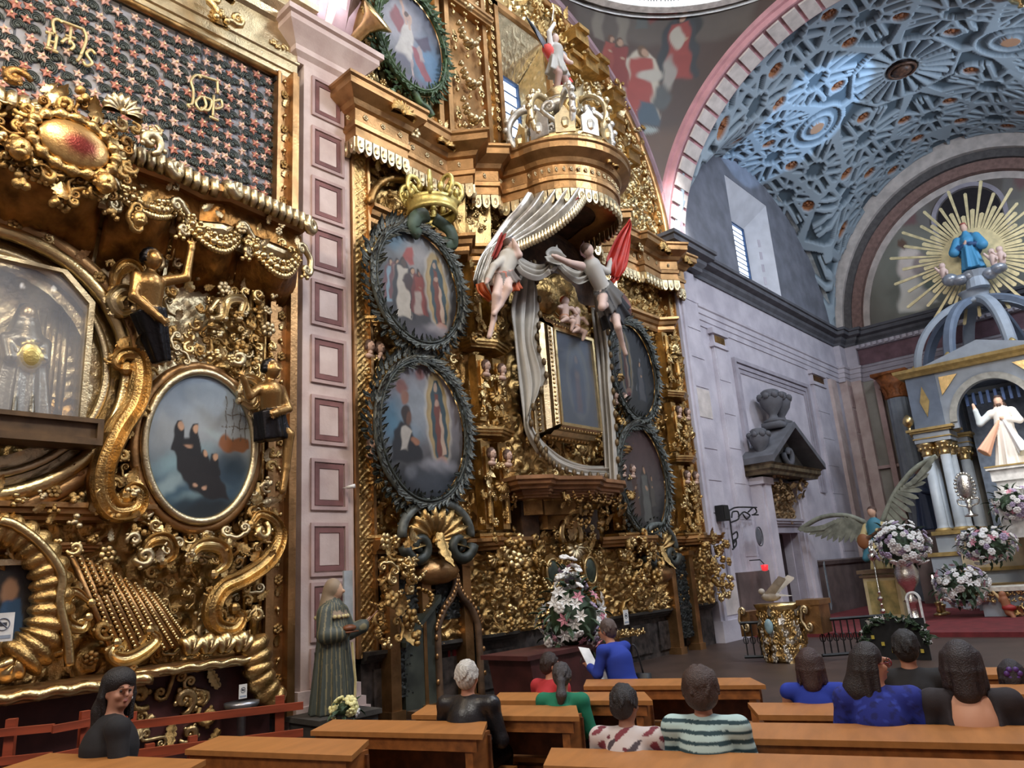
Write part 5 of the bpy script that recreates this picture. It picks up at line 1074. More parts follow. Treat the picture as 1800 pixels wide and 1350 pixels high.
# frieze between architrave and cornice: folded gilt panels with flower sprays
b = MB(); cornice(b, [(8.75, 9.3), (9.05, 8.95), (9.38, 9.2), (9.75, 8.95), (10.1, 9.25)], 8.1, [(-.2, 0), (0, 0), (.02, .5), (.06, 1.02), (-.2, 1.02)]); b.build('folded_frieze', GOLDB, AM); b = MB(); cornice(b, [(13.1, 9.25), (13.45, 8.95), (13.8, 9.2), (14.1, 8.95), (14.4, 9.3)], 8.1, [(-.2, 0), (0, 0), (.02, .5), (.06, 1.02), (-.2, 1.02)]); b.build('folded_frieze', GOLDB, AM)
for x0 in (8.95, 9.22, 9.55, 9.92, 13.3, 13.6, 13.95, 14.3):
    for q in range(7): a = q * .9; put('rosette' if q % 2 else 'fruit_cluster', GOLDB, AM, x0 + .12 * math.cos(a), 8.98, 8.72 + .2 * math.sin(a), .16, a)
b = MB(); arch(b, 7.95, 8.05, .95, .85, 9.2, [(0, 0), (0, .14), (.05, .18), (.12, .14), (.12, 0)], .15, PI - .1, 24, 'y'); b.build('frieze_arch', GOLDD, AM, True)
scatter(AM, [(6.95, 8.8, 8.2, 9.1), (14.5, 16.8, 8.2, 9.1)], ['leaf_curl', 'acanthus_leaf', 'rosette', 'berry_cluster'], 60, .16, .28, 9.2, [GOLD, GOLDB], 31, None, .42)
# ---------------------------------------------------------------- estipite columns: tapering shafts, string cornices, cherub heads and wreaths
FACEM = mat('painted_flesh', srgb(196, 164, 146), .55, 0, .06); HAIRM = mat('painted_brown_hair', srgb(84, 58, 44), .6, 0, .15)
def cherub(parent, x, y, z, s):
    m = MB(); m.ball((0, 0, 0), (s * .8, s * .8, s), 10, 7); m.ball((0, -.78 * s, -.05 * s), (s * .16, s * .2, s * .2), 6, 4); m.ball((0, -.1 * s, -1.1 * s), (s * .42, s * .42, s * .5), 8, 5); m.ball((0, .1 * s, -1.7 * s), (s * .95, s * .6, s * .5), 8, 5)
    for q in (-1, 1): m.ball((q * .3 * s, -.68 * s, .1 * s), s * .1, 6, 4)
    o = m.build('cherub_bust', FACEM, parent, True, loc=(x, y, z)); h = MB(); h.ball((0, .15 * s, .25 * s), (s * .95, s * .85, s * .95), 10, 6); [h.ball((q * .78 * s, 0, -.35 * s), (s * .3, s * .4, s * .55), 6, 4) for q in (-1, 1)]; h.build('hair', HAIRM, o, True)
def wreath(parent, x, y, z, r, m=GOLDB, n=20, s=.12):
    for k in range(n): t = 2 * PI * k / n; put('rosette' if k % 2 else 'acanthus_leaf', m, parent, x + r * math.cos(t), y, z + r * math.sin(t), s * (1 if k % 2 else 1.3), -t)
def estipite(cx, y, w=.42, full=True):
    b = MB()
    for z0, z1, w0, w1 in ((2.7, 4.25, .62, .8), (4.62, 5.85, .6, .78), (6.25, 7.7, .62, .86)):
        for q in (-1, 1):
            b.hexa([(cx + w * (q * .52 - .34 * w0), y, z0), (cx + w * (q * .52 + .34 * w0), y, z0), (cx + w * (q * .52 + .34 * w0), y + .2, z0), (cx + w * (q * .52 - .34 * w0), y + .2, z0), (cx + w * (q * .52 - .34 * w1), y, z1), (cx + w * (q * .52 + .34 * w1), y, z1), (cx + w * (q * .52 + .34 * w1), y + .2, z1), (cx + w * (q * .52 - .34 * w1), y + .2, z1)])
            b.tube([(cx + w * q * .52, y - .04, z0 + .1), (cx + w * q * .52, y - .04, z1 - .1)], .05, 6)
    b.build('twin_shaft', GOLD, AM)
    for z, ww in ((4.28, 1.0), (5.92, 1.0), (2.42, 1.05)):
        b = MB(); moulding_h(b, [(cx - w * ww, y + .3), (cx - w * ww, y + .0), (cx, y - .16), (cx + w * ww, y), (cx + w * ww, y + .3)], z + .05, .15, .10); b.build('string_cornice', GOLD, AM)
    for zz in (5.62, 4.0):
        for q in (-1, 1): cherub(AM, cx + q * w * .5, y - .14, zz, .10)
        wreath(AM, cx, y - .1, zz - .48, .30, GOLDB, 20, .12); put('scallop_shell', GOLD, AM, cx, y - .12, zz - .52, .34, PI); put('fruit_cluster', GOLDB, AM, cx, y - .16, zz - .2, .2)
    wreath(AM, cx, y - .1, 6.75, .36, GOLD, 20, .14); put('scallop_shell', GOLDB, AM, cx, y - .12, 7.15, .44)
    scatter(AM, [(cx - w * 1.15, cx + w * 1.1, 2.75, 3.9), (cx - w * 1.15, cx + w * 1.1, 4.4, 5.5), (cx - w * 1.15, cx + w * 1.1, 6.1, 7.7)], ['acanthus_leaf', 'rosette', 'leaf_curl', 'flower_bud'], 64, .14, .26, y - .05, [GOLD, GOLDB], int(cx * 10), None, .34)
estipite(9.5, 8.98); estipite(13.55, 8.98, .36); estipite(16.35, 8.98, .42); estipite(7.02, 9.28, .2)
# capitals rows at 2.5 m and massive carved bases below
b = MB(); moulding_h(b, [(6.9, 9.1), (9.0, 9.1), (9.2, 8.75), (9.9, 8.75), (10.2, 9.05), (10.2, 9.3)], 2.34, .2, .16); b.build('pedestal_cornice', GOLDR, AM); b = MB(); moulding_h(b, [(12.6, 9.05), (13.0, 8.75), (14.0, 8.75), (14.3, 9.1), (16.0, 9.1), (16.2, 8.75), (17.0, 8.75), (17.1, 9.1)], 2.34, .2, .16); b.build('pedestal_cornice', GOLDR, AM)
relief('carved_pedestal', 6.95, 10.3, .95, 2.3, 9.1, .11, fol(11, .36), GOLD, AM, .03); relief('carved_pedestal', 12.3, 17.1, .95, 2.3, 9.1, .11, fol(12, .36), GOLD, AM, .03); relief('carved_pedestal', 10.3, 12.3, .95, 2.6, 9.15, .09, fol(13, .34), GOLD, AM, .03)
KM = ['leaf_curl', 'acanthus_leaf', 'fruit_cluster', 'berry_cluster', 'c_scroll', 'garland', 'rosette']
for cx, n in ((9.55, 56), (13.4, 50), (16.5, 50), (6.95, 26)):
    w = .62 if cx > 7 else .35
    scatter(AM, [(cx - w, cx + w, 1.1, 2.5)], KM, n, .22, .42, 8.66, [GOLD, GOLDB, GOLD], int(cx * 7), None, .30, .20)
scatter(AM, [(10.2, 12.4, 1.9, 2.75)], KM, 44, .14, .28, 8.95, [GOLD, GOLDB], 77, None, .38, .1)
scatter(AM, [(10.2, 12.4, 1.0, 1.9)], ['acanthus_leaf', 'rosette', 'leaf_curl'], 30, .14, .24, 9.05, [GOLD, GOLDD], 78, None, .4)
for x in (7.2, 9.1, 9.95, 12.9, 13.9, 16.2, 17.0): put('scallop_shell', GOLDB, AM, x, 8.72, 2.25, .4, PI, 1, .2); put('acanthus_leaf', GOLD, AM, x, 8.75, 1.35, .36, PI)
for q in ((10.15, 10.62, 9.0, 9.3, 2.5, 3.2), (11.9, 12.5, 9.0, 9.3, 2.5, 3.1)): MB().box(*q).build('recess_shade_block', mat('dark_brown_hood', (.075, .038, .02), .6, .2, .3, 4, .4, 12), AM)  # solid dark boxes; the shade of the recesses is put into their colour
# general carving over the open grounds beside the pictures
OV = [(7.94, 6.9, 1.1, 1.25), (7.93, 4.32, 1.1, 1.35), (14.62, 6.5, 1.2, 1.4), (14.5, 3.9, 1.2, 1.5)]
scatter(AM, [(6.95, 9.0, 2.4, 7.7)], ['acanthus_leaf', 'leaf_curl', 'rosette', 'fruit_cluster', 'flower_bud'], 110, .14, .28, 9.2, [GOLD, GOLDB], 41, None, .4, .06, OV)
scatter(AM, [(13.2, 17.0, 2.6, 7.8)], ['acanthus_leaf', 'leaf_curl', 'rosette', 'fruit_cluster'], 130, .15, .3, 9.2, [GOLD, GOLDB], 43, None, .4, .06, OV)
scatter(AM, [(9.9, 13.2, 2.7, 4.6)], ['acanthus_leaf', 'leaf_curl', 'rosette', 'c_scroll'], 60, .15, .28, 9.2, [GOLD, GOLDB], 47, None, .42)
# upper register: garlanded pilaster, flower clumps, projecting blocks towards the crown of the arch
b = MB(); b.box(9.0, 9.12, 9.15, 9.4, 10.1, 15.2); b.box(10.15, 10.27, 9.15, 9.4, 10.1, 15.2); b.box(9.12, 10.15, 9.26, 9.4, 10.1, 15.2); moulding_h(b, [(8.85, 9.3), (8.95, 9.1), (9.4, 8.9), (9.7, 9.1), (10.05, 8.9), (10.4, 9.1), (10.4, 9.35)], 10.1, .28, .2); b.build('garlanded_pilaster', GOLDR, AM); b = MB(); moulding_h(b, [(8.9, 9.1), (10.35, 9.1)], 13.7, .2, .12); b.build('pilaster_capital', GOLDR, AM)
for k, z in enumerate((14.1, 13.2, 12.2, 11.35, 10.75)):
    put('garland', GOLDP, AM, 9.63, 9.12, z, .62, 0, 1, 0, 0, 1.3)
    for q in (-.36, .0, .36):
        for j in range(3): put(('acanthus_leaf', 'rosette', 'flower_bud')[j], GOLDB, AM, 9.63 + q, 9.16, z - .15 - j * .2, .22, PI)
b = MB(); b.box(7.0, 7.08, 9.22, 9.4, 10.2, 12.9); b.box(8.78, 8.9, 9.2, 9.4, 10.1, 14); b.build('upper_border', GOLDR, AM)
scatter(AM, [(12.9, 16.8, 10.4, 15.0)], ['acanthus_leaf', 'leaf_curl', 'rosette', 'fruit_cluster', 'c_scroll', 'flower_bud'], 170, .18, .4, 9.2, [GOLD, GOLDB, GOLDP], 51, None, .4, .12)
scatter(AM, [(10.3, 13.6, 14.7, 15.7)], ['fruit_cluster', 'leaf_curl', 'acanthus_leaf', 'berry_cluster'], 46, .25, .48, 9.1, [GOLD, GOLDB], 52, None, .4, .15)
for k, (x, z) in enumerate(((13.2, 14.9), (13.6, 14.3), (14.2, 14.6), (14.9, 14.0), (13.1, 14.2), (14.9, 13.2), (15.6, 12.6))): b = MB(); b.box(x, x + .55, 8.75 + .05 * k, 9.4, z, z + .3); b.box(x + .06, x + .49, 8.66 + .05 * k, 9.4, z + .3, z + .42); b.build('broken_cornice_block', GOLD, AM)
scatter(AM, [(7.1, 8.9, 10.2, 10.8), (6.95, 7.3, 10.9, 13.5)], ['acanthus_leaf', 'leaf_curl', 'rosette'], 30, .16, .3, 9.2, [GOLD, GOLDB], 53, None, .4)
# gilt trumpet-like shell boss beside the upper oval
b = MB(); b.lathe([(.06, -.5), (.1, -.3), (.12, -.05), (.2, .1), (.32, .2), (.34, .24), (.28, .22), (.1, .1)], 18); b.build('gilt_horn', GOLDB, AM, True, loc=tuple(wp(648, 45, 8.8)), rot=(1.1, 0, .3))
# console under the central picture, dark niche behind, medallion consoles
b = MB(); CPL = [(9.9, 9.3), (9.75, 8.6), (10.1, 8.35), (10.35, 8.45), (11.2, 8.1), (11.6, 8.3), (12.3, 8.35), (12.7, 8.6), (12.6, 9.3)]; moulding_h(b, CPL, 3.36, .22, .2); moulding_h(b, [(x + (11.3 - x) * .12, y + .1) for x, y in CPL], 3.22, .14, .1); b.build('console_shelf', mat('red_brown_moulding', (.34, .17, .08), .45, .55, .2, 3, .2, 25), AM)
b = MB(); b.slab([(x + (11.3 - x) * .3, min(9.3, y + .4)) for x, y in CPL], 2.95, 3.22); b.slab([(x + (11.3 - x) * .6, min(9.3, y + .6)) for x, y in CPL], 2.7, 2.97); b.build('console_corbel', GOLDD, AM)
scatter(AM, [(10.6, 12.6, 2.7, 3.35)], ['leaf_curl', 'acanthus_leaf', 'berry_cluster', 'fruit_cluster'], 60, .18, .32, 8.42, [GOLDD, GOLD], 61, None, .38, .1)
for k in range(5): put('garland', GOLDD, AM, 10.9 + k * .35, 8.15 + .1 * abs(k - 1), 3.3, .32)
b = MB(); 
for x in (10.77, 11.91):
    b = MB(); b.prism([(x + .28 * math.cos(t), 1.9 + .36 * math.sin(t)) for t in np.linspace(0, 2 * PI, 12, endpoint=False)], 8.9, 9.2); b.build('medallion_plinth', GOLD, AM)
for x in (10.77, 11.91): MB().ball((x, 8.88, 1.9), (.17, .06, .23), 12, 7).build('dark_medallion', DARKG, AM, True); MB().tube([(x + .19 * a, 8.87, 1.9 + .25 * c) for a, c in el], .03, 6, True).build('medallion_rim', GOLDB, AM, True)
b = MB(); b.tube([(11.35 + .3 * math.cos(t), 8.85, 2.6 + .28 * math.sin(t)) for t in np.linspace(-.6, PI + .6, 14)], .07, 6); b.build('arched_crest', GOLDB, AM, True); put('scallop_shell', GOLDP, AM, 11.35, 8.8, 2.35, .5, PI); put('acanthus_leaf', GOLDB, AM, 11.35, 8.8, 2.5, .5)
# stone-coloured plinth zone: dado, dark ledges, flowered dark panels, gilt posts
DAM = mat('dark_damask', srgb(66, 58, 54), .6, .1, .4, 7, .2, 20)
b = MB(); b.box(6.7, 17.15, 9.2, 9.55, 0, .95); b.build('plinth', DAM, AM)
b = MB(); moulding_h(b, [(6.7, 9.2), (9.9, 9.2)], .82, .16, .2); b.build('plinth_ledge', DARKST, AM); b = MB(); moulding_h(b, [(12.4, 9.2), (17.1, 9.2)], .82, .16, .2); b.build('plinth_ledge', DARKST, AM)
for k in range(9): x = 6.9 + k * 1.1; MB().prism([(x, .12), (x + .8, .12), (x + .8, .72), (x, .72)], 9.16, 9.21).build('plinth_panel', DAM, AM) if not 9.9 < x < 12 else None
FLO = mat('dark_flowered_panel', srgb(36, 38, 34), .6, .1, .5, 6)
for x0, x1, z0, z1 in ((7.25, 7.62, .3, 2.05), (8.0, 8.5, 1.3, 2.1), (15.3, 15.8, .3, 2.1)):
    relief('flowered_panel', x0, x1, z0, z1, 9.02, .05, fol(int(x0 * 10), .16), FLO, AM, .02)
for x in (7.12, 7.75, 8.62, 15.1, 15.95): b = MB(); b.box(x - .09, x + .09, 8.93, 9.3, .1, 2.2); b.box(x - .13, x + .13, 8.89, 9.3, .0, .14); b.box(x - .13, x + .13, 8.89, 9.3, 2.1, 2.2); b.build('gilt_post', GOLDR, AM)
# ---------------------------------------------------------------- wreathed oval pictures
LADY = (.30, -.82, 1.55)
def pic_crowd(c):
    c.grad(1, -1, (66, 62, 66)); c.grad(.1, 1, (146, 146, 148), .9); c.cloud(.18, 2.5); c.blob(-.5, .75, .35, .2, (96, 130, 150), .6); c.blob(.0, .55, .35, .3, (176, 170, 168), .6, 0, .7)
    for x, z, col in ((-.62, .08, (132, 158, 172)), (-.48, .14, (140, 110, 100)), (-.12, .05, (176, 160, 150))): c.figure(x, z - .5, .8, col, cloak=(112, 66, 68))
    c.poly([(-.28, .62), (-.1, .72), (-.06, .4), (-.18, .36), (-.36, .42)], (170, 76, 66), .03); c.figure(-.34, -.62, 1.12, (196, 186, 172), skin=(84, 62, 52), hair=(60, 46, 40), cloak=(48, 46, 50)); c.blob(-.2, .02, .14, .16, (66, 44, 40), .2); c.line([(-.16, -.1), (-.18, -.6)], .012, (40, 36, 38)); c.figure(.04, -.5, .85, (138, 60, 50), skin=(150, 104, 84), cloak=(110, 50, 44)); c.poly([(-.1, -.5), (.1, -.5), (.08, -.1), (-.06, -.1)], (176, 160, 150), .03)
    radiant(c, .50, -.66, 1.36, .10); c.blob(.5, -.72, .3, .1, (168, 158, 160), .6); c.blob(.2, -.95, .6, .22, (84, 78, 86), .5); c.cloud(.05, 10)
def pic_kneel(c):
    c.grad(-1, 1, (160, 152, 158)); c.grad(.0, -1, (40, 42, 48)); c.blob(-.5, .1, .5, .35, (86, 126, 150), .6); c.blob(-.1, .35, .4, .4, (146, 152, 160), .6); c.cloud(.18, 2.6); c.blob(-.45, .62, .13, .11, (150, 98, 88), .3); c.blob(-.38, .45, .1, .1, (158, 110, 90), .3); c.blob(.0, .85, .12, .08, (150, 100, 96), .4); c.blob(-.4, -.9, .5, .3, (30, 30, 34), .5)
    c.poly([(-.72, -.48), (-.02, -.48), (-.02, -.3), (-.2, -.1), (-.3, .08), (-.5, .1), (-.66, -.08)], (36, 36, 40), .03); c.poly([(-.5, -.32), (-.36, -.3), (-.24, -.02), (-.36, .06), (-.48, .0)], (196, 188, 178), .02); c.blob(-.36, .2, .11, .14, (58, 44, 38), .2); c.blob(-.3, .17, .07, .1, (112, 76, 58), .3); c.blob(-.16, -.16, .1, .05, (168, 116, 88), .3); c.blob(-.28, -.62, .12, .1, (120, 122, 130), .5)
    radiant(c, .40, -.46, 1.36, .08); c.blob(.4, -.5, .42, .1, (160, 158, 166), .6); c.blob(.3, -.72, .6, .2, (70, 76, 86), .5, 0, .8); c.cloud(.05, 9)
def pic_dark1(c): c.grad(-1, 1, (52, 56, 66)); c.cloud(.25, 2.5); radiant(c, -.3, -.5, 1.3); c.c *= .45; c.line([(.1, -.4), (.4, .3)], .03, (110, 112, 116)); c.figure(.35, -.6, .9, (88, 88, 92), cloak=(44, 50, 58)); c.cloud(.1, 7)
def pic_dark2(c): c.grad(-1, 1, (84, 58, 58)); c.grad(0, -1, (48, 44, 44)); c.cloud(.2, 2.5); c.figure(.1, -.8, 1.1, (104, 104, 100), cloak=(60, 56, 54)); c.figure(-.35, -.7, .9, (92, 66, 58)); c.figure(.4, -.5, .6, (96, 90, 84)); c.cloud(.1, 7)
def pic_angel(c):
    c.grad(-1, 1, (128, 132, 150)); c.blob(.5, -.3, .5, .5, (96, 132, 166), .6); c.blob(-.4, .3, .6, .6, (156, 152, 160), .6); c.cloud(.16, 2.4); c.poly([(-.62, .35), (-.42, .62), (-.2, .38), (-.1, .1), (-.35, .06), (-.55, .2)], (142, 66, 74), .04); c.poly([(.1, .1), (.55, .35), (.68, .1), (.4, -.06)], (78, 66, 92), .04)
    c.poly([(-.5, -.42), (.02, -.45), (.1, .02), (.05, .35), (-.16, .36), (-.3, .05)], (206, 198, 192), .03); c.poly([(.02, -.1), (.2, -.05), (.62, -.62), (.42, -.7), (.15, -.4)], (150, 74, 86), .03); c.poly([(.2, -.05), (.3, .02), (.42, -.25), (.3, -.3)], (180, 160, 160), .03); c.line([(.02, -.4), (.04, -.85)], .035, (196, 172, 168)); c.line([(-.12, .35), (-.26, .8)], .04, (200, 164, 148)); c.line([(-.02, .3), (.02, .55)], .05, (200, 170, 154)); c.blob(-.06, .5, .07, .07, (194, 156, 138), .25); c.blob(-.1, .55, .06, .05, (92, 64, 52), .3); c.blob(-.3, -.5, .3, .14, (96, 92, 112), .5); c.blob(.1, -.85, .4, .12, (106, 100, 126), .5); c.cloud(.05, 10)
def thorn_wreath(o, rx, rz, m, leafm, n=60, r=.055, s=.19, lips=None):
    V, Fc = tube([((rx + .06) * a, -.05, (rz + .06) * b_) for a, b_ in el], r, 8, True); MB().add(V, Fc).build('wreath_band', m, o, True)
    V, Fc = tube([((rx + .02) * a, -.10, (rz + .02) * b_) for a, b_ in el], r * .45, 6, True); MB().add(V, Fc).build('wreath_rib', leafm, o, True)
    k0 = ORN.setdefault(('wl', leafm.name), orn_leaf(1, .24, 3, .5).me('wreath_leaf', leafm)); k1 = ORN.setdefault(('wl', m.name), orn_leaf(1, .26, 3, .5).me('wreath_leaf', m))
    for k in range(n):
        t = 2 * PI * k / n
        for q, (rr, y, a0, kk) in enumerate(((.985, -.10, PI - .8, k0), (1.07, -.02, .7, k1), (1.02, -.12, 1.25, k1), (1.1, .02, .2, k0))):
            ob = bpy.data.objects.new('wreath_leaf', kk); COL.objects.link(ob); ob.parent = o; tt = t + q * .4 * PI / n; ob.location = ((rx + .06) * math.cos(tt) * rr, y, (rz + .06) * math.sin(tt) * rr); ob.rotation_euler = (rnd.uniform(-.5, .3), PI / 2 - tt + a0 + rnd.uniform(-.3, .3), 0); e = s * rnd.uniform(.7, 1.15); ob.scale = (e * .9, e, e)
GREYL = mat('grey_green_wreath', srgb(92, 96, 92), .5, .15, .25, 8); DKL = mat('dark_wreath_leaf', srgb(48, 52, 46), .5, .1, .3, 8); GRL = mat('green_gilt_leaf', srgb(62, 84, 52), .5, .1, .35, 8)
def wreathed(name_label, cx, cz, rx, rz, y, painter, m=GREYL, lm=DKL):
    def dim(c): painter(c); c.c *= .55; c.cloud(.10, 14)
    o = oval_picture('oval_painting', name_label, cx, cz, rx, rz, y, dim); thorn_wreath(o, rx, rz, m, lm); return o
def fwd(cx, cz, rx, rz, y0=9.1, y1=8.84): k = y1 / y0; return cx * k, 1.85 + (cz - 1.85) * k, rx * k, rz * k, y1
O1 = wreathed('upper oval painting of a crowd before a radiant lady, in a dark thorny wreath', *fwd(7.94, 6.90, .93, 1.03), pic_crowd)
O2 = wreathed('lower oval painting of a kneeling man before a radiant lady, in a dark thorny wreath', *fwd(7.93, 4.32, .92, 1.15), pic_kneel)
O3 = wreathed('very dark upper oval painting in a wreath, right of the central gilt frame', *fwd(14.62, 6.45, .92, 1.15), pic_dark1)
O4 = wreathed('dark reddish lower oval painting in a wreath, right of the central gilt frame', *fwd(14.5, 3.85, .95, 1.22), pic_dark2)
O5 = wreathed('oval painting of a flying angel in a green leafy wreath above the cornice', 7.95, 11.95, .80, 1.05, 9.05, pic_angel, GRL, GRL)
for t in (0, 1):
    P = smooth_path([np.array(wp(*q, 8.98)) - np.array(O5.location) for q in (((690, 160), (682, 178), (690, 198), (702, 186)) if t == 0 else ((728, 160), (738, 180), (752, 192), (760, 205)))], 8); MB().tube(P, .07, 6).build('wreath_tail', GRL, O5, True)
# shells closing the lower ovals, the wreath ends curling into volutes
for (cx, cz, s, sgn) in ((7.93, 2.45, 1.0, 1), (14.45, 2.15, .95, 1)):
    sh = thing('shell_console', 'gilt fluted shell between dark curled wreath ends, under the ' + ('kneeling-man oval' if cx < 10 else 'dark reddish oval'), 'carving', (cx, 8.9, cz)); MB_ = orn_shell(11).me('shell', GOLD, True); obj('shell', MB_, sh, loc=(0, .02, .05), scale=(s * 1.25, s, s * 1.05)); b = MB(); b.tube([(.72 * s * math.cos(t), -.08, .16 + .50 * s * math.sin(t)) for t in np.linspace(-.1, PI + .1, 22)], .075, 7); b.build('wreath_band', GREYL, sh, True)
    for q in (-1, 1):
        P = [(q * x, 0, z) for x, _, z in spiral(.42 * s, -.02, .30 * s, .05, 0, -1.3, 22)]; MB().tube(P, [.10 - .05 * i / 22 for i in range(22)], 7).build('volute', DKL, sh, True, loc=(0, -.12, 0))
    obj('tongue', orn_leaf(1, .2, 4, .3).me('tongue', GOLD, True), sh, loc=(0, -.14, .16), rot=(.2, PI, 0), scale=(.6 * s, .6, .62 * s)); b = MB(); b.ball((0, 0, -.42), (.45 * s, .25, .2), 12, 6); b.build('cup', GOLDR, sh, True)
    for k in range(14): t = PI * k / 13; put('acanthus_leaf', DKL, sh, .78 * s * math.cos(t), -.04, .16 + .56 * s * math.sin(t), .15, PI / 2 - t)
# ---------------------------------------------------------------- green-ribboned small crown
CRN = thing('crown', 'yellow-gilt open crown with green ribbons above the upper oval painting', 'crown', (8.02, 8.72, 8.12)); CRG = mat('yellow_gilding', (.62, .50, .17), .4, .7, .15, 6, .3, 30)
b = MB(); V, Fc = lathe([(.40, 0), (.44, 0), (.46, .06), (.43, .09), (.45, .2), (.48, .24), (.44, .26), (.38, .2)], 26); b.add(V, Fc[:-2]); b.build('band', CRG, CRN, True)
for k in range(8): a = k * PI / 4; b = MB(); P = [(math.cos(a) * r, math.sin(a) * r, z) for r, z in ((.44, .22), (.54, .42), (.50, .60), (.34, .62), (.24, .48))]; b.tube(smooth_path(P, 5), .05, 6, False, .7); b.ball((math.cos(a) * .5, math.sin(a) * .5, .45), .06, 6, 4); b.build('crown_arch', CRG, CRN, True)
for k in range(16): a = k * PI / 8; MB().ball((math.cos(a) * .47, math.sin(a) * .47, .3 + .05 * (k % 2)), (.06, .06, .09), 6, 4).build('finial', CRG, CRN, True)
GRB = mat('green_ribbon', srgb(66, 82, 66), .6, 0, .2, 4)
for q in (-1, 1):
    b = MB(); b.tube(smooth_path([(q * .1, .05, .02), (q * .38, -.02, -.14), (q * .46, 0, -.34), (q * .3, .05, -.42)], 6), .14, 7, False, .5); b.build('ribbon_bow', GRB, CRN, True)
# ================================================================ central picture, its curtains, canopy, angels and great crown
FP = thing('framed_picture', 'dim upright picture of a haloed figure in a deep silver-gilt frame', 'painting', (11.52, 8.5, 5.6))
def pic_main(c): c.grad(-1, 1, (64, 74, 92)); c.grad(.5, 1, (52, 66, 98), .6); c.cloud(.15, 2.5); c.blob(.1, .0, .62, .86, (112, 112, 104), .15, 0, .8); c.blob(.08, .0, .5, .76, (84, 92, 104), .15); c.poly([(-.25, -.72), (.4, -.72), (.42, .2), (.25, .5), (.1, .62), (-.05, .5), (-.28, .15)], (54, 66, 88), .05); c.poly([(-.08, -.7), (.22, -.7), (.2, .2), (-.04, .25)], (92, 72, 76), .06); c.blob(.08, .48, .09, .1, (120, 100, 92), .3); c.blob(.08, .12, .1, .07, (110, 92, 86), .4); c.cloud(.08, 8)
x, z, Fc = paint_grid(50, 80, False); c = Canvas(x, z, (60, 66, 76)); pic_main(c); c.c *= .42; obj('canvas', mesh('canvas', np.stack([x * .60, 0 * x, z * .93], 1), Fc, VP, True, c.c), FP)
MB().box(-.6, .6, -.035, -.025, -.93, .93).build('pane', glassmat('picture_glass', (.6, .68, .8), .05, .05), FP)
def frame_side(o, i, name, m):  # o, i: two points of outer back edge and inner front edge
    b = MB(); (a0, a1), (b0, b1) = o, i; n = 9; prof = [0, .12, .2, .45, .55, .7, .82, .92, 1.0]; hh = [0, .03, .09, .05, .10, .05, .07, .05, 0]
    nn = np.cross(np.array(a1) - a0, np.array(b0) - a0); nn = nn / np.linalg.norm(nn); nn = -nn if nn[1] > 0 and abs(nn[1]) > .01 else nn; V = []
    for t, h in zip(prof, hh): V += [tuple(np.array(a0) * (1 - t) + np.array(b0) * t + nn * h), tuple(np.array(a1) * (1 - t) + np.array(b1) * t + nn * h)]
    Fc = [(2 * k, 2 * k + 1, 2 * k + 3, 2 * k + 2) for k in range(n - 1)]; m0 = len(V); V += [a0, a1, b0, b1]; b.add(V, Fc + [(m0, m0 + 1, m0 + 3, m0 + 2)]); o_ = b.build(name, m, FP)
    d = MB(); L = np.linalg.norm(np.array(a1) - a0); k = int(L / .11)
    for q in range(k):
        for tt, r in ((.33, .038), (.88, .026)):
            p = (np.array(a0) * (1 - tt) + np.array(b0) * tt) * (1 - (q + .5) / k) + (np.array(a1) * (1 - tt) + np.array(b1) * tt) * ((q + .5) / k) + nn * .07; d.ball(tuple(p), r, 6, 4)
    d.build('frame_beading', GOLDB, FP, True)['kind'] = 'stuff'
ox0, ox1, oz0, oz1, oy = -.80, .80, -1.15, 1.45, .6; ix0, ix1, iz0, iz1 = -.62, .62, -.95, .95
SGL = mat('silver_gilt', (.72, .60, .40), .3, 1.0, .12, 8, .3, 40)
frame_side(((ox0, oy, oz0), (ox0, oy, oz1)), ((ix0, -.05, iz0), (ix0, -.05, iz1)), 'frame_side', SGL); frame_side(((ox1, oy, oz1), (ox1, oy, oz0)), ((ix1, -.05, iz1), (ix1, -.05, iz0)), 'frame_side', SGL)
frame_side(((ox1, oy, oz0), (ox0, oy, oz0)), ((ix1, -.05, iz0), (ix0, -.05, iz0)), 'frame_rail', SGL); frame_side(((ox0, oy, oz1), (ox1, oy, oz1)), ((ix0, -.05, iz1), (ix1, -.05, iz1)), 'frame_rail', GOLDR)
b = MB(); b.box(-.66, .66, -.06, .0, -.99, -.93); b.box(-.66, .66, -.06, .0, .93, .99); b.box(-.66, -.6, -.06, .0, -.93, .93); b.box(.6, .66, -.06, .0, -.93, .93); b.build('frame_lip', GOLDB, FP)
# gilt lobed crest behind the frame head
CL = thing('lobed_crest', 'gilt cloud-shaped crest of round lobes above the silver-gilt frame', 'carving', (11.55, 8.9, 7.0))
for x, z, r in ((-.48, .42, .42), (.12, .52, .5), (.62, .15, .38)):
    P, Fc = grid(40, 12, lambda u, v: np.stack([x + r * v * np.cos(2 * PI * u), -.1 - .16 * np.sqrt(np.maximum(0, 1 - v * v)) - .05 * foliage_field(x + r * v * np.cos(2 * PI * u) + 5, z + r * v * np.sin(2 * PI * u) + 5, .22, 4), z + r * v * np.sin(2 * PI * u)], 1)); obj('lobe', mesh('lobe', P, Fc, GOLD, True), CL); MB().tube([(x + r * a, -.08, z + r * b_) for a, b_ in el], .035, 6, True).build('lobe_rim', GOLDB, CL, True)
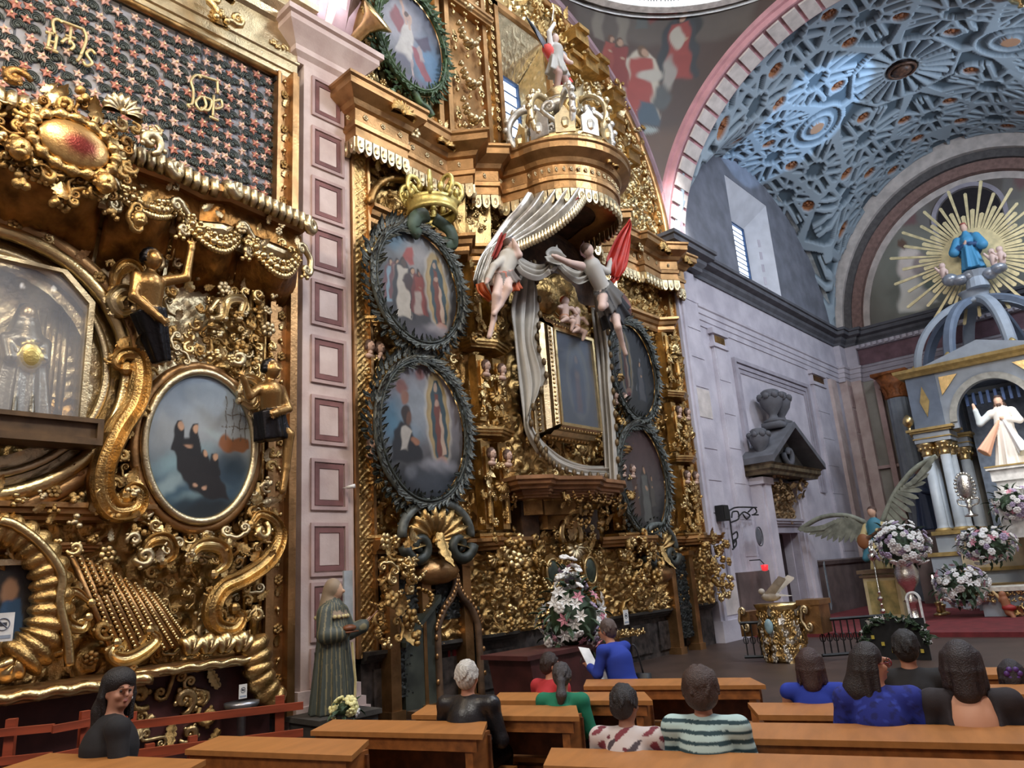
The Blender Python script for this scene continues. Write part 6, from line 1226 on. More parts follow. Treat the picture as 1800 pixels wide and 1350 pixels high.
# ---------------------------------------------------------------- hanging cloth
CLOTH = mat('silvery_white_cloth', srgb(176, 170, 160), .6, .1, .06, 4); CLOTHL = mat('red_lining', srgb(150, 46, 32), .6, 0, .15, 4); FRN = mat('bronze_fringe', srgb(104, 84, 56), .5, .5, .2)
def drape(name, L, R, folds, depth, m, parent=None, n=40, k=36, phase=0., gather=None, thick=.015):
    """folded sheet between two edges given as 3-D polylines from top to bottom"""
    A = np.array(smooth_path(L, 8)); B = np.array(smooth_path(R, 8)); ta, tb = np.linspace(0, 1, len(A)), np.linspace(0, 1, len(B)); t = np.linspace(0, 1, n + 1)
    A = np.stack([np.interp(t, ta, A[:, i]) for i in range(3)], 1); B = np.stack([np.interp(t, tb, B[:, i]) for i in range(3)], 1); V = []
    for i in range(n + 1):
        dv = B[i] - A[i]; nn = np.cross(dv, (A[min(i + 1, n)] - A[max(i - 1, 0)])); nn = nn / (np.linalg.norm(nn) + 1e-9); nn = -nn if nn[1] > 0 else nn
        for j in range(k + 1): u = j / k; V.append(A[i] + dv * u + nn * depth * (math.sin(folds * 2 * PI * u + phase + .6 * math.sin(3 * t[i])) + .35 * math.sin(folds * 4.3 * PI * u + 1 + 2 * t[i])))
    V = np.array(V); i = np.arange(n * k); q = (i // k) * (k + 1) + i % k; Fc = np.stack([q, q + 1, q + k + 2, q + k + 1], 1); off = len(V); V2 = V + np.array([0, thick, 0]); F2 = Fc[:, ::-1] + off
    return obj(name, mesh(name, np.concatenate([V, V2]), np.concatenate([Fc, F2]), m, True), parent), V[:: k + 1], V[k:: k + 1]
def fringe(P, parent, m, step=3, s=.11):
    b = MB()
    for p in list(P)[::step]: b.ball((p[0], p[1] - .02, p[2]), (s * .5, s * .4, s * .75), 6, 4)
    b.build('fringe', m, parent, True)['kind'] = 'stuff'
def pts(y, L): return [wp(px, py, y if not hasattr(y, '__len__') else y[i]) for i, (px, py) in enumerate(L)]
CU = thing('curtain', 'white carved curtain hanging left of the central frame, its rippled edge dark-fringed', 'curtain')
o, ea, eb = drape('cloth', pts(8.75, [(922, 462), (898, 535), (903, 600), (912, 690), (925, 755), (950, 800)]), pts(8.6, [(938, 462), (948, 545), (942, 600), (958, 660), (932, 735), (962, 800)]), 3, .07, CLOTH, CU); fringe(eb, CU, FRN)
o, ea, eb = drape('cloth', pts(8.6, [(940, 775), (952, 800), (975, 822), (1020, 836), (1068, 838)]), pts(8.7, [(948, 770), (968, 790), (995, 808), (1030, 818), (1068, 818)]), 2, .05, CLOTH, CU); fringe(ea, CU, FRN)
CU2 = thing('curtain', 'white carved curtain hanging right of the central frame', 'curtain')
o, ea, eb = drape('cloth', pts(8.7, [(1040, 540), (1048, 610), (1056, 680), (1060, 750), (1066, 840)]), pts(8.45, [(1060, 545), (1070, 610), (1074, 680), (1080, 750), (1086, 850)]), 2.5, .06, CLOTH, CU2); fringe(eb, CU2, FRN)
SWG = thing('cloth_swag', 'white cloth swag carried between the two angels above the frame', 'curtain')
drape('cloth', pts(8.2, [(905, 438), (915, 455), (945, 468), (968, 458), (980, 430)]), pts(8.0, [(908, 470), (920, 482), (945, 490), (965, 480), (985, 462)]), 2.5, .05, CLOTH, SWG); drape('cloth', pts(8.1, [(980, 455), (995, 470), (1015, 478), (1035, 470)]), pts(8.0, [(980, 470), (998, 490), (1018, 500), (1040, 490)]), 2, .05, CLOTH, SWG); drape('cloth', pts(8.0, [(962, 445), (968, 436), (982, 440), (992, 452)]), pts(7.9, [(960, 458), (972, 464), (984, 466), (990, 462)]), 2, .05, CLOTH, SWG)
CAN = thing('canopy_drapery', 'silver carved canopy curtain with red lining swept to the left below the great crown', 'canopy')
o, ea, eb = drape('cloth', pts([8.2, 8.3, 8.5, 8.6, 8.6, 8.55], [(925, 342), (912, 365), (890, 392), (868, 425), (848, 455), (832, 500)]), pts([7.35, 7.4, 7.7, 8.0, 8.2, 8.4], [(1032, 335), (1010, 368), (968, 405), (922, 430), (884, 448), (852, 500)]), 5, .10, SILV, CAN, 44, 60); 
for i in range(2, len(eb) - 10):
    if i % 1 == 0: p = eb[i]; MB().ball((0, 0, -.06), (.075, .03, .11), 6, 4).build('scallop', GOLDP, CAN, True, loc=tuple(p)) 
drape('lining', pts([7.45, 7.8, 8.1], [(1015, 345), (965, 395), (915, 425)]), pts([7.5, 7.85, 8.15], [(1025, 350), (975, 402), (925, 432)]), 2, .04, CLOTHL, CAN)
drape('lining', pts([8.3, 8.4], [(955, 375), (935, 395)]), pts([8.1, 8.2], [(975, 368), (950, 398)]), 2, .05, CLOTHL, CAN)
drape('cloth', pts(8.4, [(858, 440), (845, 470), (838, 500), (850, 520)]), pts(8.3, [(885, 425), (872, 465), (862, 500), (880, 540)]), 3, .07, SILV, CAN); drape('lining', pts(8.2, [(880, 410), (872, 430), (864, 452)]), pts(8.15, [(890, 412), (884, 432), (872, 456)]), 1.5, .04, CLOTHL, CAN)
drape('lining', pts(8.25, [(836, 500), (840, 516), (858, 530)]), pts(8.2, [(850, 496), (856, 508), (868, 526)]), 2, .05, mat('orange_lining', srgb(190, 92, 42), .6, 0, .15, 4), CAN)
CAN2 = thing('red_curtain', 'bright red carved curtain at the right end of the canopy', 'curtain')
drape('cloth', pts(8.0, [(1108, 388), (1084, 415), (1068, 445), (1064, 462), (1078, 492)]), pts(7.9, [(1110, 395), (1108, 425), (1104, 455), (1098, 475), (1082, 496)]), 3, .08, mat('red_carved_cloth', srgb(176, 44, 32), .5, 0, .12, 4), CAN2)
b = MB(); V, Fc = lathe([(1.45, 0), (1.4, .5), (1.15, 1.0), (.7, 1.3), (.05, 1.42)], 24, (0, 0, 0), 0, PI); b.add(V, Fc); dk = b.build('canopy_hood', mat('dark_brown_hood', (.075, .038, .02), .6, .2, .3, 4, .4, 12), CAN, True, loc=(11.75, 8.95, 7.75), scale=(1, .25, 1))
# ---------------------------------------------------------------- angels drawing the curtains, putti
FL = C_(196, 168, 156)
def spt(px, py, y): return np.array(wp(px, py, y))
def curtain_angel(label, J, y, cols):
    s = Sculpt(); P = {k: [spt(a, b, y + d) for a, b, d in v] for k, v in J.items()}; o = P['chest'][0]
    g = lambda k: [q - o for q in P[k]]
    s.limb(g('hip')[0], g('chest')[0], .16, .19, cols[0]).limb(g('chest')[0], g('head')[0], .12, .06, FL).egg(g('head')[0], (.10, .11, .13), FL).egg(g('head')[0] + np.array([-.02, .03, .04]), (.115, .12, .12), C_(74, 52, 40))
    for k in ('arm_l', 'arm_r'): s.chain(g(k), [.09, .065, .05], FL if k == 'arm_l' else cols[0]); e = g(k)[-1]; d = e - g(k)[-2]; d /= np.linalg.norm(d); s.limb(e, e + d * .12, .045, .03, FL)
    for k in ('leg_l', 'leg_r'):
        if k in J: s.chain(g(k), [.10, .075, .05, .045], FL)
    s.robe(g('hem')[0], g('hip')[0], .30, .19, cols[1], 8, .16, .9); s.robe(g('hem')[0] * .55 + g('hip')[0] * .45, g('hip')[0], .30, .2, cols[2], 7, .12, .9)
    ob = obj('angel_figure', s.mesh('angel_figure', .022, VC), None, loc=tuple(o)); tag(ob, label, 'statue'); return ob, o
a1, o1 = curtain_angel('carved angel with bare legs and an orange skirt at the left curtain top', dict(hip=[(884, 478, -.1)], chest=[(893, 455, -.1)], head=[(898, 432, -.15)], arm_l=[(900, 452, -.2), (912, 448, -.3), (906, 432, -.3)], arm_r=[(886, 455, -.1), (868, 468, -.2), (858, 490, -.2)], leg_l=[(890, 482, -.1), (893, 508, -.3), (880, 535, -.2), (868, 552, -.2)], leg_r=[(880, 482, -.1), (872, 520, -.2), (868, 560, -.1), (860, 592, -.1)], hem=[(888, 512, 0)]), 8.2, (C_(176, 168, 156), C_(176, 82, 44), C_(104, 92, 84)))
a2, o2 = curtain_angel('carved angel in white shirt and dark skirt at the right curtain top', dict(hip=[(1058, 505, -.1)], chest=[(1040, 468, -.1)], head=[(1034, 440, -.2)], arm_l=[(1022, 468, -.2), (1000, 462, -.3), (978, 452, -.3)], arm_r=[(1052, 470, -.1), (1068, 478, -.2), (1072, 462, -.2)], leg_l=[(1078, 545, -.1), (1086, 575, -.3), (1094, 605, -.2), (1100, 622, -.2)], leg_r=[(1060, 515, -.1), (1058, 540, -.3), (1068, 535, -.1), (1072, 520, 0)], hem=[(1084, 560, 0)]), 8.0, (C_(178, 174, 168), C_(40, 40, 44), C_(92, 88, 84)))
def wing(name, parent, P, m, n=7, w=.16):
    """row of long feathers fanned from a shoulder line; P: root and tip points (local)"""
    r0, r1, tip = (np.array(q, float) for q in P)
    for k in range(n):
        t = k / (n - 1); a = r0 * (1 - t) + r1 * t; e = tip * (1 - .45 * t) + (r1 + (tip - r0) * .35) * (.45 * t); d = e - a; L = np.linalg.norm(d); d /= L; sd = np.cross(d, (0, 1, 0)); sd /= np.linalg.norm(sd); V = []
        for s, ww in ((0, .5), (.3, 1), (.7, .9), (.92, .5), (1, .05)):
            for q in (-1, 1): V.append(a + d * L * s + sd * w * ww * q * .5 + np.array([0, -.03 * (q > 0) - .01 * k, 0]))
        V2 = [v + np.array([0, .02, 0]) for v in V]; Fc = [(2 * i, 2 * i + 1, 2 * i + 3, 2 * i + 2) for i in range(4)]; mb = MB(); mb.add(V + V2, Fc + [tuple(10 + i for i in f[::-1]) for f in Fc]); mb.build(name, m, parent)
WG = mat('grey_wing', srgb(136, 134, 138), .6, .1, .15, 6); WR = mat('rusty_wing', srgb(116, 74, 66), .6, .1, .2, 6)
wing('feather', a1, [spt(892, 452, 8.3) - o1, spt(884, 470, 8.3) - o1, spt(902, 415, 8.2) - o1], WG, 8, .22); wing('feather', a1, [spt(884, 450, 8.3) - o1, spt(872, 452, 8.3) - o1, spt(880, 486, 8.2) - o1], WG, 7, .2)
wing('feather', a2, [spt(1030, 455, 8.3) - o2, spt(1018, 452, 8.3) - o2, spt(1024, 422, 8.2) - o2], WR, 7, .2); wing('feather', a2, [spt(1070, 505, 8.2) - o2, spt(1082, 515, 8.2) - o2, spt(1108, 555, 8.1) - o2], WR, 9, .22)
for i, (px, py) in enumerate(((992, 560), (1012, 578))):
    s = Sculpt(); s.limb((0, 0, 0), (.02, -.02, .28), .11, .12, FL).egg((.03, -.06, .46), (.10, .10, .12), FL).egg((.03, -.02, .50), (.11, .11, .10), C_(190, 84, 50) if i == 0 else C_(90, 62, 44)).chain([(-.1, 0, .3), (-.24, -.1, .2), (-.38, -.15, .18)], [.06, .05, .04], FL).chain([(.1, 0, .3), (.24, -.1, .3), (.34, -.15, .16)], [.06, .05, .04], FL).chain([(-.05, 0, 0), (-.12, -.16, -.08), (-.26, -.1, -.16)], [.085, .065, .04], FL).chain([(.06, 0, 0), (.16, -.16, -.1), (.12, -.1, -.3)], [.085, .065, .04], FL).egg((.0, 0, .02), (.15, .13, .09), C_(170, 120, 90))
    o = obj('putto', s.mesh('putto', .02, VC), None, loc=tuple(wp(px, py, 8.45)), scale=.8); tag(o, ('small carved putto with red hair sitting on the frame top' if i == 0 else 'small brown-haired carved putto sitting at the right of the frame top'), 'statue')
# ---------------------------------------------------------------- great crown on the cornice, with the armed angel standing over it
GC_ = thing('great_crown', 'huge silver-gilt crown of scrolled arches standing on the bowed cornice', 'crown', (11.45, 8.25, 10.1))
b = MB(); V, Fc = lathe([(.95, 0), (1.0, 0), (1.04, .08), (.98, .12), (.98, .3), (1.06, .36), (1.0, .4), (.92, .34)], 36); b.add(V, Fc[:-2]); b.build('band', GOLDB, GC_, True)
for k in range(12):
    a = k * PI / 6 + .2; c, s_ = math.cos(a), math.sin(a); b = MB(); w = .20; P = [(-w, 0), (w, 0), (w, .38), (w * .5, .46), (0, .62), (-w * .5, .46), (-w, .38)]; V = [(c * (1.0 + dd) - s_ * x, s_ * (1.0 + dd) + c * x, .34 + z) for dd in (0, .05) for x, z in P]; b.add(V, [tuple(range(7)), tuple(range(13, 6, -1))] + [(i, i + 7, (i + 1) % 7 + 7, (i + 1) % 7) for i in range(7)]); b.ball((c * 1.05, s_ * 1.05, .55), (.09, .09, .14), 6, 4); b.build('crest_leaf', GOLDP if k % 2 else SILV, GC_)
for k in range(8):
    a = k * PI / 4 + .1; c, s_ = math.cos(a), math.sin(a); b = MB(); P = smooth_path([(c * r, s_ * r, z) for r, z in ((.95, .5), (1.12, .85), (1.1, 1.2), (.85, 1.5), (.5, 1.55), (.3, 1.35), (.42, 1.2), (.55, 1.3))], 6); b.tube(P, .085, 7, False, .7); [b.ball(tuple(P[i] * np.array([1.06, 1.06, 1]) + np.array([0, 0, .05])), .075, 6, 4) for i in range(4, 34, 4)]; b.build('crown_arch', SILV if k % 2 else GOLDP, GC_, True)
for k in range(9): put('s_scroll', SILV if k % 2 else GOLD, GC_, math.cos(k * .7) * .7, math.sin(k * .7) * .7, .95, .7, .3, 1, 0, k * .7 + PI / 2)
put('acanthus_leaf', GOLDP, GC_, 0, -.5, 1.3, .6); MB().ball((0, 0, 1.62), (.36, .36, .22), 12, 6).build('cap', SILV, GC_, True)
AG = Sculpt(); red, sil, fl = C_(190, 62, 54), C_(150, 146, 140), FL
AG.limb((0, 0, .95), (0, 0, 1.3), .17, .2, sil).limb((0, 0, 1.3), (0, 0, 1.5), .12, .06, fl).egg((-.02, -.03, 1.63), (.10, .11, .13), fl).egg((-.02, 0, 1.68), (.12, .12, .11), C_(100, 70, 50)).chain([(-.2, 0, 1.36), (-.34, -.1, 1.6), (-.22, -.2, 1.86)], [.08, .06, .05], C_(206, 202, 196)).chain([(.2, 0, 1.34), (.36, -.1, 1.1), (.3, -.25, .95)], [.08, .06, .05], fl).robe((0, 0, .55), (0, 0, 1.05), .34, .2, sil, 8, .15).chain([(-.1, 0, .8), (-.16, -.15, .45), (-.12, 0, .06)], [.12, .09, .07], C_(150, 120, 110)).chain([(.1, 0, .8), (.2, -.1, .4), (.16, 0, .0)], [.12, .09, .07], C_(150, 120, 110)).robe((.45, .15, .55), (-.1, .12, 1.3), .24, .12, red, 6, .2).limb((-.28, .06, 1.22), (.35, .1, .92), .13, .16, red)
ag = obj('armed_angel', AG.mesh('armed_angel', .024, VC), None, loc=tuple(xp(984, 166, 11.55)), scale=.88); tag(ag, 'carved winged angel in silver with a red cape standing over the huge crown', 'statue')
wing('feather', ag, [(-.12, .12, 1.35), (-.2, .14, 1.1), (-.85, .2, 1.95)], mat('dark_grey_wing', srgb(88, 90, 98), .6, .1, .2, 6), 9, .24); wing('feather', ag, [(.12, .12, 1.35), (.2, .14, 1.1), (.75, .2, 1.7)], WG, 9, .24)
b = MB(); b.tube([(-.3, -.2, 1.9), (-.2, -.22, 2.35)], .02, 5); b.build('raised_blade', SILV, ag)
ped = MB(); ped.lathe([(.42, 0), (.46, .05), (.3, .12), (.24, .3), (.34, .36), (.3, .42), (.05, .42)], 14); pd_ = np.array(xp(984, 166, 11.55)); po = ped.build('clustered_pedestal', GOLDP, None, True, loc=(pd_[0], pd_[1], pd_[2] - .40)); tag(po, 'gilt turned pedestal under the winged angel, on the crown top', 'pedestal')
# ================================================================ SANCTUARY: portal, ciborium, altar, statues, flowers
# stone portal round the side door
PT = thing('portal', 'carved stone door portal with dark gabled pediment on the sanctuary wall', 'portal', (22.1, 9.3, 0))
def L3(o, *pts_): return [tuple(np.array(q) - np.array(o)) for q in pts_]
pb = MB(); 
for x in (-1.55, 1.0): pb.box(x, x + .62, -.35, 0, 0, 4.2); pb.box(x + .1, x + .52, -.42, -.35, .5, 4.0); pb.box(x - .06, x + .68, -.44, 0, 0, .5); pb.box(x - .05, x + .67, -.45, 0, 4.0, 4.2)
pb.build('jamb_pier', LAV, PT)
pb = MB(); pb.box(-.92, -.75, -.22, 0, 0, 2.75); pb.box(.85, 1.0, -.22, 0, 0, 2.75); pb.box(-.92, 1.0, -.24, 0, 2.62, 2.82); moulding_h(pb, [(-1.0, 0), (-1.0, -.25), (1.08, -.25), (1.08, 0)], 2.82, .2, .14); pb.build('door_surround', LAVD, PT)
relief('carved_frieze', -.95, 1.0, 3.05, 4.15, -.12, .14, fol(21, .34), mat('bronze_gilt_carving', (.30, .19, .09), .5, .5, .3, 6), PT, .03)
scatter(PT, [(-.9, 1.3, 3.5, 4.4)], ['acanthus_leaf', 'leaf_curl', 'fruit_cluster'], 30, .24, .4, -.45, [mat('bronze_gilt_carving', (.3, .19, .09))], 91, None, .4, .12)
for k in range(5): put('garland', mat('bronze_gilt_carving', (.3, .19, .09)), PT, .1, -.4, 3.9 - k * .24, .34 - k * .05)
pb = MB(); cornice(pb, [(-1.75, 0), (-1.75, -.75), (1.85, -.75), (1.85, 0)], 4.25, [(-.5, 0), (0, 0), (.03, .08), (.1, .14), (.1, .24), (.16, .3), (-.5, .3)]); pb.build('cornice', mat('dark_gilt_cornice', (.16, .12, .07), .55, .4, .3, 5), PT)
pb = MB()      # two raking slabs of the open gable
for s in (-1, 1):
    xa, xb = .05 + s * 2.0, .05 + s * .0
    pb.hexa([(xa, -1.0, 4.55), (xb, -1.0, 5.7), (xb, -.0, 5.7), (xa, 0, 4.55), (xa, -1.0, 4.73), (xb, -1.0, 5.88), (xb, 0, 5.88), (xa, 0, 4.73)])
pb.build('raking_slab', SLATE, PT); pb = MB(); pb.prism([(-1.6, 4.55), (1.7, 4.55), (.05, 5.6)], -.5, -.0); pb.build('tympanum', DARKST, PT)
pb = MB(); pb.tube(spiral(.2, 4.95, .42, .1, PI, 1.0, 16), .09, 6); pb.build('tympanum_scroll', SLATE, PT, True, loc=(0, -.6, 0))
for x, s in ((-1.55, .85), (-.25, 1.0), (.35, 1.0)):
    u = MB(); u.box(-.3, .3, -.3, .3, 0, .18); u.lathe([(.3, .18), (.32, .26), (.14, .34), (.12, .44), (.3, .7), (.36, .9), (.34, .96), (.24, 1.0), (.28, 1.16), (.2, 1.22), (.05, 1.22)], 12); [u.ball((.33 * math.cos(a), .33 * math.sin(a), 1.0), .11, 6, 4) for a in np.linspace(0, 2 * PI, 8, endpoint=False)]
    u.build('urn', SLATE, PT, True, loc=(x, -.5, 4.55 if x < -1 else 5.72), scale=s)
DL = MB(); DL.box(21.2, 22.05, 9.55, 9.62, 0, 2.62); DL.box(22.1, 22.9, 9.55, 9.62, 0, 2.62); [DL.box(x, x + .55, 9.52, 9.56, z, z + .9) for x in (21.35, 22.22) for z in (.3, 1.45)]
do = struct('door_1', DL, mat('dark_wine_door', srgb(44, 24, 28), .6, 0, .2, 4)); tag(do, 'dark wine-red double door inside the stone portal')
DR = MB(); DR.box(20.9, 23.2, 9.62, 9.9, 0, 2.9); DR.build('dark_passage', BLACK, do)  # black block; the darkness beyond the door is put into its colour
def red_lamp():
    t = thing('sanctuary_lamp', 'small glowing red glass lamp on the portal pier', 'lamp', tuple(wp(1344, 997, 8.75))); MB().lathe([(.02, -.1), (.08, -.08), (.1, .06), (.02, .07)], 12).build('glass', mat('red_lamp_glass', srgb(170, 20, 24), .15, 0, .05, emit=(1, .05, .06, 1.6)), t, True); MB().tube([(0, 0, .08), (0, .1, .2), (0, .4, .2)], .015, 5).build('bracket', BLACK, t); MB().ball((0, -.05, .0), .025, 6, 4).build('flame', mat('flame', (1, .6, .4), emit=(1, .7, .6, 8)), t)
red_lamp()
# wrought-iron bracket, small speaker, conduit, oval plaque
IB = thing('iron_bracket', 'black wrought-iron scroll bracket fixed to the pier left of the portal', 'bracket', tuple(wp(1286, 930, 9.05)))
def lp(L, y, o): return [tuple(np.array(wp(a, b, y)) - np.array(o)) for a, b in L]
for L in ([(1281, 895), (1285, 930), (1290, 965)], [(1281, 898), (1295, 892), (1330, 892)], [(1286, 918), (1298, 912), (1297, 900), (1288, 900), (1286, 910)], [(1298, 908), (1308, 900), (1318, 906), (1312, 912), (1306, 904)], [(1315, 900), (1325, 892), (1330, 900), (1324, 905)], [(1322, 905), (1333, 905)], [(1287, 940), (1295, 935), (1296, 945), (1289, 950)], [(1290, 955), (1293, 948), (1294, 958), (1288, 966)]):
    MB().tube(smooth_path(lp(L, 8.95, IB.location), 6), .022, 5).build('iron_scroll', BLACK, IB, True)
sp_ = MB(); sp_.box(-.16, .16, -.22, .0, -.2, .2); sp_.box(-.13, .13, -.24, -.22, -.17, .17); so_ = sp_.build('wall_speaker', BLACK, None, loc=(17.95, 9.08, 3.12)); tag(so_, 'small black loudspeaker on the stone pier', 'speaker')
cd = MB(); cd.tube([(0, 0, 0), (0, 0, -1.3)], .045, 6); cd.box(-.07, .07, -.05, .05, -1.36, -1.28); tag(cd.build('line_array', LAVD, None, loc=(18.0, 9.04, 2.75)), 'slim grey column speaker below the small black loudspeaker', 'speaker')
pq = MB(); pq.ball((0, 0, 0), (.17, .04, .22), 12, 6); pq.tube([(.2 * a, -.02, .25 * c_) for a, c_ in el], .02, 5, True); tag(pq.build('oval_plaque', SLATE, None, True, loc=tuple(wp(1334, 943, 8.86))), 'small dark oval plaque on the left jamb of the portal', 'plaque')
nt = MB(); nt.box(-.34, .34, -.01, .01, 0, 1.35); no = nt.build('notice_board', mat('pale_blue_notice', srgb(136, 146, 154), .7, 0, .05), None, loc=tuple(wp(1462, 1068, 8.8)), rot=(0, -.14, .3)); tag(no, 'tall pale blue notice leaning beside the portal', 'notice'); b = MB(); [b.box(-.26, .26, -.014, -.009, .15 + k * .17, .2 + k * .17) for k in range(7)]; b.build('print_line', mat('faint_print', srgb(112, 124, 136), .8), no)
# fluted columns of the back wall
def fluted(name, label, x, y, z0, z1, r, m, capm, caph=1.0):
    t = thing(name, label, 'column', (x, y, 0)); V, Fc = [], []; n = 48
    for z, s in ((z0, 1.0), (z0 + (z1 - z0) * .4, .98), (z1, .86)):
        for j in range(n): a = 2 * PI * j / n; q = r * s * (1 - .06 * (j % 4 == 2) - .03 * (j % 2)); V.append((q * math.cos(a), q * math.sin(a), z))
    for i in range(2):
        for j in range(n): Fc.append((i * n + j, i * n + (j + 1) % n, (i + 1) * n + (j + 1) % n, (i + 1) * n + j))
    mb = MB(); mb.add(V, Fc); mb.build('shaft', m, t); b = MB(); b.box(-r * 1.4, r * 1.4, -r * 1.4, r * 1.4, 0, z0 - .25); b.lathe([(r * 1.35, z0 - .25), (r * 1.38, z0 - .15), (r * 1.1, z0 - .1), (r * 1.2, z0), (r * .9, z0)], 24); b.build('base', m, t); c = MB(); c.lathe([(r * .86, z1), (r * 1.0, z1 + .05), (r * .95, z1 + .1), (r * 1.1, z1 + caph * .5), (r * 1.5, z1 + caph * .9)], 20); c.box(-r * 1.5, r * 1.5, -r * 1.5, r * 1.5, z1 + caph * .88, z1 + caph); cap_ = c.build('capital', capm, t, True)
    for k in range(8):
        for q, (zz, s) in enumerate(((.05, .5), (.35, .55))): a = 2 * PI * (k + .5 * q) / 8; o = bpy.data.objects.new('acanthus_leaf', orn('acanthus_leaf', capm)); COL.objects.link(o); o.parent = t; o.location = (r * 1.0 * math.cos(a), r * 1.0 * math.sin(a), z1 + caph * zz); o.rotation_euler = (0, 0, a + PI / 2); o.scale = (s * r * 2, s * r * 2, s * caph)
ORC = mat('terracotta_gilt_capital', srgb(150, 88, 44), .55, .2, .2, 6)
fluted('fluted_column', 'blue-grey fluted column with orange capital nearest the left wall of the sanctuary', 30.35, 7.35, 1.3, 7.5, .42, mat('blue_grey_stone', srgb(130, 138, 148), .8, 0, .08, 3), ORC)
fluted('fluted_column', 'blue-grey fluted column with orange capital hidden right of the ciborium', 30.35, .4, 1.3, 7.5, .42, MATS['blue_grey_stone'], ORC)
b = MB(); b.box(30.7, 31, 6.55, 6.8, 0, 8.5); b.box(30.7, 31, 7.95, 8.15, 0, 8.5); b.box(30.86, 31, -1.7, 6.55, 6.4, 6.55); b.box(30.8, 31, -1.7, 9, 5.0, 5.12); struct('trim_21', b, PINKD); b = MB(); b.box(30.6, 31, -1.7, 8.6, 0, 2.2); struct('baseboard_back', b, mat('brown_dado', srgb(104, 88, 84)))
# ---------------------------------------------------------------- ciborium: eight columns in pairs, entablature, arches, open ribs
CB = thing('ciborium', 'grey-blue and gilt columned ciborium with open ribbed dome', 'ciborium', (28.2, 3.8, 0)); GILT = mat('matt_gilt_trim', srgb(176, 150, 96), .5, .4, .12, 6)
R = 2.25; ang = [PI + q * PI / 2 + PI / 4 for q in range(4)]
def cbx(name, m, *boxes): 
    mb = MB(); [mb.box(*q) for q in boxes]; return mb.build(name, m, CB)
cbx('plinth', BLUEP, (-2.1, 2.1, -2.5, 2.5, 0, 1.7)); cbx('plinth', BLUEP, (-1.9, 1.9, -2.3, 2.3, 1.7, 2.3)); cbx('plinth_moulding', GILT, (-2.16, 2.16, -2.56, 2.56, 1.62, 1.74), (-1.98, 1.98, -2.38, 2.38, 2.26, 2.38), (-2.14, 2.14, -2.54, 2.54, .9, .98))
colm = mat('pale_blue_column', srgb(176, 184, 192), .45, 0, .05, 3)
ci = MB(); ci.lathe([(.2, 2.38), (.22, 2.44), (.17, 2.5), (.165, 2.6), (.15, 4.75)], 16); cme = ci.me('column', colm, True); ci = MB(); ci.lathe([(.15, 4.75), (.19, 4.8), (.16, 4.85), (.2, 4.98), (.27, 5.12), (.27, 5.18), (.1, 5.18)], 14); [ci.ball((.2 * math.cos(a), .2 * math.sin(a), 5.0), .07, 6, 4) for a in np.linspace(0, 2 * PI, 8, endpoint=False)]; cpm = ci.me('capital', GOLDB, True); ci = MB(); ci.lathe([(.24, 2.36), (.25, 2.42), (.2, 2.47), (.16, 2.5)], 14); bsm = ci.me('column_base', GILT, True)
for sx in (-1, 1):
    for sy in (-1, 1):
        for dx, dy in ((1.55, 1.6), (1.55, 2.1), (.95, 2.1), (1.0, 1.55)):
            q = obj('column', cme, CB, loc=(sx * dx, sy * dy, 0)); obj('capital', cpm, CB, loc=(sx * dx, sy * dy, 0)); obj('column_base', bsm, CB, loc=(sx * dx, sy * dy, 0))
        mb = MB(); x0, x1, y0, y1 = sorted((sx * .75, sx * 1.8)) + sorted((sy * 1.3, sy * 2.35)); mb.box(x0, x1, y0, y1, 5.18, 5.5); mb.build('entablature_block', BLUEP, CB); mb = MB(); mb.box(x0 - .08, x1 + .08, y0 - .08, y1 + .08, 5.5, 5.56); mb.box(x0 - .16, x1 + .16, y0 - .16, y1 + .16, 5.56, 5.64); mb.box(x0 - .03, x1 + .03, y0 - .03, y1 + .03, 5.3, 5.34); mb.build('entablature_cornice', GILT, CB); mb = MB(); mb.box(x0 + .08, x1 - .08, y0 + .08, y1 - .08, 5.64, 7.35); mb.build('attic_pier', BLUED, CB)
        for e in range(2):
            mb = MB(); mb.prism([(-.14, .0), (0, -.5), (.14, 0), (0, .5)], -.03, .03); xx = sx * 1.275 if e == 0 else (sx * 1.74); mb.build('lozenge', GILT, CB, loc=(-1.74 if e == 0 else xx, sy * 1.82, 6.5), rot=(0, 0, PI / 2)) if e == 0 and sx < 0 else None
        put('flower_bud', GOLDB, CB, sx * 1.85, sy * 2.4, 5.75, .9)
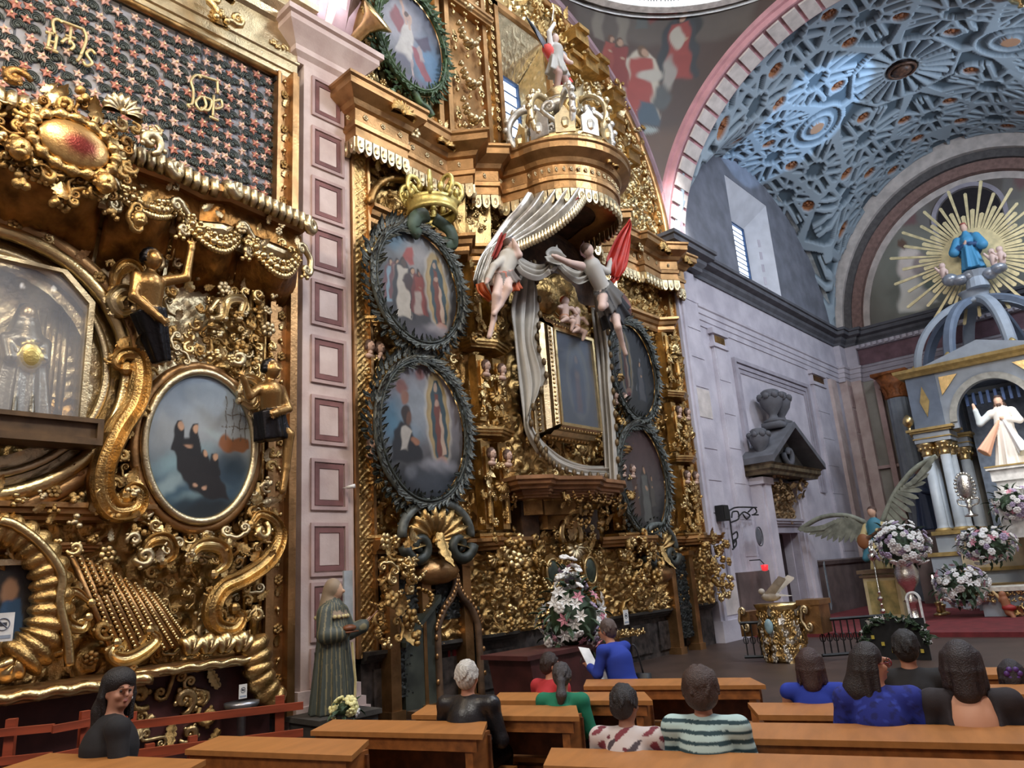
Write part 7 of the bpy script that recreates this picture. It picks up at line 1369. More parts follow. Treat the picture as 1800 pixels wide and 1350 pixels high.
for sx in (-1, 1):      # arched faces
    mb = MB(); V = []; n = 20
    out = [(-1.35, 5.5), (-1.35, 7.35), (1.35, 7.35), (1.35, 5.5)]; inn_ = [(1.02 * math.cos(PI * k / n), 5.7 + 1.15 * math.sin(PI * k / n)) for k in range(n + 1)]
    P = [(1.3, 5.5), (1.3, 7.35), (-1.3, 7.35), (-1.3, 5.5), (-1.02, 5.5)] + inn_[::-1] + [(1.02, 5.5)]
    for k in range(n): a, c_ = inn_[k], inn_[k + 1]; mb.hexa([(sx * 1.5, a[0], a[1]), (sx * 1.5, c_[0], c_[1]), (sx * 1.5, c_[0], 7.35), (sx * 1.5, a[0], 7.35), (sx * 1.7, a[0], a[1]), (sx * 1.7, c_[0], c_[1]), (sx * 1.7, c_[0], 7.35), (sx * 1.7, a[0], 7.35)])
    for q in (-1, 1): y0, y1 = sorted((q * 1.02, q * 1.4)); mb.box(min(sx * 1.5, sx * 1.7), max(sx * 1.5, sx * 1.7), y0, y1, 5.5, 7.35)
    mb.build('arched_face', BLUEP, CB); mb = MB(); arch(mb, 0, 5.7, 1.02, 1.15, sx * 1.72, [(0, 0), (0, .05), (.2, .05), (.2, 0)], 0, PI, 24, 'x'); mb.build('arch_moulding', mat('pale_gilt_grey', srgb(168, 166, 158), .5), CB)
    for q in (-1, 1): mb = MB(); mb.prism([(q * .75, 7.2), (q * 1.28, 7.2), (q * 1.28, 6.6)], -.02, .02); mb.build('spandrel', GOLDB, CB, loc=(sx * 1.75, 0, 0), rot=(0, 0, PI / 2))
for sy in (-1, 1): mb = MB(); mb.box(-1.3, 1.3, sy * 1.9 - .1, sy * 1.9 + .1, 6.85, 7.35); mb.build('side_beam', BLUED, CB)
mb = MB(); cornice(mb, [(-1.85, -2.4), (-1.85, 2.4), (1.85, 2.4), (1.85, -2.4), (-1.85, -2.4)], 7.35, [(-.5, 0), (0, 0), (.05, .08), (.14, .16), (.16, .26), (-.5, .26)], -1); mb.build('crowning_cornice', GILT, CB)
mb = MB(); mb.prism([(-1.7, 7.6), (1.7, 7.6), (0, 8.1)], -.08, .08); mb.build('low_pediment', BLUEP, CB, loc=(-1.85, 0, 0), rot=(0, 0, PI / 2))
for k in range(8):
    a = k * PI / 4 + PI / 8; c_, s_ = math.cos(a), math.sin(a); P = [(c_ * 1.75 * math.cos(t), s_ * 2.2 * math.cos(t), 7.6 + 2.25 * math.sin(t)) for t in np.linspace(0, 1.40, 16)]; A = [(math.cos(t) * c_, math.cos(t) * s_, math.sin(t)) for t in np.linspace(0, 1.40, 16)]; B = [(-s_, c_, 0)] * 16
    V, Fc = sweep(P, A, B, [(-.08, -.17), (.08, -.17), (.14, -.1), (.14, .1), (.08, .17), (-.08, .17)]); MB().add(V, Fc).build('dome_rib', BLUED if k % 2 else BLUEP, CB); put('flower_bud', GILT, CB, c_ * 1.85, s_ * 2.3, 7.65, .7)
mb = MB(); mb.lathe([(.5, 9.72), (.55, 9.8), (.4, 9.9), (.42, 10.15), (.5, 10.2), (.05, 10.22)], 16); mb.build('crown_ring', BLUEP, CB, True); cbx('inner_back', mat('deep_blue_panel', srgb(128, 142, 164), .6), (1.2, 1.3, -1.2, 1.2, 2.4, 6.9)); mb = MB(); [mb.box(-1.2, -1.1, -.9 + k * .2, -.82 + k * .2, 6.2, 6.6) for k in range(9)]; mb.build('pendant_fringe', mat('blue_fringe', srgb(70, 96, 146), .6), CB)
cbx('ceiling_panel', mat('navy_panel', srgb(110, 124, 150), .6), (-1.5, 1.5, -1.8, 1.8, 7.2, 7.3))
# Virgin with gilded rays on top
VG = thing('ray_halo', 'great sunburst of gilded rays behind the blue-robed figure on the ciborium', 'halo', (28.4, 3.62, 11.55)); RAYM = mat('brass_rays', srgb(222, 206, 160), .4, .55, .1, 5)
for k in range(64):
    a = 2 * PI * k / 64; L = (1.5, 2.15, 1.7, 2.5)[k % 4] * (1 + .05 * math.sin(k * 2.7)); w = .045 if k % 2 else .06; b = MB(); V = [(q * .02, math.cos(a) * r - math.sin(a) * ww, math.sin(a) * r + math.cos(a) * ww) for q in (-1, 1) for r, ww in ((.3, -w * .4), (.3, w * .4), (L, w * 1.15), (L + .04, 0), (L, -w * 1.15))]; b.add(V, [(0, 1, 2, 3, 4), (9, 8, 7, 6, 5)] + [(i, i + 5, (i + 1) % 5 + 5, (i + 1) % 5) for i in range(5)]); b.build('ray', RAYM, VG)
b = MB(); V, Fc = lathe([(.95, 0), (.95, .03), (.05, .03)], 32); b.add(V, Fc); b.build('disc', RAYM, VG, rot=(0, -PI / 2, 0))
s = Sculpt(); bl, bd = C_(66, 134, 172), C_(40, 70, 110); s.robe((0, 0, 0), (0, 0, 1.15), .44, .22, bl, 9, .13).limb((0, 0, 1.05), (0, 0, 1.3), .24, .12, bl).limb((0, 0, 1.25), (-.02, 0, 1.42), .07, .06, C_(206, 170, 150)).egg((-.03, 0, 1.53), (.11, .10, .135), C_(206, 170, 150)).egg((.02, 0, 1.57), (.12, .12, .13), C_(120, 70, 56)).limb((0, .28, 1.15), (-.12, .42, .75), .14, .17, bl).limb((0, -.28, 1.15), (-.12, -.42, .75), .14, .17, bl).limb((-.12, .4, .78), (-.26, .08, .86), .1, .06, bd).limb((-.12, -.4, .78), (-.26, -.08, .86), .1, .06, bd).limb((-.26, .06, .86), (-.32, .0, .96), .05, .04, C_(206, 170, 150)).egg((.1, 0, .9), (.2, .42, .5), bd).egg((-.03, 0, 1.68), (.1, .1, .05), C_(150, 70, 60))
vo_ = obj('robed_lady', s.mesh('robed_lady', .03, VC), None, loc=(27.9, 3.62, 10.85)); tag(vo_, 'blue-robed lady statue on silver clouds before the gilded sunburst', 'statue')
cdm = MB(); [cdm.ball((-.1 + .1 * math.sin(k), -.7 + k * .28, -.1 - .06 * math.sin(k * 2)), (.3, .26, .17 + .04 * (k % 2)), 10, 6) for k in range(6)]; cdo = cdm.build('silver_clouds', mat('silver_cloud', srgb(164, 168, 176), .35, .5, .1), None, True, loc=(27.85, 3.62, 10.72)); tag(cdo, 'bank of silver clouds under the blue-robed lady', 'clouds'); MB().lathe([(.35, -.55), (.3, -.2), (.45, 0), (.05, .02)], 14).build('cloud_base', BLUEP, cdo)
for q, yy in ((0, .85), (1, -.62), (2, -.85)):
    s = Sculpt(); s.limb((0, 0, 0), (0, 0, .28), .1, .11, C_(210, 180, 168)).egg((-.02, 0, .44), (.1, .1, .11), C_(210, 180, 168)).egg((.02, 0, .48), (.1, .1, .09), C_(120, 84, 60)).limb((0, .1, .24), (-.1, .2, .42), .05, .04, C_(210, 180, 168)).limb((0, -.1, .24), (-.15, -.12, .1), .05, .04, C_(210, 180, 168)); po_ = obj('putto', s.mesh('putto', .025, VC), None, loc=(27.7, 3.62 + yy, 10.78)); tag(po_, ('small pink putto on the left end of the silver clouds', 'small pink putto on the right part of the silver clouds', 'small pink putto at the far right end of the silver clouds')[q], 'statue')
# Christ statue, pedestal
s = Sculpt(); w_, pk = C_(222, 218, 212), C_(222, 176, 150); s.robe((0, 0, 0), (0, 0, 1.15), .42, .2, w_, 11, .10, .9).limb((0, 0, 1.1), (0, 0, 1.42), .22, .17, w_).limb((0, .2, 1.42), (0, -.2, 1.42), .12, .12, w_).limb((0, 0, 1.45), (-.02, 0, 1.58), .07, .06, C_(206, 168, 146)).egg((-.04, 0, 1.70), (.10, .085, .13), C_(206, 168, 146)).egg((.035, .0, 1.74), (.125, .12, .14), C_(58, 40, 32)).egg((-.03, 0, 1.83), (.095, .09, .05), C_(58, 40, 32)).limb((.05, .08, 1.62), (.06, .13, 1.4), .07, .04, C_(58, 40, 32)).limb((.05, -.08, 1.62), (.06, -.13, 1.4), .07, .04, C_(58, 40, 32)).egg((-.11, 0, 1.595), (.035, .05, .045), C_(70, 48, 38)).chain([(0, .24, 1.42), (-.05, .50, 1.22), (-.16, .52, 1.55)], [.1, .085, .06], C_(196, 208, 214)).limb((-.16, .52, 1.55), (-.18, .54, 1.72), .05, .035, C_(206, 168, 146)).chain([(0, -.24, 1.42), (-.08, -.36, 1.15), (-.2, -.1, 1.22)], [.1, .085, .06], w_).limb((-.2, -.1, 1.22), (-.24, .0, 1.26), .05, .04, C_(206, 168, 146)).robe((-.38, .52, .42), (-.2, .06, 1.2), .24, .05, C_(216, 166, 140), 7, .1, .5).robe((-.36, -.36, .3), (-.2, -.04, 1.2), .26, .05, C_(214, 220, 226), 7, .1, .5)
cho = obj('white_robed_statue', s.mesh('white_robed_statue', .022, VC), None, loc=(24.9, 3.42, 3.92), scale=1.12); tag(cho, 'white-robed bearded statue raising one hand, pale red beam falling from its chest', 'statue')
PD = thing('statue_pedestal', 'white stepped pedestal under the white-robed statue', 'pedestal', (24.9, 3.3, 0)); b = MB(); b.box(-.7, .7, -1.0, .62, 3.55, 3.92); b.box(-.78, .78, -1.08, .70, 3.86, 3.95); b.box(-.62, .62, -.9, .54, 3.25, 3.55); b.box(-.9, .9, -1.2, .6, 2.0, 3.28); b.build('block', WHITE, PD); b = MB(); b.box(-.8, .8, -1.1, .72, 3.93, 3.97); b.box(-.66, .66, -.95, .58, 3.22, 3.28); b.build('gilt_edge', GILT, PD); MB().lathe([(.5, 3.97), (.5, 4.02), (.36, 4.06), (.05, 4.06)], 20).build('blue_base', mat('aqua_base', srgb(140, 172, 178), .5), PD, True, loc=(0, .12, -.06))
# stepped reredos and high altar
RD = thing('altar_steps', 'grey-blue and gilt stepped altar platform before the ciborium', 'altar', (25.9, 3.4, 0))
for nm, m, q in (('tier', BLUEP, (-.3, 1.6, -5, 2.2, 0, 1.2)), ('tier', mat('cream_marble', srgb(206, 190, 160), .4, 0, .1, 3), (-.1, 1.6, -5, 2.0, 1.2, 2.1)), ('tier_edge', GILT, (-.36, 1.6, -5, 2.26, 1.14, 1.24)), ('tier_edge', GILT, (-.16, 1.6, -5, 2.06, 2.04, 2.14)), ('tier', BLUEP, (-1.2, -.3, -5, 1.6, 0, .75)), ('tier_edge', GILT, (-1.26, -.3, -5, 1.66, .70, .80)), ('tier', BLUED, (.0, 1.6, -5, 1.9, 2.1, 2.35))): b = MB(); b.box(*q); b.build(nm, m, RD)
tb = thing('altar_table', 'altar table with white top and gilded leafy front at the far right', 'altar', (22.9, 3.35, 0)); MB().box(-.5, .6, -4, 1.35, .72, .82).build('table_top', mat('white_cloth_top', srgb(206, 200, 188), .7), tb); b = MB(); b.box(-.35, .5, -3.8, 1.15, .0, .1); b.box(-.3, .5, -3.8, 1.15, .1, .72); b.build('table_body', BLUEP, tb)
for k in range(26):
    for z, s in ((.66, .18), (.5, .16)): put('leaf_curl' if k % 2 else 'fruit_cluster', GOLDB, tb, -.44, 1.25 - k * .14, z, s, k, 1, 0, -PI / 2)
for k in range(18): put(('acanthus_leaf', 'leaf_curl', 'c_scroll')[k % 3], GOLD if k % 2 else GOLDB, tb, -.4, .35 - (k % 9) * .16, .12 + .22 * (k // 9), .26, k, 1, 0, -PI / 2)
s = Sculpt(); s.limb((0, 0, .0), (0, .05, .3), .1, .1, C_(150, 96, 66)).egg((0, .06, .42), (.08, .08, .09), C_(150, 96, 66)).limb((0, .1, .28), (0, .25, .5), .05, .03, C_(200, 170, 120)).limb((0, 0, .05), (-.1, -.1, -.15), .07, .05, C_(150, 96, 66)).egg((0, -.02, .1), (.13, .16, .08), C_(150, 40, 36)); co_ = obj('carved_cherub', s.mesh('carved_cherub', .02, VC), None, loc=(22.35, 3.9, .22)); tag(co_, 'small red-sashed carved cherub at the left corner of the gilded altar front', 'statue')
oc = MB(); 
P, Fc = grid(14, 10, lambda u, v: np.stack([-.02 * np.sin(u * 12), .3 - .6 * u, -.75 * v], 1)); orc = obj('orange_cloth', mesh('orange_cloth', P, Fc, mat('salmon_cloth', srgb(206, 116, 84), .8, 0, .15, 6), True), None, loc=(24.62, 3.05, 1.85)); tag(orc, 'salmon-orange embroidered cloth hanging on the altar steps', 'cloth')
tag(struct('trim_22', MB().box(18.6, 31, -1.7, 9.3, 0, .10), mat('red_carpet', srgb(110, 36, 40), .9, 0, .15, 4)), 'red carpeted dais of the sanctuary')
# monstrance, candelabrum, candle
def monstrance(loc):
    t = thing('monstrance', 'tall glass and silver reliquary glittering left of the white-robed statue', 'reliquary', loc); SV = mat('bright_silver', (.85, .83, .76), .18, 1.0, .08, 8, .5, 30); b = MB(); b.lathe([(.16, 0), (.18, .04), (.06, .1), (.05, .22), (.1, .28), (.05, .34), (.1, .42), (.04, .5)], 14); b.build('stem', SV, t, True); b = MB(); b.ball((0, 0, .86), (.12, .22, .36), 14, 9); b.build('glass_oval', SV, t, True); b = MB()
    for k in range(22): a = 2 * PI * k / 22; b.ball((0, .25 * math.cos(a), .86 + .39 * math.sin(a)), .045, 6, 4)
    b.build('jewel_rim', SV, t, True)
    for q in (-1, 1): MB().tube(smooth_path([(0, q * .04, .3), (0, q * .24, .36), (0, q * .26, .5), (0, q * .1, .5)], 6), .025, 5).build('handle', SV, t, True)
monstrance(tuple(np.array(xp(1708, 908, 24.7))))
def candle(name, label, p, h, holder=True, flame=True):
    t = thing(name, label, 'candle', tuple(p)); MB().lathe([(.035, 0), (.035, h), (.01, h + .01)], 10).build('wax', mat('white_wax', srgb(226, 220, 206), .5), t, True)
    if flame: MB().ball((0, 0, h + .05), (.025, .025, .05), 8, 5).build('flame', mat('flame', (1, .6, .4)), t, True)
    if holder: b = MB(); z0 = p[2] - .1; b.lathe([(.16, -z0), (.17, -z0 + .04), (.05, -z0 + .1), (.04, -.3), (.08, -.22), (.05, -.15), (.09, -.04), (.09, 0), (.02, 0)], 12); b.build('holder', GOLDB, t, True)
candle('altar_candle', 'lit white candle in a tall holder left of the altar table', xp(1648, 1058, 23.2), .62)
candle('altar_candle', 'short lit candle just right of the tall candle by the altar table', xp(1656, 1062, 23.6), .1)
# flower arrangements
WHT = mat('white_petals', srgb(226, 224, 222), .6, 0, .05); LIL = mat('lilac_petals', srgb(166, 150, 176), .6, 0, .1); PKF = mat('pink_petals', srgb(206, 140, 156), .6, 0, .12); GRN = mat('leaf_green', srgb(52, 72, 48), .6, 0, .3, 9); YEL = mat('cream_petals', srgb(232, 224, 160), .6)
def bloom_me(m, n=7, cup=.35):
    b = MB(); [b.ball((.5 * math.cos(2 * PI * k / n), .5 * math.sin(2 * PI * k / n), cup * .3), (.36, .36, .2), 6, 4) for k in range(n)]; b.ball((0, 0, .25), (.3, .3, .22), 6, 4); return b.me('bloom', m, True)
def lily_me(m):
    b = MB()
    for k in range(6):
        a = k * PI / 3; c_, s_ = math.cos(a), math.sin(a); V = [(0, 0, 0), (c_ * .5 - s_ * .24, s_ * .5 + c_ * .24, .35), (c_ * .5 + s_ * .24, s_ * .5 - c_ * .24, .35), (c_ * 1.05, s_ * 1.05, .3), (c_ * .5, s_ * .5, .22)]; b.add(V, [(0, 2, 4), (0, 4, 1), (4, 2, 3), (4, 3, 1)])
    b.ball((0, 0, .2), (.12, .12, .2), 6, 4); return b.me('lily', m)
BL = {'w': bloom_me(WHT), 'l': bloom_me(LIL), 'p': lily_me(PKF), 'L': lily_me(WHT), 'y': bloom_me(YEL)}; LEAF = orn_leaf(1, .22, 2, .4).me('leaf', GRN)
def bouquet(name, label, loc, r, mix, n=60, seed=1, vase=None, squash=.8, leaves=60, s=.075, cone=0.):
    t = thing(name, label, 'flowers', tuple(loc)); q = random.Random(seed); core = MB(); core.ball((0, 0, 0), (r * .66, r * .66, r * .66 * squash), 14, 9); core.build('foliage', GRN, t, True)['kind'] = 'stuff'
    for k in range(n + leaves):
        z = 1 - 2 * (k + .5) / (n + leaves); a = k * 2.399963; cr_ = math.sqrt(max(0, 1 - z * z)); d = Vector((cr_ * math.cos(a), cr_ * math.sin(a), z)); wd = 1 - cone * max(0, z); rr = r * q.uniform(.72, 1.02); p = (d.x * rr * wd, d.y * rr * wd, d.z * rr * squash * (1 + cone * max(0, z)))
        isf = q.random() < n / (n + leaves); me_ = BL[q.choice(mix)] if isf else LEAF; o = bpy.data.objects.new('bloom' if isf else 'leaf', me_); COL.objects.link(o); o.parent = t; o.location = p; o.rotation_euler = (d + Vector((q.uniform(-.4, .4), q.uniform(-.4, .4), q.uniform(-.4, .4)))).to_track_quat('Z', 'Y').to_euler(); ss = s * q.uniform(.8, 1.25) * (1.45 if isf else 2.6); o.scale = (ss,) * 3
    if vase: b = MB(); b.lathe(vase[0], 16); b.build('vase', vase[1], t, True)
    return t
GLV = mat('bright_silver', (.85, .83, .76))
bouquet('flower_arrangement', 'round white and lilac flower arrangement in a tall glass vase beside the winged angel', xp(1583, 958, 21.5), .72, 'wwwl', 110, 3, ([(.3, -2.0), (.32, -1.95), (.12, -1.85), (.1, -1.5), (.2, -1.42), (.08, -1.3), (.12, -1.15), (.26, -.95), (.3, -.7), (.22, -.5), (.3, -.42), (.1, -.4)], GLV), .85)
bouquet('flower_arrangement', 'white and pink flower arrangement on the upper altar step below the pedestal', xp(1735, 958, 23.6), .74, 'wwwwlp', 110, 4, None, .66)
bouquet('flower_arrangement', 'white and pink flower arrangement on the altar table, left end', xp(1690, 1030, 22.6), .68, 'wwwwlLp', 110, 5, None, .80)
bouquet('flower_arrangement', 'pink and white flower arrangement at the foot of the white pedestal', xp(1785, 885, 24.0), .62, 'wwlpL', 70, 6, None, .7)
bouquet('flower_arrangement', 'tall white and pink lily arrangement on the dark red table before the main altarpiece', wp(1007, 1085, 7.4), .56, 'wwLLlpw', 90, 7, None, 1.15, 70, .07, .45)
# winged angel playing on a pedestal
s = Sculpt(); bl, cr, fl = C_(60, 116, 134), C_(190, 170, 120), C_(200, 160, 136); s.robe((0, 0, 0), (0, 0, .85), .34, .2, cr, 9, .14).limb((0, 0, .8), (0, 0, 1.15), .2, .19, bl).limb((0, 0, 1.2), (-.02, 0, 1.36), .07, .06, fl).egg((-.04, 0, 1.48), (.11, .10, .13), fl).egg((.0, 0, 1.53), (.13, .12, .12), C_(70, 46, 36)).chain([(0, .22, 1.12), (-.1, .32, .88), (-.25, .12, .82)], [.09, .075, .05], cr).chain([(0, -.22, 1.12), (-.15, -.34, .95), (-.28, -.12, 1.0)], [.09, .075, .05], cr).limb((-.26, .3, .72), (-.30, -.4, 1.12), .05, .03, C_(90, 56, 34)).egg((-.26, .28, .74), (.08, .16, .2), C_(130, 80, 44)).limb((-.2, .3, .3), (-.1, .1, .75), .1, .16, bl)
AN = obj('winged_angel', s.mesh('winged_angel', .022, VC), None, loc=tuple(xp(1552, 1000, 22.4)), scale=1.05); tag(AN, 'angel statue with wide-spread grey wings playing an instrument, on a painted pedestal', 'statue')
WGG = mat('grey_green_feather', srgb(132, 134, 120), .7, .05, .2, 5)
def big_wing(P0, P1, tip, n=13, w=.14):
    p0, p1, tip = (np.array(q, float) for q in (P0, P1, tip))
    for k in range(n):
        t = k / (n - 1); a = p0 * (1 - t) + (p0 * .4 + tip * .6) * t + np.array([0, 0, .25 * math.sin(PI * t)]); e = p1 * (1 - t) + tip * t + np.array([0, 0, -.18 * math.sin(PI * t)]); d = e - a; L = np.linalg.norm(d); d /= L; sd = np.cross(d, (1, 0, 0)); sd /= np.linalg.norm(sd) + 1e-6; V = [a + d * L * s_ + sd * w * ww * q * .5 + np.array([-.012 * k, 0, 0]) + np.array([dd, 0, 0]) for dd in (0, .03) for s_, ww in ((0, .7), (.5, 1), (.85, .8), (1, .1)) for q in (-1, 1)]; Fc = [(2 * i, 2 * i + 1, 2 * i + 3, 2 * i + 2) for i in range(3)]; MB().add(V, Fc + [tuple(8 + i for i in f[::-1]) for f in Fc]).build('feather', WGG, AN)
    MB().tube(smooth_path([p0, p0 * .7 + tip * .3 + np.array([0, 0, .3]), p0 * .35 + tip * .65 + np.array([0, 0, .3]), tip], 6), .07, 6).build('wing_bone', WGG, AN, True)
big_wing((.15, .12, 1.15), (.2, .3, .75), (.3, 2.15, 1.22)); big_wing((.15, -.12, 1.15), (.2, -.3, .7), (.3, -1.75, 2.75))
APD = thing('painted_pedestal', 'cream pedestal with painted panels under the winged angel', 'pedestal', tuple(np.array(xp(1552, 1000, 22.4)) * np.array([1, 1, 0]))); zt_ = float(xp(1552, 1000, 22.4)[2]); b = MB(); b.box(-.45, .45, -.5, .5, 0, .15); b.box(-.4, .4, -.45, .45, .15, zt_ - .1); b.build('body', mat('cream_paint', srgb(196, 182, 140), .6, 0, .1, 4), APD); b = MB(); b.box(-.5, .5, -.56, .56, zt_ - .1, zt_); b.box(-.46, .46, -.52, .52, zt_ - .2, zt_ - .14); b.build('top_slab', mat('brown_slab', srgb(104, 84, 64), .5), APD); b = MB(); b.box(-.42, -.4, -.36, .36, .25, zt_ - .3); b.build('painted_panel', mat('ochre_panel', srgb(170, 150, 96), .6, 0, .3, 3, col2=srgb(120, 116, 70)), APD)
lv = thing('hanging_censer', 'silver hanging lamp chain beside the cream pedestal', 'lamp', tuple(xp(1532, 968, 21.8))); b = MB(); b.ball((0, 0, 0), .09, 8, 6); b.lathe([(.02, -.3), (.12, -.2), (.13, -.1), (.04, -.05)], 12); b.build('bowl', GLV, lv, True); b = MB(); [b.ball((0, 0, -1.1 - .16 * k), .05 + .03 * (k % 2), 6, 4) for k in range(6)]; b.tube([(0, 0, -.3), (0, 0, -1.9)], .02, 5); b.build('chain', GLV, lv, True); MB().ball((0, 0, .1), .05, 8, 5).build('bulb', mat('lamp_glow', (1, .9, .7), emit=(1, .92, .78, 6)), lv, True)
# dark robed statue in a niche between column and ciborium
s = Sculpt(); dk, sk = C_(40, 52, 78), C_(120, 92, 80); s.robe((0, 0, 0), (0, 0, 1.4), .42, .24, dk, 9, .1).limb((0, 0, 1.3), (0, 0, 1.62), .26, .18, dk).limb((0, .2, 1.55), (0, -.2, 1.55), .13, .13, dk).egg((-.05, 0, 1.86), (.1, .1, .14), sk).egg((.0, 0, 1.9), (.13, .12, .14), C_(44, 40, 44)).chain([(0, .26, 1.5), (-.1, .36, 1.15), (-.3, .12, 1.1)], [.13, .11, .06], dk).chain([(0, -.26, 1.5), (-.1, -.36, 1.15), (-.3, -.1, 1.2)], [.13, .11, .06], dk)
dko = obj('blue_robed_statue', s.mesh('blue_robed_statue', .03, VC), None, loc=tuple(xp(1635, 932, 28.9)), scale=1.1); tag(dko, 'dark blue robed statue standing between the fluted column and the ciborium', 'statue'); b = MB(); z_ = float(xp(1635, 932, 28.9)[2]); b.box(-.5, .45, -.5, .5, -z_, -.12); b.box(-.55, .5, -.55, .55, -.12, 0); q = b.build('statue_plinth', mat('brown_dado', srgb(104, 88, 84)), None, loc=tuple(xp(1635, 932, 28.9))); tag(q, 'brown plinth carrying the dark blue robed statue', 'pedestal')
# foliage arch in front, with dark backing and gold plaques
FA = thing('foliage_arch', 'arch of green leaves and white blooms over a dark frame, below the winged angel', 'floral arch', tuple(zp(1580, 1160, .0))); FA.scale = (.52,) * 3; fo = np.array(FA.location); b = MB(); b.box(.05, .12, -1.0, 1.05, 0, 1.35); b.build('dark_backing', mat('black_cloth', (.012, .012, .013), .9), FA)
q_ = random.Random(4)
for k in range(150):
    t = PI * q_.random(); rr = 1 + q_.uniform(-.09, .09); o = bpy.data.objects.new('leaf', LEAF if k % 6 else BL['L']); o.name = 'leaf' if k % 6 else 'bloom'; COL.objects.link(o); o.parent = FA; o.location = (q_.uniform(-.12, .1), 1.05 * rr * math.cos(t), .55 + .85 * rr * math.sin(t)); o.rotation_euler = (q_.uniform(0, 6), q_.uniform(0, 6), q_.uniform(0, 6)); ss = q_.uniform(.2, .3) if k % 6 else .11; o.scale = (ss,) * 3
for k in range(6): MB().box(-.02, .02, -.05, .05, -.06, .06).build('gold_plaque', mat('yellow_label', srgb(190, 170, 70), .5), FA, loc=(-.03, -.8 + k * .3, .3 + .22 * (k % 3)))
b = MB(); b.box(-.06, .06, -.3, -.22, 0, 1.6); b.box(-.06, .06, .22, .3, 0, 1.6); arch(b, 0, 1.55, .24, .3, -.02, [(0, -.06), (0, .06), (.08, .06), (.08, -.06)], 0, PI, 14, 'x'); la = b.build('white_arched_stand', WHITE, None, loc=tuple(zp(1618, 1118, .0)), scale=.5); tag(la, 'narrow white arched stand behind the foliage arch', 'stand')
# gilded lectern with small dove
LC = thing('gilt_lectern', 'bulging gilded carved ambo with a pale blue medallion, before the side door', 'lectern', tuple(zp(1385, 1162, .0))); LC.scale = (.72, .72, .92); s_ = 1.0
b = MB(); prof = [(.42, 0), (.45, .05), (.40, .12), (.44, .3), (.5, .55), (.52, .75), (.44, .95), (.5, 1.02), (.54, 1.08), (.54, 1.14), (.1, 1.16)]; V, Fc = lathe(prof, 28); Vn = []
for (x, y, z) in V: a = math.atan2(y, x); k = 1 + .06 * math.sin(a * 8 + z * 9) * math.sin(z * 12); Vn.append((x * k, y * k * 1.2, z))
b.add(Vn, Fc); b.build('body', GOLDB, LC, True)
for k in range(84): a = PI * .62 + (k % 14) * .2; z = .10 + .165 * (k // 14); put(('acanthus_leaf', 'leaf_curl', 'rosette')[k % 3], (GOLDB, GOLD, SILV)[(k + k // 14) % 3], LC, .5 * math.cos(a), .6 * math.sin(a), z, .23, k, 1, 0, a + PI / 2)
MB().ball((0, 0, 0), (.06, .12, .15), 12, 7).build('blue_medallion', mat('pale_blue_enamel', srgb(140, 168, 178), .3), LC, True, loc=(-.62, .1, .72)); b = MB(); b.box(-.3, .4, -1.15, -.75, .55, 1.1); b.box(-.35, .45, -1.2, -.6, 1.1, 1.2); b.build('side_wing', GOLDR, LC); b = MB(); b.box(-.3, .4, .75, 1.05, .5, 1.0); b.build('side_wing', GOLDR, LC); [put('c_scroll', GOLDP, LC, -.4, y, .85, .45, .2, 1, 0, -PI / 2) for y in (.85, -.85)]
dv = thing('carved_dove', 'small pale carved bird with raised wings perched on the gilded ambo', 'statue', tuple(np.array(LC.location) + np.array([-.08, .1, 1.06]))); b = MB(); b.ball((0, 0, .12), (.1, .2, .09), 10, 6); b.ball((0, .18, .22), (.06, .07, .06), 8, 5); b.build('body', mat('ivory_paint', srgb(176, 166, 154), .6), dv, True)
for q in (-1, 1): b = MB(); b.add([(q * .05, .1, .15), (q * .05, -.1, .15), (q * .2, -.42, .42), (q * .2, -.30, .48), (q * .06, .1, .19), (q * .06, -.1, .19), (q * .21, -.42, .45), (q * .21, -.30, .5)], [(0, 1, 2, 3), (7, 6, 5, 4), (0, 4, 5, 1), (1, 5, 6, 2), (2, 6, 7, 3), (3, 7, 4, 0)]); b.build('wing', MATS['ivory_paint'], dv)
MB().add([(-.03, -.1, .12), (.03, -.1, .12), (.09, -.4, .12), (-.09, -.4, .12), (0, -.2, .16)], [(0, 1, 4), (1, 2, 4), (2, 3, 4), (3, 0, 4), (3, 2, 1, 0)]).build('tail', MATS['ivory_paint'], dv)
# iron altar rail
IR = thing('iron_railing', 'low black wrought-iron altar railing behind the gilded ambo', 'railing', tuple(zp(1310, 1170, .0) + np.array([.6, 0, 0]))); ir0 = np.array(IR.location)
for k in range(2): 
    a_ = np.array(zp((1285, 1425)[k], (1172, 1170)[k], .0)) + np.array([.6, 0, 0]) - ir0; b_ = np.array(zp((1362, 1560)[k], (1170, 1160)[k], .0)) + np.array([.6, 0, 0]) - ir0; [MB().tube([a_ + np.array([0, 0, z]), b_ + np.array([0, 0, z])], .03, 5).build('rail', BLACK, IR) for z in (.1, .72)]; n = int(np.linalg.norm(b_ - a_) / .12)
    for i in range(n): p = a_ + (b_ - a_) * (i + .5) / n; b = MB(); b.tube([p + np.array([0, 0, .1]), p + np.array([0, 0, .72])], .014, 4); b.tube([p + np.array([0, .05 * math.cos(t), .4 + .07 * math.sin(t)]) for t in np.linspace(0, 2 * PI, 9)], .010, 4); b.build('baluster', BLACK, IR)

hl = thing('hanging_lamp', 'gilt hanging lamp cut off by the top right corner of the view', 'lamp', tuple(xp(1792, -6, 21.0))); b = MB(); b.lathe([(.02, -.32), (.10, -.28), (.06, -.2), (.2, -.08), (.26, .06), (.22, .1), (.05, .12)], 14); b.build('bowl', GOLDB, hl, True); MB().tube([(0, 0, .1), (0, 0, 1.2)], .02, 5).build('chain', GOLDB, hl)
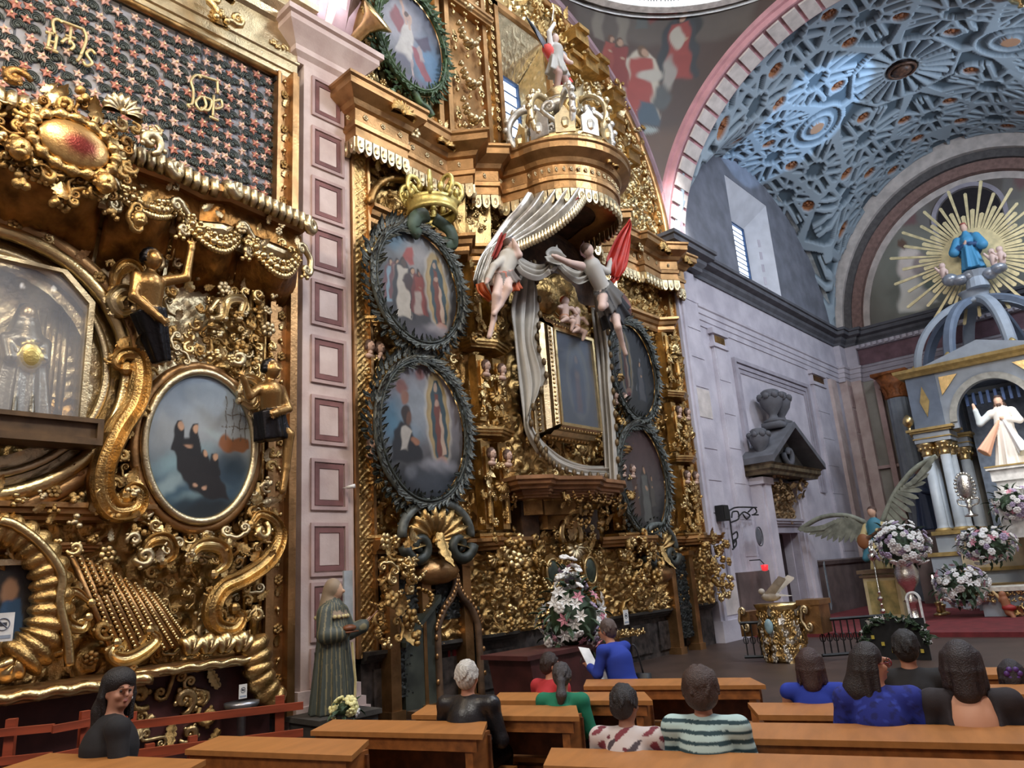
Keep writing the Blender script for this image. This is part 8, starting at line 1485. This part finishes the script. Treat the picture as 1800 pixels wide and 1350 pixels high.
# ================================================================ NAVE FURNITURE: pews, red benches, confessional, table, nun statue
E1 = np.array([.31, -.95]); E1 /= np.linalg.norm(E1); E2 = np.array([-E1[1], E1[0]]); PRZ = math.atan2(E1[1], E1[0])
def st_xy(s, t): return E1 * s + E2 * t
def pew(s0, s1, t0, t1, label, skew=-.25, zt=.82):
    """pew seen from behind: wide ledge, posts, back boards, seat on the far side; local x along the pew, y forward"""
    o = st_xy(s0, t0); P = thing('pew', label, 'pew', (o[0], o[1], 0), PRZ); L, D = s1 - s0, t1 - t0; sk = skew * D / .45
    MB().hexa([(0, 0, zt - .035), (L - sk * -.0 + .06, 0, zt - .035), (L + sk * .5, D, zt - .035), (sk * .5, D, zt - .035), (0, 0, zt), (L + .06, 0, zt), (L + sk * .5, D, zt), (sk * .5, D, zt)]).build('ledge', WOOD, P)
    MB().box(.03, L, .02, .045, zt - .12, zt - .035).build('ledge_apron', WOODE, P)
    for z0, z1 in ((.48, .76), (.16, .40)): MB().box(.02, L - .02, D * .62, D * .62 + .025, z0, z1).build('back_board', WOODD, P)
    n = max(2, int(L / 1.1) + 1)
    for k in range(n):
        x = .04 + (L - .14) * k / (n - 1); b = MB(); b.hexa([(x, .04, 0), (x + .06, .04, 0), (x + .06, D * .9, 0), (x, D * .9, 0), (x, .03, zt - .035), (x + .06, .03, zt - .035), (x + .06, D * .72, zt - .035), (x, D * .72, zt - .035)]) if k in (0, n - 1) else b.hexa([(x, D * .45, 0), (x + .09, D * .45, 0), (x + .09, D * .7, 0), (x, D * .7, 0), (x, D * .3, zt - .035), (x + .11, D * .3, zt - .035), (x + .11, D * .7, zt - .035), (x, D * .7, zt - .035)])
        b.build('end_panel' if k in (0, n - 1) else 'support', WOODE, P)
    MB().box(.02, L - .02, D * .66, D * .66 + .42, .42, .455).build('seat', WOOD, P); MB().box(.06, L - .06, -.10, .06, .16, .20).build('kneeler', WOODE, P)
    for k in (0, 1): x = .04 + (L - .14) * k; MB().box(x, x + .06, D * .66, D * .66 + .38, 0, .42).build('seat_leg', WOODE, P)
    return P
pew(-5.62, -4.05, 3.58, 4.03, 'honey wooden pew nearest the woman in black, at the lower left edge')
pew(-4.62, -3.22, 4.26, 4.71, 'short honey wooden pew second from the left, empty')
pew(-4.05, -2.62, 4.94, 5.38, 'honey wooden pew in front of which the grey-haired man sits')
pew(-3.55, -2.14, 5.60, 6.06, 'honey wooden pew ahead of the grey-haired man, behind the woman in green')
pew(-3.15, -1.75, 6.28, 6.72, 'honey wooden pew ahead of the woman in green')
pew(-2.55, -.95, 7.05, 7.50, 'front-most honey wooden pew of the left block, below the woman reading')
pew(-1.80, 1.75, 4.20, 4.62, 'long honey wooden pew along the bottom edge behind the striped shirt')
pew(-1.24, 2.0, 4.98, 5.46, 'long honey wooden pew behind the two women in blue lace and black wrap')
pew(-.80, 2.2, 5.72, 6.20, 'honey wooden pew behind the woman in the sleeveless blue dress')
pew(-.35, 2.6, 6.55, 7.0, 'honey wooden pew ahead of the sleeveless blue dress, right block')
pew(-.05, 3.2, 7.5, 7.95, 'front-most honey wooden pew of the right block')
def red_bench(label, A, B, zs=(.85, .62), post=(.08, .92), seat=True):
    A, B = np.array(A, float), np.array(B, float); T = thing('red_bench', label, 'bench', (A[0], A[1], 0), math.atan2(B[1] - A[1], B[0] - A[0])); L = np.linalg.norm((B - A)[:2])
    for z in zs: MB().box(0, L, -.02, .02, z - .032, z + .032).build('back_rail', REDW, T)
    for q in post: MB().box(L * q - .04, L * q + .04, .02, .08, 0, zs[0] + .10).build('post', REDW, T)
    if seat: MB().box(.02, L - .02, .08, .42, .40, .44).build('seat', REDW, T); [MB().box(L * q - .03, L * q + .03, .34, .40, 0, .40).build('front_leg', REDW, T) for q in post]
    return T
red_bench('long red-brown slatted bench back running towards the pilaster', zp(222, 1276, .85), zp(533, 1240, .85), post=(.02, .86))
red_bench('red-brown slatted bench back at the far left edge', zp(-40, 1292, .85), zp(95, 1279, .85), post=(.4,))
red_bench('red-brown slatted bench between the far-left bench and the woman in black', zp(92, 1282, .85), zp(158, 1270, .85), post=(.92,))
red_bench('low red-brown kneeling bench behind the woman in black', zp(255, 1330, .45), zp(350, 1312, .45), (.45, .30), (.1, .9), False)
# confessional with ogee front
CF = thing('confessional', 'dark wooden confessional with carved ogee arch and red curtain', 'confessional', (8.35, 8.9, .05)); CW = mat('dark_carved_wood', srgb(98, 76, 58), .5, .1, .25, 5, .2, 30); CG = mat('grey_green_panel', srgb(58, 62, 54), .6, 0, .2, 4)
og = [(-.44, 0), (-.44, 1.0), (-.40, 1.22), (-.28, 1.42), (-.12, 1.58), (-.03, 1.74), (0, 1.9), (.03, 1.74), (.12, 1.58), (.28, 1.42), (.40, 1.22), (.44, 1.0), (.44, 0)]
P = smooth_path([(x, 0, z) for x, z in og], 6); b = MB(); V, Fc = tube(P, .06, 7); b.add(V, Fc); b.build('ogee_frame', CW, CF, True); b = MB(); 
for i, p in enumerate(P[::2]): b.ball((p[0] * 1.13, -.04, p[2] + .02), (.032, .03, .045), 6, 4)
b.build('frame_crockets', GOLDR, CF, True)['kind'] = 'stuff'
b = MB(); b.prism([(x * .98, z) for x, z in og[::-1]], .55, .6); b.build('dark_interior', BLACK, CF); o, _, _ = drape('red_curtain', [(.0, .3, 1.05), (.02, .3, .6), (.0, .3, .25)], [(.40, .28, 1.2), (.40, .28, .6), (.40, .28, .25)], 3, .03, mat('dull_red_curtain', srgb(120, 30, 34), .8, 0, .1), CF)  # flat black sheet carries the shade inside the booth as colour
for sx in (-1, 1): b = MB(); xs = sx * .46; b.add([(xs, 0, 0), (xs + sx * .55, .1, 0), (xs + sx * .55, .1, .95), (xs, 0, 1.45), (xs, .6, 0), (xs + sx * .55, .6, 0), (xs + sx * .55, .6, .95), (xs, .6, 1.45)], [(0, 1, 2, 3), (7, 6, 5, 4), (0, 4, 5, 1), (1, 5, 6, 2), (2, 6, 7, 3), (3, 7, 4, 0)]) if sx < 0 else b.box(.46, .5, 0, .6, 0, 1.4); b.build('side_panel', CG, CF)
MB().hexa([(-1.1, -.05, .93), (-.42, -.1, 1.55), (-.42, .6, 1.55), (-1.1, .6, .93), (-1.1, -.05, 1.0), (-.42, -.1, 1.64), (-.42, .6, 1.64), (-1.1, .6, 1.0)]).build('sloping_roof', CG, CF); MB().box(-1.0, .5, -.12, .6, -.05, .05).build('sill', CW, CF)
# dark red table before the altarpiece, small gilt shelf with card
tp = wp(1000, 1134, 7.4); zt = float(tp[2]); TB = thing('altar_table', 'plain dark red-brown table before the main altarpiece, flowers standing on it', 'altar', (float(tp[0]), 7.4, 0)); MB().box(-1.35, .75, -.35, .55, zt - .06, zt).build('table_top', REDD, TB); MB().hexa([(-1.1, -.28, 0), (.6, -.28, 0), (.6, .5, 0), (-1.1, .5, 0), (-1.25, -.3, zt - .06), (.68, -.3, zt - .06), (.68, .5, zt - .06), (-1.25, .5, zt - .06)]).build('body', REDD, TB)
sc = wp(1090, 1108, 8.5); b = MB(); b.box(-.5, .5, -.15, .3, -.12, -.04); sh2 = thing('gilt_shelf', 'small gilt carved shelf holding a white card, right of the lilies', 'shelf', tuple(sc)); b.build('board', GOLD, sh2); [put('leaf_curl' if k % 2 else 'fruit_cluster', GOLDB, sh2, -.5 + k * .17, -.16, -.05, .2, k) for k in range(7)]; b = MB(); b.box(-.3, .3, .25, .55, -.3, -.05); b.build('bracket', GOLDR, sh2)
no_photo_sign('notice_card', 'white crossed-out camera card on the gilt shelf right of the lilies', wp(1102, 1098, 8.42), .16, .27)
# statue of a nun on a plinth
nb = np.array(wp(586, 1252, 8.55)); NH = float(wp(586, 1016, 8.55)[2] - nb[2])
s = Sculpt(); hb = lambda V: np.where((np.sin(np.arctan2(V[:, 1], V[:, 0]) * 26) > .72)[:, None], np.array(C_(120, 112, 84)), np.array(C_(62, 68, 62))); veil, fl = C_(140, 122, 102), C_(186, 150, 124)
s.robe((0, 0, 0), (0, .0, 1.15), .34, .22, hb, 12, .09, .85).limb((0, 0, 1.1), (0, 0, 1.34), .20, .17, hb).limb((-.17, 0, 1.33), (.17, 0, 1.33), .10, .10, hb).chain([(-.2, 0, 1.3), (-.27, -.06, 1.02), (-.10, -.22, 1.02)], [.11, .11, .10], hb).chain([(.2, 0, 1.3), (.30, -.06, 1.02), (.42, -.2, 1.08)], [.11, .11, .10], hb).limb((.42, -.2, 1.08), (.48, -.24, 1.14), .045, .035, fl).limb((-.1, -.22, 1.02), (-.0, -.26, 1.03), .045, .035, fl)
s.robe((0, .02, 1.24), (0, .02, 1.5), .25, .10, veil, 9, .05, .9).egg((.02, -.05, 1.60), (.085, .095, .125), fl).egg((.045, -.15, 1.59), (.018, .03, .025), fl).egg((.0, .0, 1.64), (.115, .125, .14), veil).limb((0, .04, 1.6), (0, .08, 1.35), .11, .14, veil).cutegg((.045, -.16, 1.60), (.001, .001, .001))
for k in range(5): s.limb((.48, -.24, 1.14), (.50 + .02 * k - .04, -.28, 1.21 - .012 * abs(k - 2)), .014, .009, fl, .006)
no_ = obj('nun_statue', s.mesh('nun_statue', .015, VC), None, loc=tuple(nb), rot=(0, 0, .35), scale=NH / 1.78); tag(no_, 'life-size painted statue of a veiled nun in a dark green habit, before the pink pilaster', 'statue')
b = MB(); [b.ball((.23 * math.cos(a), .02 + .21 * math.sin(a), 1.27 - .02), (.03, .03, .03), 6, 4) for a in np.linspace(0, 2 * PI, 22, endpoint=False)]; b.build('collar_scallops', mat('cream_lace', srgb(196, 180, 130), .6), no_, True); b = MB(); b.ball((-.04, -.30, 1.09), (.12, .09, .05), 10, 6); b.box(-.14, .10, -.36, -.24, 1.03, 1.05); b.build('held_bowl', mat('brown_bowl', srgb(120, 70, 40), .5), no_, True); MB().tube([(.44, -.26, 1.12), (.62, -.34, 1.28)], .010, 5).build('quill', mat('brown_bowl', srgb(120, 70, 40)), no_); MB().tube([(.02, -.30, .9), (.05, -.33, .4), (.04, -.32, .1)], .018, 5).build('cord', mat('cream_lace', srgb(196, 180, 130)), no_)
b = MB(); b.box(-.42, .42, -.36, .34, 0, float(nb[2]) - .02); b.box(-.46, .46, -.40, .36, float(nb[2]) - .06, float(nb[2])); tag(b.build('statue_plinth', DARKST, None, loc=(nb[0], nb[1], 0)), 'dark plinth under the nun statue', 'pedestal')
pw = wp(612, 1110, 8.95); tag(MB().box(-.07, .07, -.02, .02, 0, float(wp(612, 1003, 8.95)[2] - pw[2])).build('white_strip', mat('pale_grey_strip', srgb(160, 166, 172), .6), None, loc=tuple(pw)), 'pale grey upright strip behind the nun statue', 'strip light')
lm = MB(); lm.tube([(0, 0, 0), (.12, -.18, .02)], [.035, .055], 8); lm.tube([(0, 0, 0), (-.02, .12, 0)], .015, 5); tag(lm.build('white_spotlight', WHITE, None, True, loc=tuple(wp(609, 857, 9.05)), scale=.6), 'tiny white spotlight on the gilt border above the nun statue', 'lamp')
fb_ = bouquet('flower_bunch', 'small bunch of cream and white roses at the feet of the nun statue', wp(606, 1247, 7.9), .17, 'ywy', 16, 9, ([(.06, -.35), (.1, -.33), (.13, -.1), (.1, -.05)], BLACK), .7, 10, .055)
# ================================================================ PEOPLE
SKIN = C_(176, 124, 98)
def person(label, head_px, t, top, hair, style, yaw=0., lean=0., skin=SKIN, turn=0., arms='lap', res=.012, legs=C_(40, 40, 46), male=False, bare=False, scale=None, back_v=False, stand=False, zc=None, topmat=None):
    """figure seated facing +y in its own frame (or standing); the head's pixel and the row it sits in give its place"""
    d = ray(*head_px); dd = np.array([d[0], d[1]]) @ E2; k = t / dd; p = CAM + d * k; H = 1.60 if stand else 1.19; sc = scale or float(np.clip(p[2] / H, .82, 1.12)); rz = PRZ + turn
    o = thing('person', label, 'person', (0, 0, 0), rz); o.scale = (sc, sc, sc); w = .215 if male else .20; zp_ = .92 if stand else .53; dz = .41 if stand else 0.0
    hip = np.array([0, 0, zp_]); che = np.array([0, lean * .5, zp_ + .33]); nek = np.array([0, lean * .9, zp_ + .50]); hd = np.array([0, lean * 1.15 + .025, zp_ + .66]); cy, sy = math.cos(yaw), math.sin(yaw)
    def R(x, y, z): return hd + np.array([cy * x - sy * y, sy * x + cy * y, z])
    off = np.array([math.cos(rz) * hd[0] - math.sin(rz) * hd[1], math.sin(rz) * hd[0] + math.cos(rz) * hd[1]]) * sc; o.location = (p[0] - off[0], p[1] - off[1], p[2] - hd[2] * sc if (stand and False) else 0)
    dzf = p[2] - hd[2] * sc; o.location = (o.location[0], o.location[1], float(np.clip(dzf, -.10, .16)))
    sh = [np.array([q * w, lean * .75, zp_ + .45]) for q in (-1, 1)]
    if arms == 'lap': A = [[sh[i], np.array([q * (w + .06), lean * .6 + .02, zp_ + .18]), np.array([q * .10, .26, zp_ + .10])] for i, q in enumerate((-1, 1))]
    elif arms == 'read': A = [[sh[i], np.array([q * (w + .05), lean * .8 + .06, zp_ + .20]), np.array([q * .07, lean + .34, zp_ + .26])] for i, q in enumerate((-1, 1))]
    else: A = arms
    if stand: LG = [[np.array([q * .09, 0, zp_ - .02]), np.array([q * .09, .02, .48]), np.array([q * .09, -.02, .06]), np.array([q * .09, .14, .03])] for q in (-1, 1)]
    else: LG = [[np.array([q * .09, 0, zp_ - .02]), np.array([q * .10, .42, zp_ - .01]), np.array([q * .10, .40, .08]), np.array([q * .10, .54, .04])] for q in (-1, 1)]
    b = Sculpt(); f = 1.05 if male else 1.0
    b.limb(hip, che, .15 * f, .155 * f, skin, .04); b.limb(che, nek - np.array([0, 0, .06]), .145 * f, .09, skin, .04); b.limb(sh[0], sh[1], .062, .062, skin, .04); b.limb(nek - np.array([0, .01, .06]), hd - np.array([0, .01, .04]), .056, .052, skin, .02)
    for a in A:
        b.chain(a, [.052, .042, .030], skin, .03); e = a[-1]; dr = e - a[-2]; dr = dr / np.linalg.norm(dr); b.limb(e, e + dr * .07, .033, .03, skin, .015); n = np.cross(dr, (0, 0, 1)); n /= np.linalg.norm(n) + 1e-6
        for q, L in ((-.028, .06), (-.010, .075), (.010, .07), (.027, .055)): b.chain([e + dr * .065 + n * q, e + dr * (.065 + L * .55) + n * q * 1.15, e + dr * (.065 + L) + n * q * 1.1 - np.array([0, 0, .018])], [.0105, .0095, .0075], skin, .006)
        b.chain([e + dr * .02 + n * .03, e + dr * .05 + n * .052, e + dr * .085 + n * .05], [.013, .0115, .009], skin, .008)
    for l in LG: b.chain(l, [.088, .062, .042, .038], skin, .03)
    # head: cranium, jaw, brow, nose, lips, ears
    b.egg(R(0, -.008, .03), (.074, .092, .092), skin, .02).egg(R(0, .022, -.045), (.056, .066, .066), skin, .03).egg(R(0, .055, -.085), (.030, .028, .022), skin, .02).egg(R(0, .072, .022), (.05, .022, .014), skin, .015).limb(R(0, .085, .012), R(0, .106, -.022), .009, .0145, skin, .012).egg(R(0, .083, -.058), (.024, .014, .009), C_(150, 84, 76), .008).egg(R(.035, .06, -.03), (.024, .024, .022), skin, .015).egg(R(-.035, .06, -.03), (.024, .024, .022), skin, .015)
    for q in (-1, 1): b.egg(R(q * .076, -.008, -.012), (.012, .022, .032), skin, .008)
    b.cutegg(R(.030, .098, .004), (.014, .011, .008)); b.cutegg(R(-.030, .098, .004), (.014, .011, .008))
    obj('body', b.mesh('body', res, VS), o); ey = MB(); [ey.ball(R(q * .030, .081, .004), .0095, 8, 6) for q in (-1, 1)]; ey.build('eyes', mat('dark_eyes', (.03, .02, .018), .2), o, True); eb_ = MB(); [eb_.tube([R(q * .045, .082, .026), R(q * .03, .092, .032), R(q * .014, .094, .028)], .003, 5) for q in (-1, 1)]; eb_.build('eyebrows', mat('dark_brow', (.03, .02, .016), .8), o, True)
    # clothes
    c = Sculpt(); fz = 1.14
    c.limb(hip + np.array([0, 0, -.02]), che, .165 * f, .172 * f, top, .04); c.limb(che, nek - np.array([0, 0, .07]), .165 * f, .10, top, .04); c.limb(sh[0], sh[1], .074, .074, top, .04)
    if not bare:
        for a in A: m = a[1] * .25 + a[2] * .75; c.chain([a[0], a[1], m], [.066, .06, .05], top, .03)
    if stand: c.limb(hip, hip - np.array([0, 0, .35]), .19 * f, .20, legs, .03)
    else: [c.limb(l[0], l[1], .105, .082, legs, .03) for l in LG]; c.egg(hip + np.array([0, .02, -.03]), (.19, .15, .1), legs, .03)
    if back_v: c.cutegg(nek + np.array([0, -.16, -.03]), (.145, .13, .25))
    c.cutegg(nek + np.array([0, .06, .04]), (.075, .075, .06))
    obj('clothing', c.mesh('clothing', res * 1.15, topmat or VCL), o)
    if stand or male: g = Sculpt(); [g.chain([l[0] if not stand else l[0], l[1], l[2]], [.102, .078, .062], legs, .02) for l in LG]; obj('trousers', g.mesh('trousers', .018, VCL), o)
    sm = MB(); [sm.ball((l[3][0], l[3][1] - .03, .045), (.05, .13, .045), 8, 5) for l in LG]; sm.build('shoes', BLACK, o, True)
    # hair
    h = Sculpt(); hc = hair; jit = lambda V: np.array(hc)[None] * (1 + .22 * np.sin(V[:, 0] * 210 + 9 * np.sin(V[:, 2] * 23 + V[:, 1] * 31)))[:, None]; rs = random.Random(int(t * 100))
    h.egg(R(0, -.022, .045), (.090, .100, .098), jit, .02).egg(R(0, -.05, .0), (.086, .075, .085), jit, .02)
    if style == 'short': h.egg(R(0, -.06, -.03), (.07, .05, .06), jit, .02)
    if style == 'full': h.egg(R(0, -.03, .05), (.112, .118, .108), jit, .02).egg(R(0, -.06, -.02), (.105, .085, .09), jit, .02)
    if style == 'bob': [h.limb(R(q * .06, -.02, .03), R(q * .082, -.03, -.12), .055, .042, jit, .03) for q in (-1, 1)]; h.limb(R(0, -.06, .02), R(0, -.08, -.15), .085, .075, jit, .03)
    if style == 'long': [h.limb(R(q * .055, -.02, .03), R(q * .10, -.06, -.28), .06, .05, jit, .03) for q in (-1, 1)]; h.chain([R(0, -.06, .02), R(0, -.11, -.18), R(0, -.12, -.36)], [.085, .10, .06], jit, .03)
    if style == 'pony': h.egg(R(0, -.12, -.02), (.04, .045, .045), jit, .02).chain([R(0, -.13, -.03), R(-.0, -.17, -.14), R(-.02, -.15, -.26)], [.035, .05, .02], jit, .02)
    if style == 'back': h.chain([R(0, -.07, .03), R(.04, -.11, -.12), R(.07, -.13, -.34)], [.085, .075, .05], jit, .03).egg(R(0, -.02, .07), (.098, .105, .085), jit, .02)
    if style == 'side': h.limb(R(-.05, -.02, .04), R(-.11, -.03, -.22), .06, .05, jit, .03).chain([R(0, -.06, .02), R(-.02, -.11, -.16), R(-.03, -.11, -.30)], [.08, .09, .06], jit, .03)
    if style in ('short', 'full', 'pony'):
        rr_ = 1.16 if style == 'full' else .97
        for q in range(46): a, e = rs.uniform(0, 2 * PI), rs.uniform(-.35, 1.5); v = np.array([math.cos(a) * math.cos(e), math.sin(a) * math.cos(e), math.sin(e)]); c0 = R(*(np.array([0, -.022, .04]) + v * np.array([.088, .098, .096]) * rr_)); h.limb(c0, c0 + np.array([v[0] * .012, -.02, -.03]), .016, .008, jit, .008)
    else:
        for q in range(30):
            a = PI + rs.uniform(-.15, PI + .15); x, y = math.cos(a), math.sin(a); L = {'bob': .17, 'long': .36, 'side': .30, 'back': .2}[style] * rs.uniform(.75, 1.1); h.chain([R(x * .088, y * .09 - .02, .06), R(x * .098 + rs.uniform(-.01, .01), y * .105 - .03, -.03), R(x * .092 + rs.uniform(-.02, .02), y * .11 - .03, .02 - L)], [.016, .017, .008], jit, .01)
    h.cutegg(R(0, .115, -.02), (.075, .085, .085)); obj('hair', h.mesh('hair', .009, HAIRV), o); o['kind'] = 'thing'; return o, R, A, hd
def stripes(a, b, f, w=.5): return lambda V: np.where((np.sin(V[:, 2] * f + .5 * np.sin(V[:, 0] * 6)) > w)[:, None], np.array(a), np.array(b))
def blotches(base, cols, f=16., th=.62):
    def fn(V):
        out = np.tile(np.array(base), (len(V), 1))
        for i, c in enumerate(cols):
            n = np.sin(V[:, 0] * f + i * 2 + 2 * np.sin(V[:, 2] * f * .6 + i)) * np.sin(V[:, 2] * f * 1.1 + i * 1.7 + np.sin(V[:, 1] * f)) * np.cos(V[:, 1] * f * .5 + i); out[n > th] = c
        return out
    return fn
BLK = C_(26, 25, 28)
p_, R, A, hd = person('woman with long black hair in black, turning to look right, by the far-left pew', (207, 1268), 4.16, BLK, C_(28, 24, 25), 'back', -1.3, .02, C_(170, 120, 96), -.5, res=.010, scale=1.12); er = MB(); er.ball(R(-.08, -.005, -.055), .014, 8, 6); er.build('pearl_earring', WHITE, p_, True)
person('grey-haired man in a black leather jacket sitting left of the aisle', (823, 1190), 5.50, BLK, C_(190, 186, 180), 'short', 0, .0, male=True, topmat=vmat('black_leather', .35, 0, .2, 60), legs=BLK)
person('woman in a green sweater with a grey-black ponytail', (988, 1190), 6.18, C_(20, 112, 84), C_(62, 58, 60), 'pony', .25, .04)
person('small person in red seen in profile, left of the green sweater', (969, 1170), 6.85, C_(168, 42, 48), C_(42, 30, 28), 'short', -.5, .04, turn=-.4, scale=.86)
p_, R, A, hd = person('woman in a royal-blue jacket standing and reading white papers before the main altarpiece', (1068, 1128), 7.75, C_(28, 54, 150), C_(84, 70, 66), 'short', .3, .16, turn=1.15, arms='read', stand=True, scale=.86, legs=C_(28, 54, 150)); b = MB(); b.hexa([(-.13, .42, 1.14), (.06, .42, 1.10), (.08, .60, 1.36), (-.11, .60, 1.40), (-.13, .425, 1.135), (.06, .425, 1.095), (.08, .605, 1.355), (-.11, .605, 1.395)]); b.build('paper', WHITE, p_); b = MB(); b.hexa([(-.02, .36, 1.0), (.16, .36, 1.0), (.15, .50, 1.22), (-.03, .50, 1.22), (-.02, .365, .995), (.16, .365, .995), (.15, .505, 1.215), (-.03, .505, 1.215)]); b.build('paper', WHITE, p_); b = MB(); b.hexa([(.16, -.2, .72), (.30, -.2, .72), (.30, .12, .72), (.16, .12, .72), (.18, -.18, 1.08), (.28, -.18, 1.08), (.28, .1, 1.08), (.18, .1, 1.08)]); b.tube(smooth_path([(.23, -.1, 1.08), (.2, -.06, 1.35), (.18, .0, 1.38), (.23, .08, 1.08)], 6), .012, 5); b.build('black_bag', BLACK, p_, True)
person('dark-haired woman in a white blouse with dark red flowers, right of the aisle', (1100, 1238), 4.74, blotches(C_(196, 186, 184), [C_(104, 44, 56), C_(120, 52, 62), C_(70, 60, 66)], 34, .5), C_(34, 30, 32), 'short', -.35, .03, C_(150, 104, 82), res=.0085)
person('short-haired woman in a pale shirt with dark teal stripes, nearest pew', (1233, 1214), 4.74, stripes(C_(40, 66, 74), C_(176, 200, 198), 118, .3), C_(64, 46, 40), 'full', .1, .0, res=.008)
person('woman in a sleeveless royal-blue dress with short brown hair', (1424, 1168), 6.32, C_(26, 50, 150), C_(56, 36, 34), 'bob', 0, .0, bare=True)
p_, R, A, hd = person('long-haired woman with red-framed glasses in blue lace, looking right', (1532, 1166), 5.58, blotches(C_(26, 40, 128), [C_(44, 62, 160), C_(20, 28, 96)], 60, .35), C_(34, 27, 29), 'side', -1.2, .0, C_(184, 130, 104)); b = MB()
for q in (-1, 1): b.tube([R(q * .034 + .028 * math.cos(a), .104, .004 + .021 * math.sin(a)) for a in np.linspace(0, 2 * PI, 14, endpoint=False)], .0035, 5, True); b.tube([R(q * .062, .10, .008), R(q * .078, .0, .0)], .003, 4)
b.tube([R(-.008, .106, .006), R(.008, .106, .006)], .003, 4); b.build('glasses', mat('red_frames', srgb(130, 34, 44), .3), p_, True)
person('man in a black suit seen from behind, ahead of the blue lace blouse', (1592, 1140), 6.40, BLK, C_(24, 22, 24), 'short', 0, 0, male=True, legs=BLK)
person('woman with dark shoulder-length hair in a black wrap baring her upper back', (1690, 1166), 5.58, C_(38, 32, 36), C_(40, 30, 32), 'bob', -.1, .0, C_(196, 144, 116), back_v=True, scale=1.03)
p_, R, A, hd = person('dark-haired head with a purple hair clip at the right edge', (1778, 1186), 7.12, C_(50, 40, 60), C_(36, 30, 36), 'bob', 0, .0); b = MB(); [b.ball(R(.05 * math.cos(a), -.125, .02 + .04 * math.sin(a)), .028, 8, 5) for a in np.linspace(0, 2 * PI, 6, endpoint=False)]; b.build('hair_clip', mat('purple_clip', srgb(78, 40, 120), .5), p_, True)
bag = MB(); bag.ball((0, 0, .09), (.14, .10, .09), 12, 7); bag.tube([(-.08, 0, .14), (0, 0, .22), (.08, 0, .14)], .012, 5); sx_ = zp(912, 1300, .455); tag(bag.build('red_bag', mat('red_bag_cloth', srgb(190, 40, 44), .5), None, True, loc=(sx_[0], sx_[1], .455)), 'small red bag on the pew seat right of the grey-haired man', 'bag')
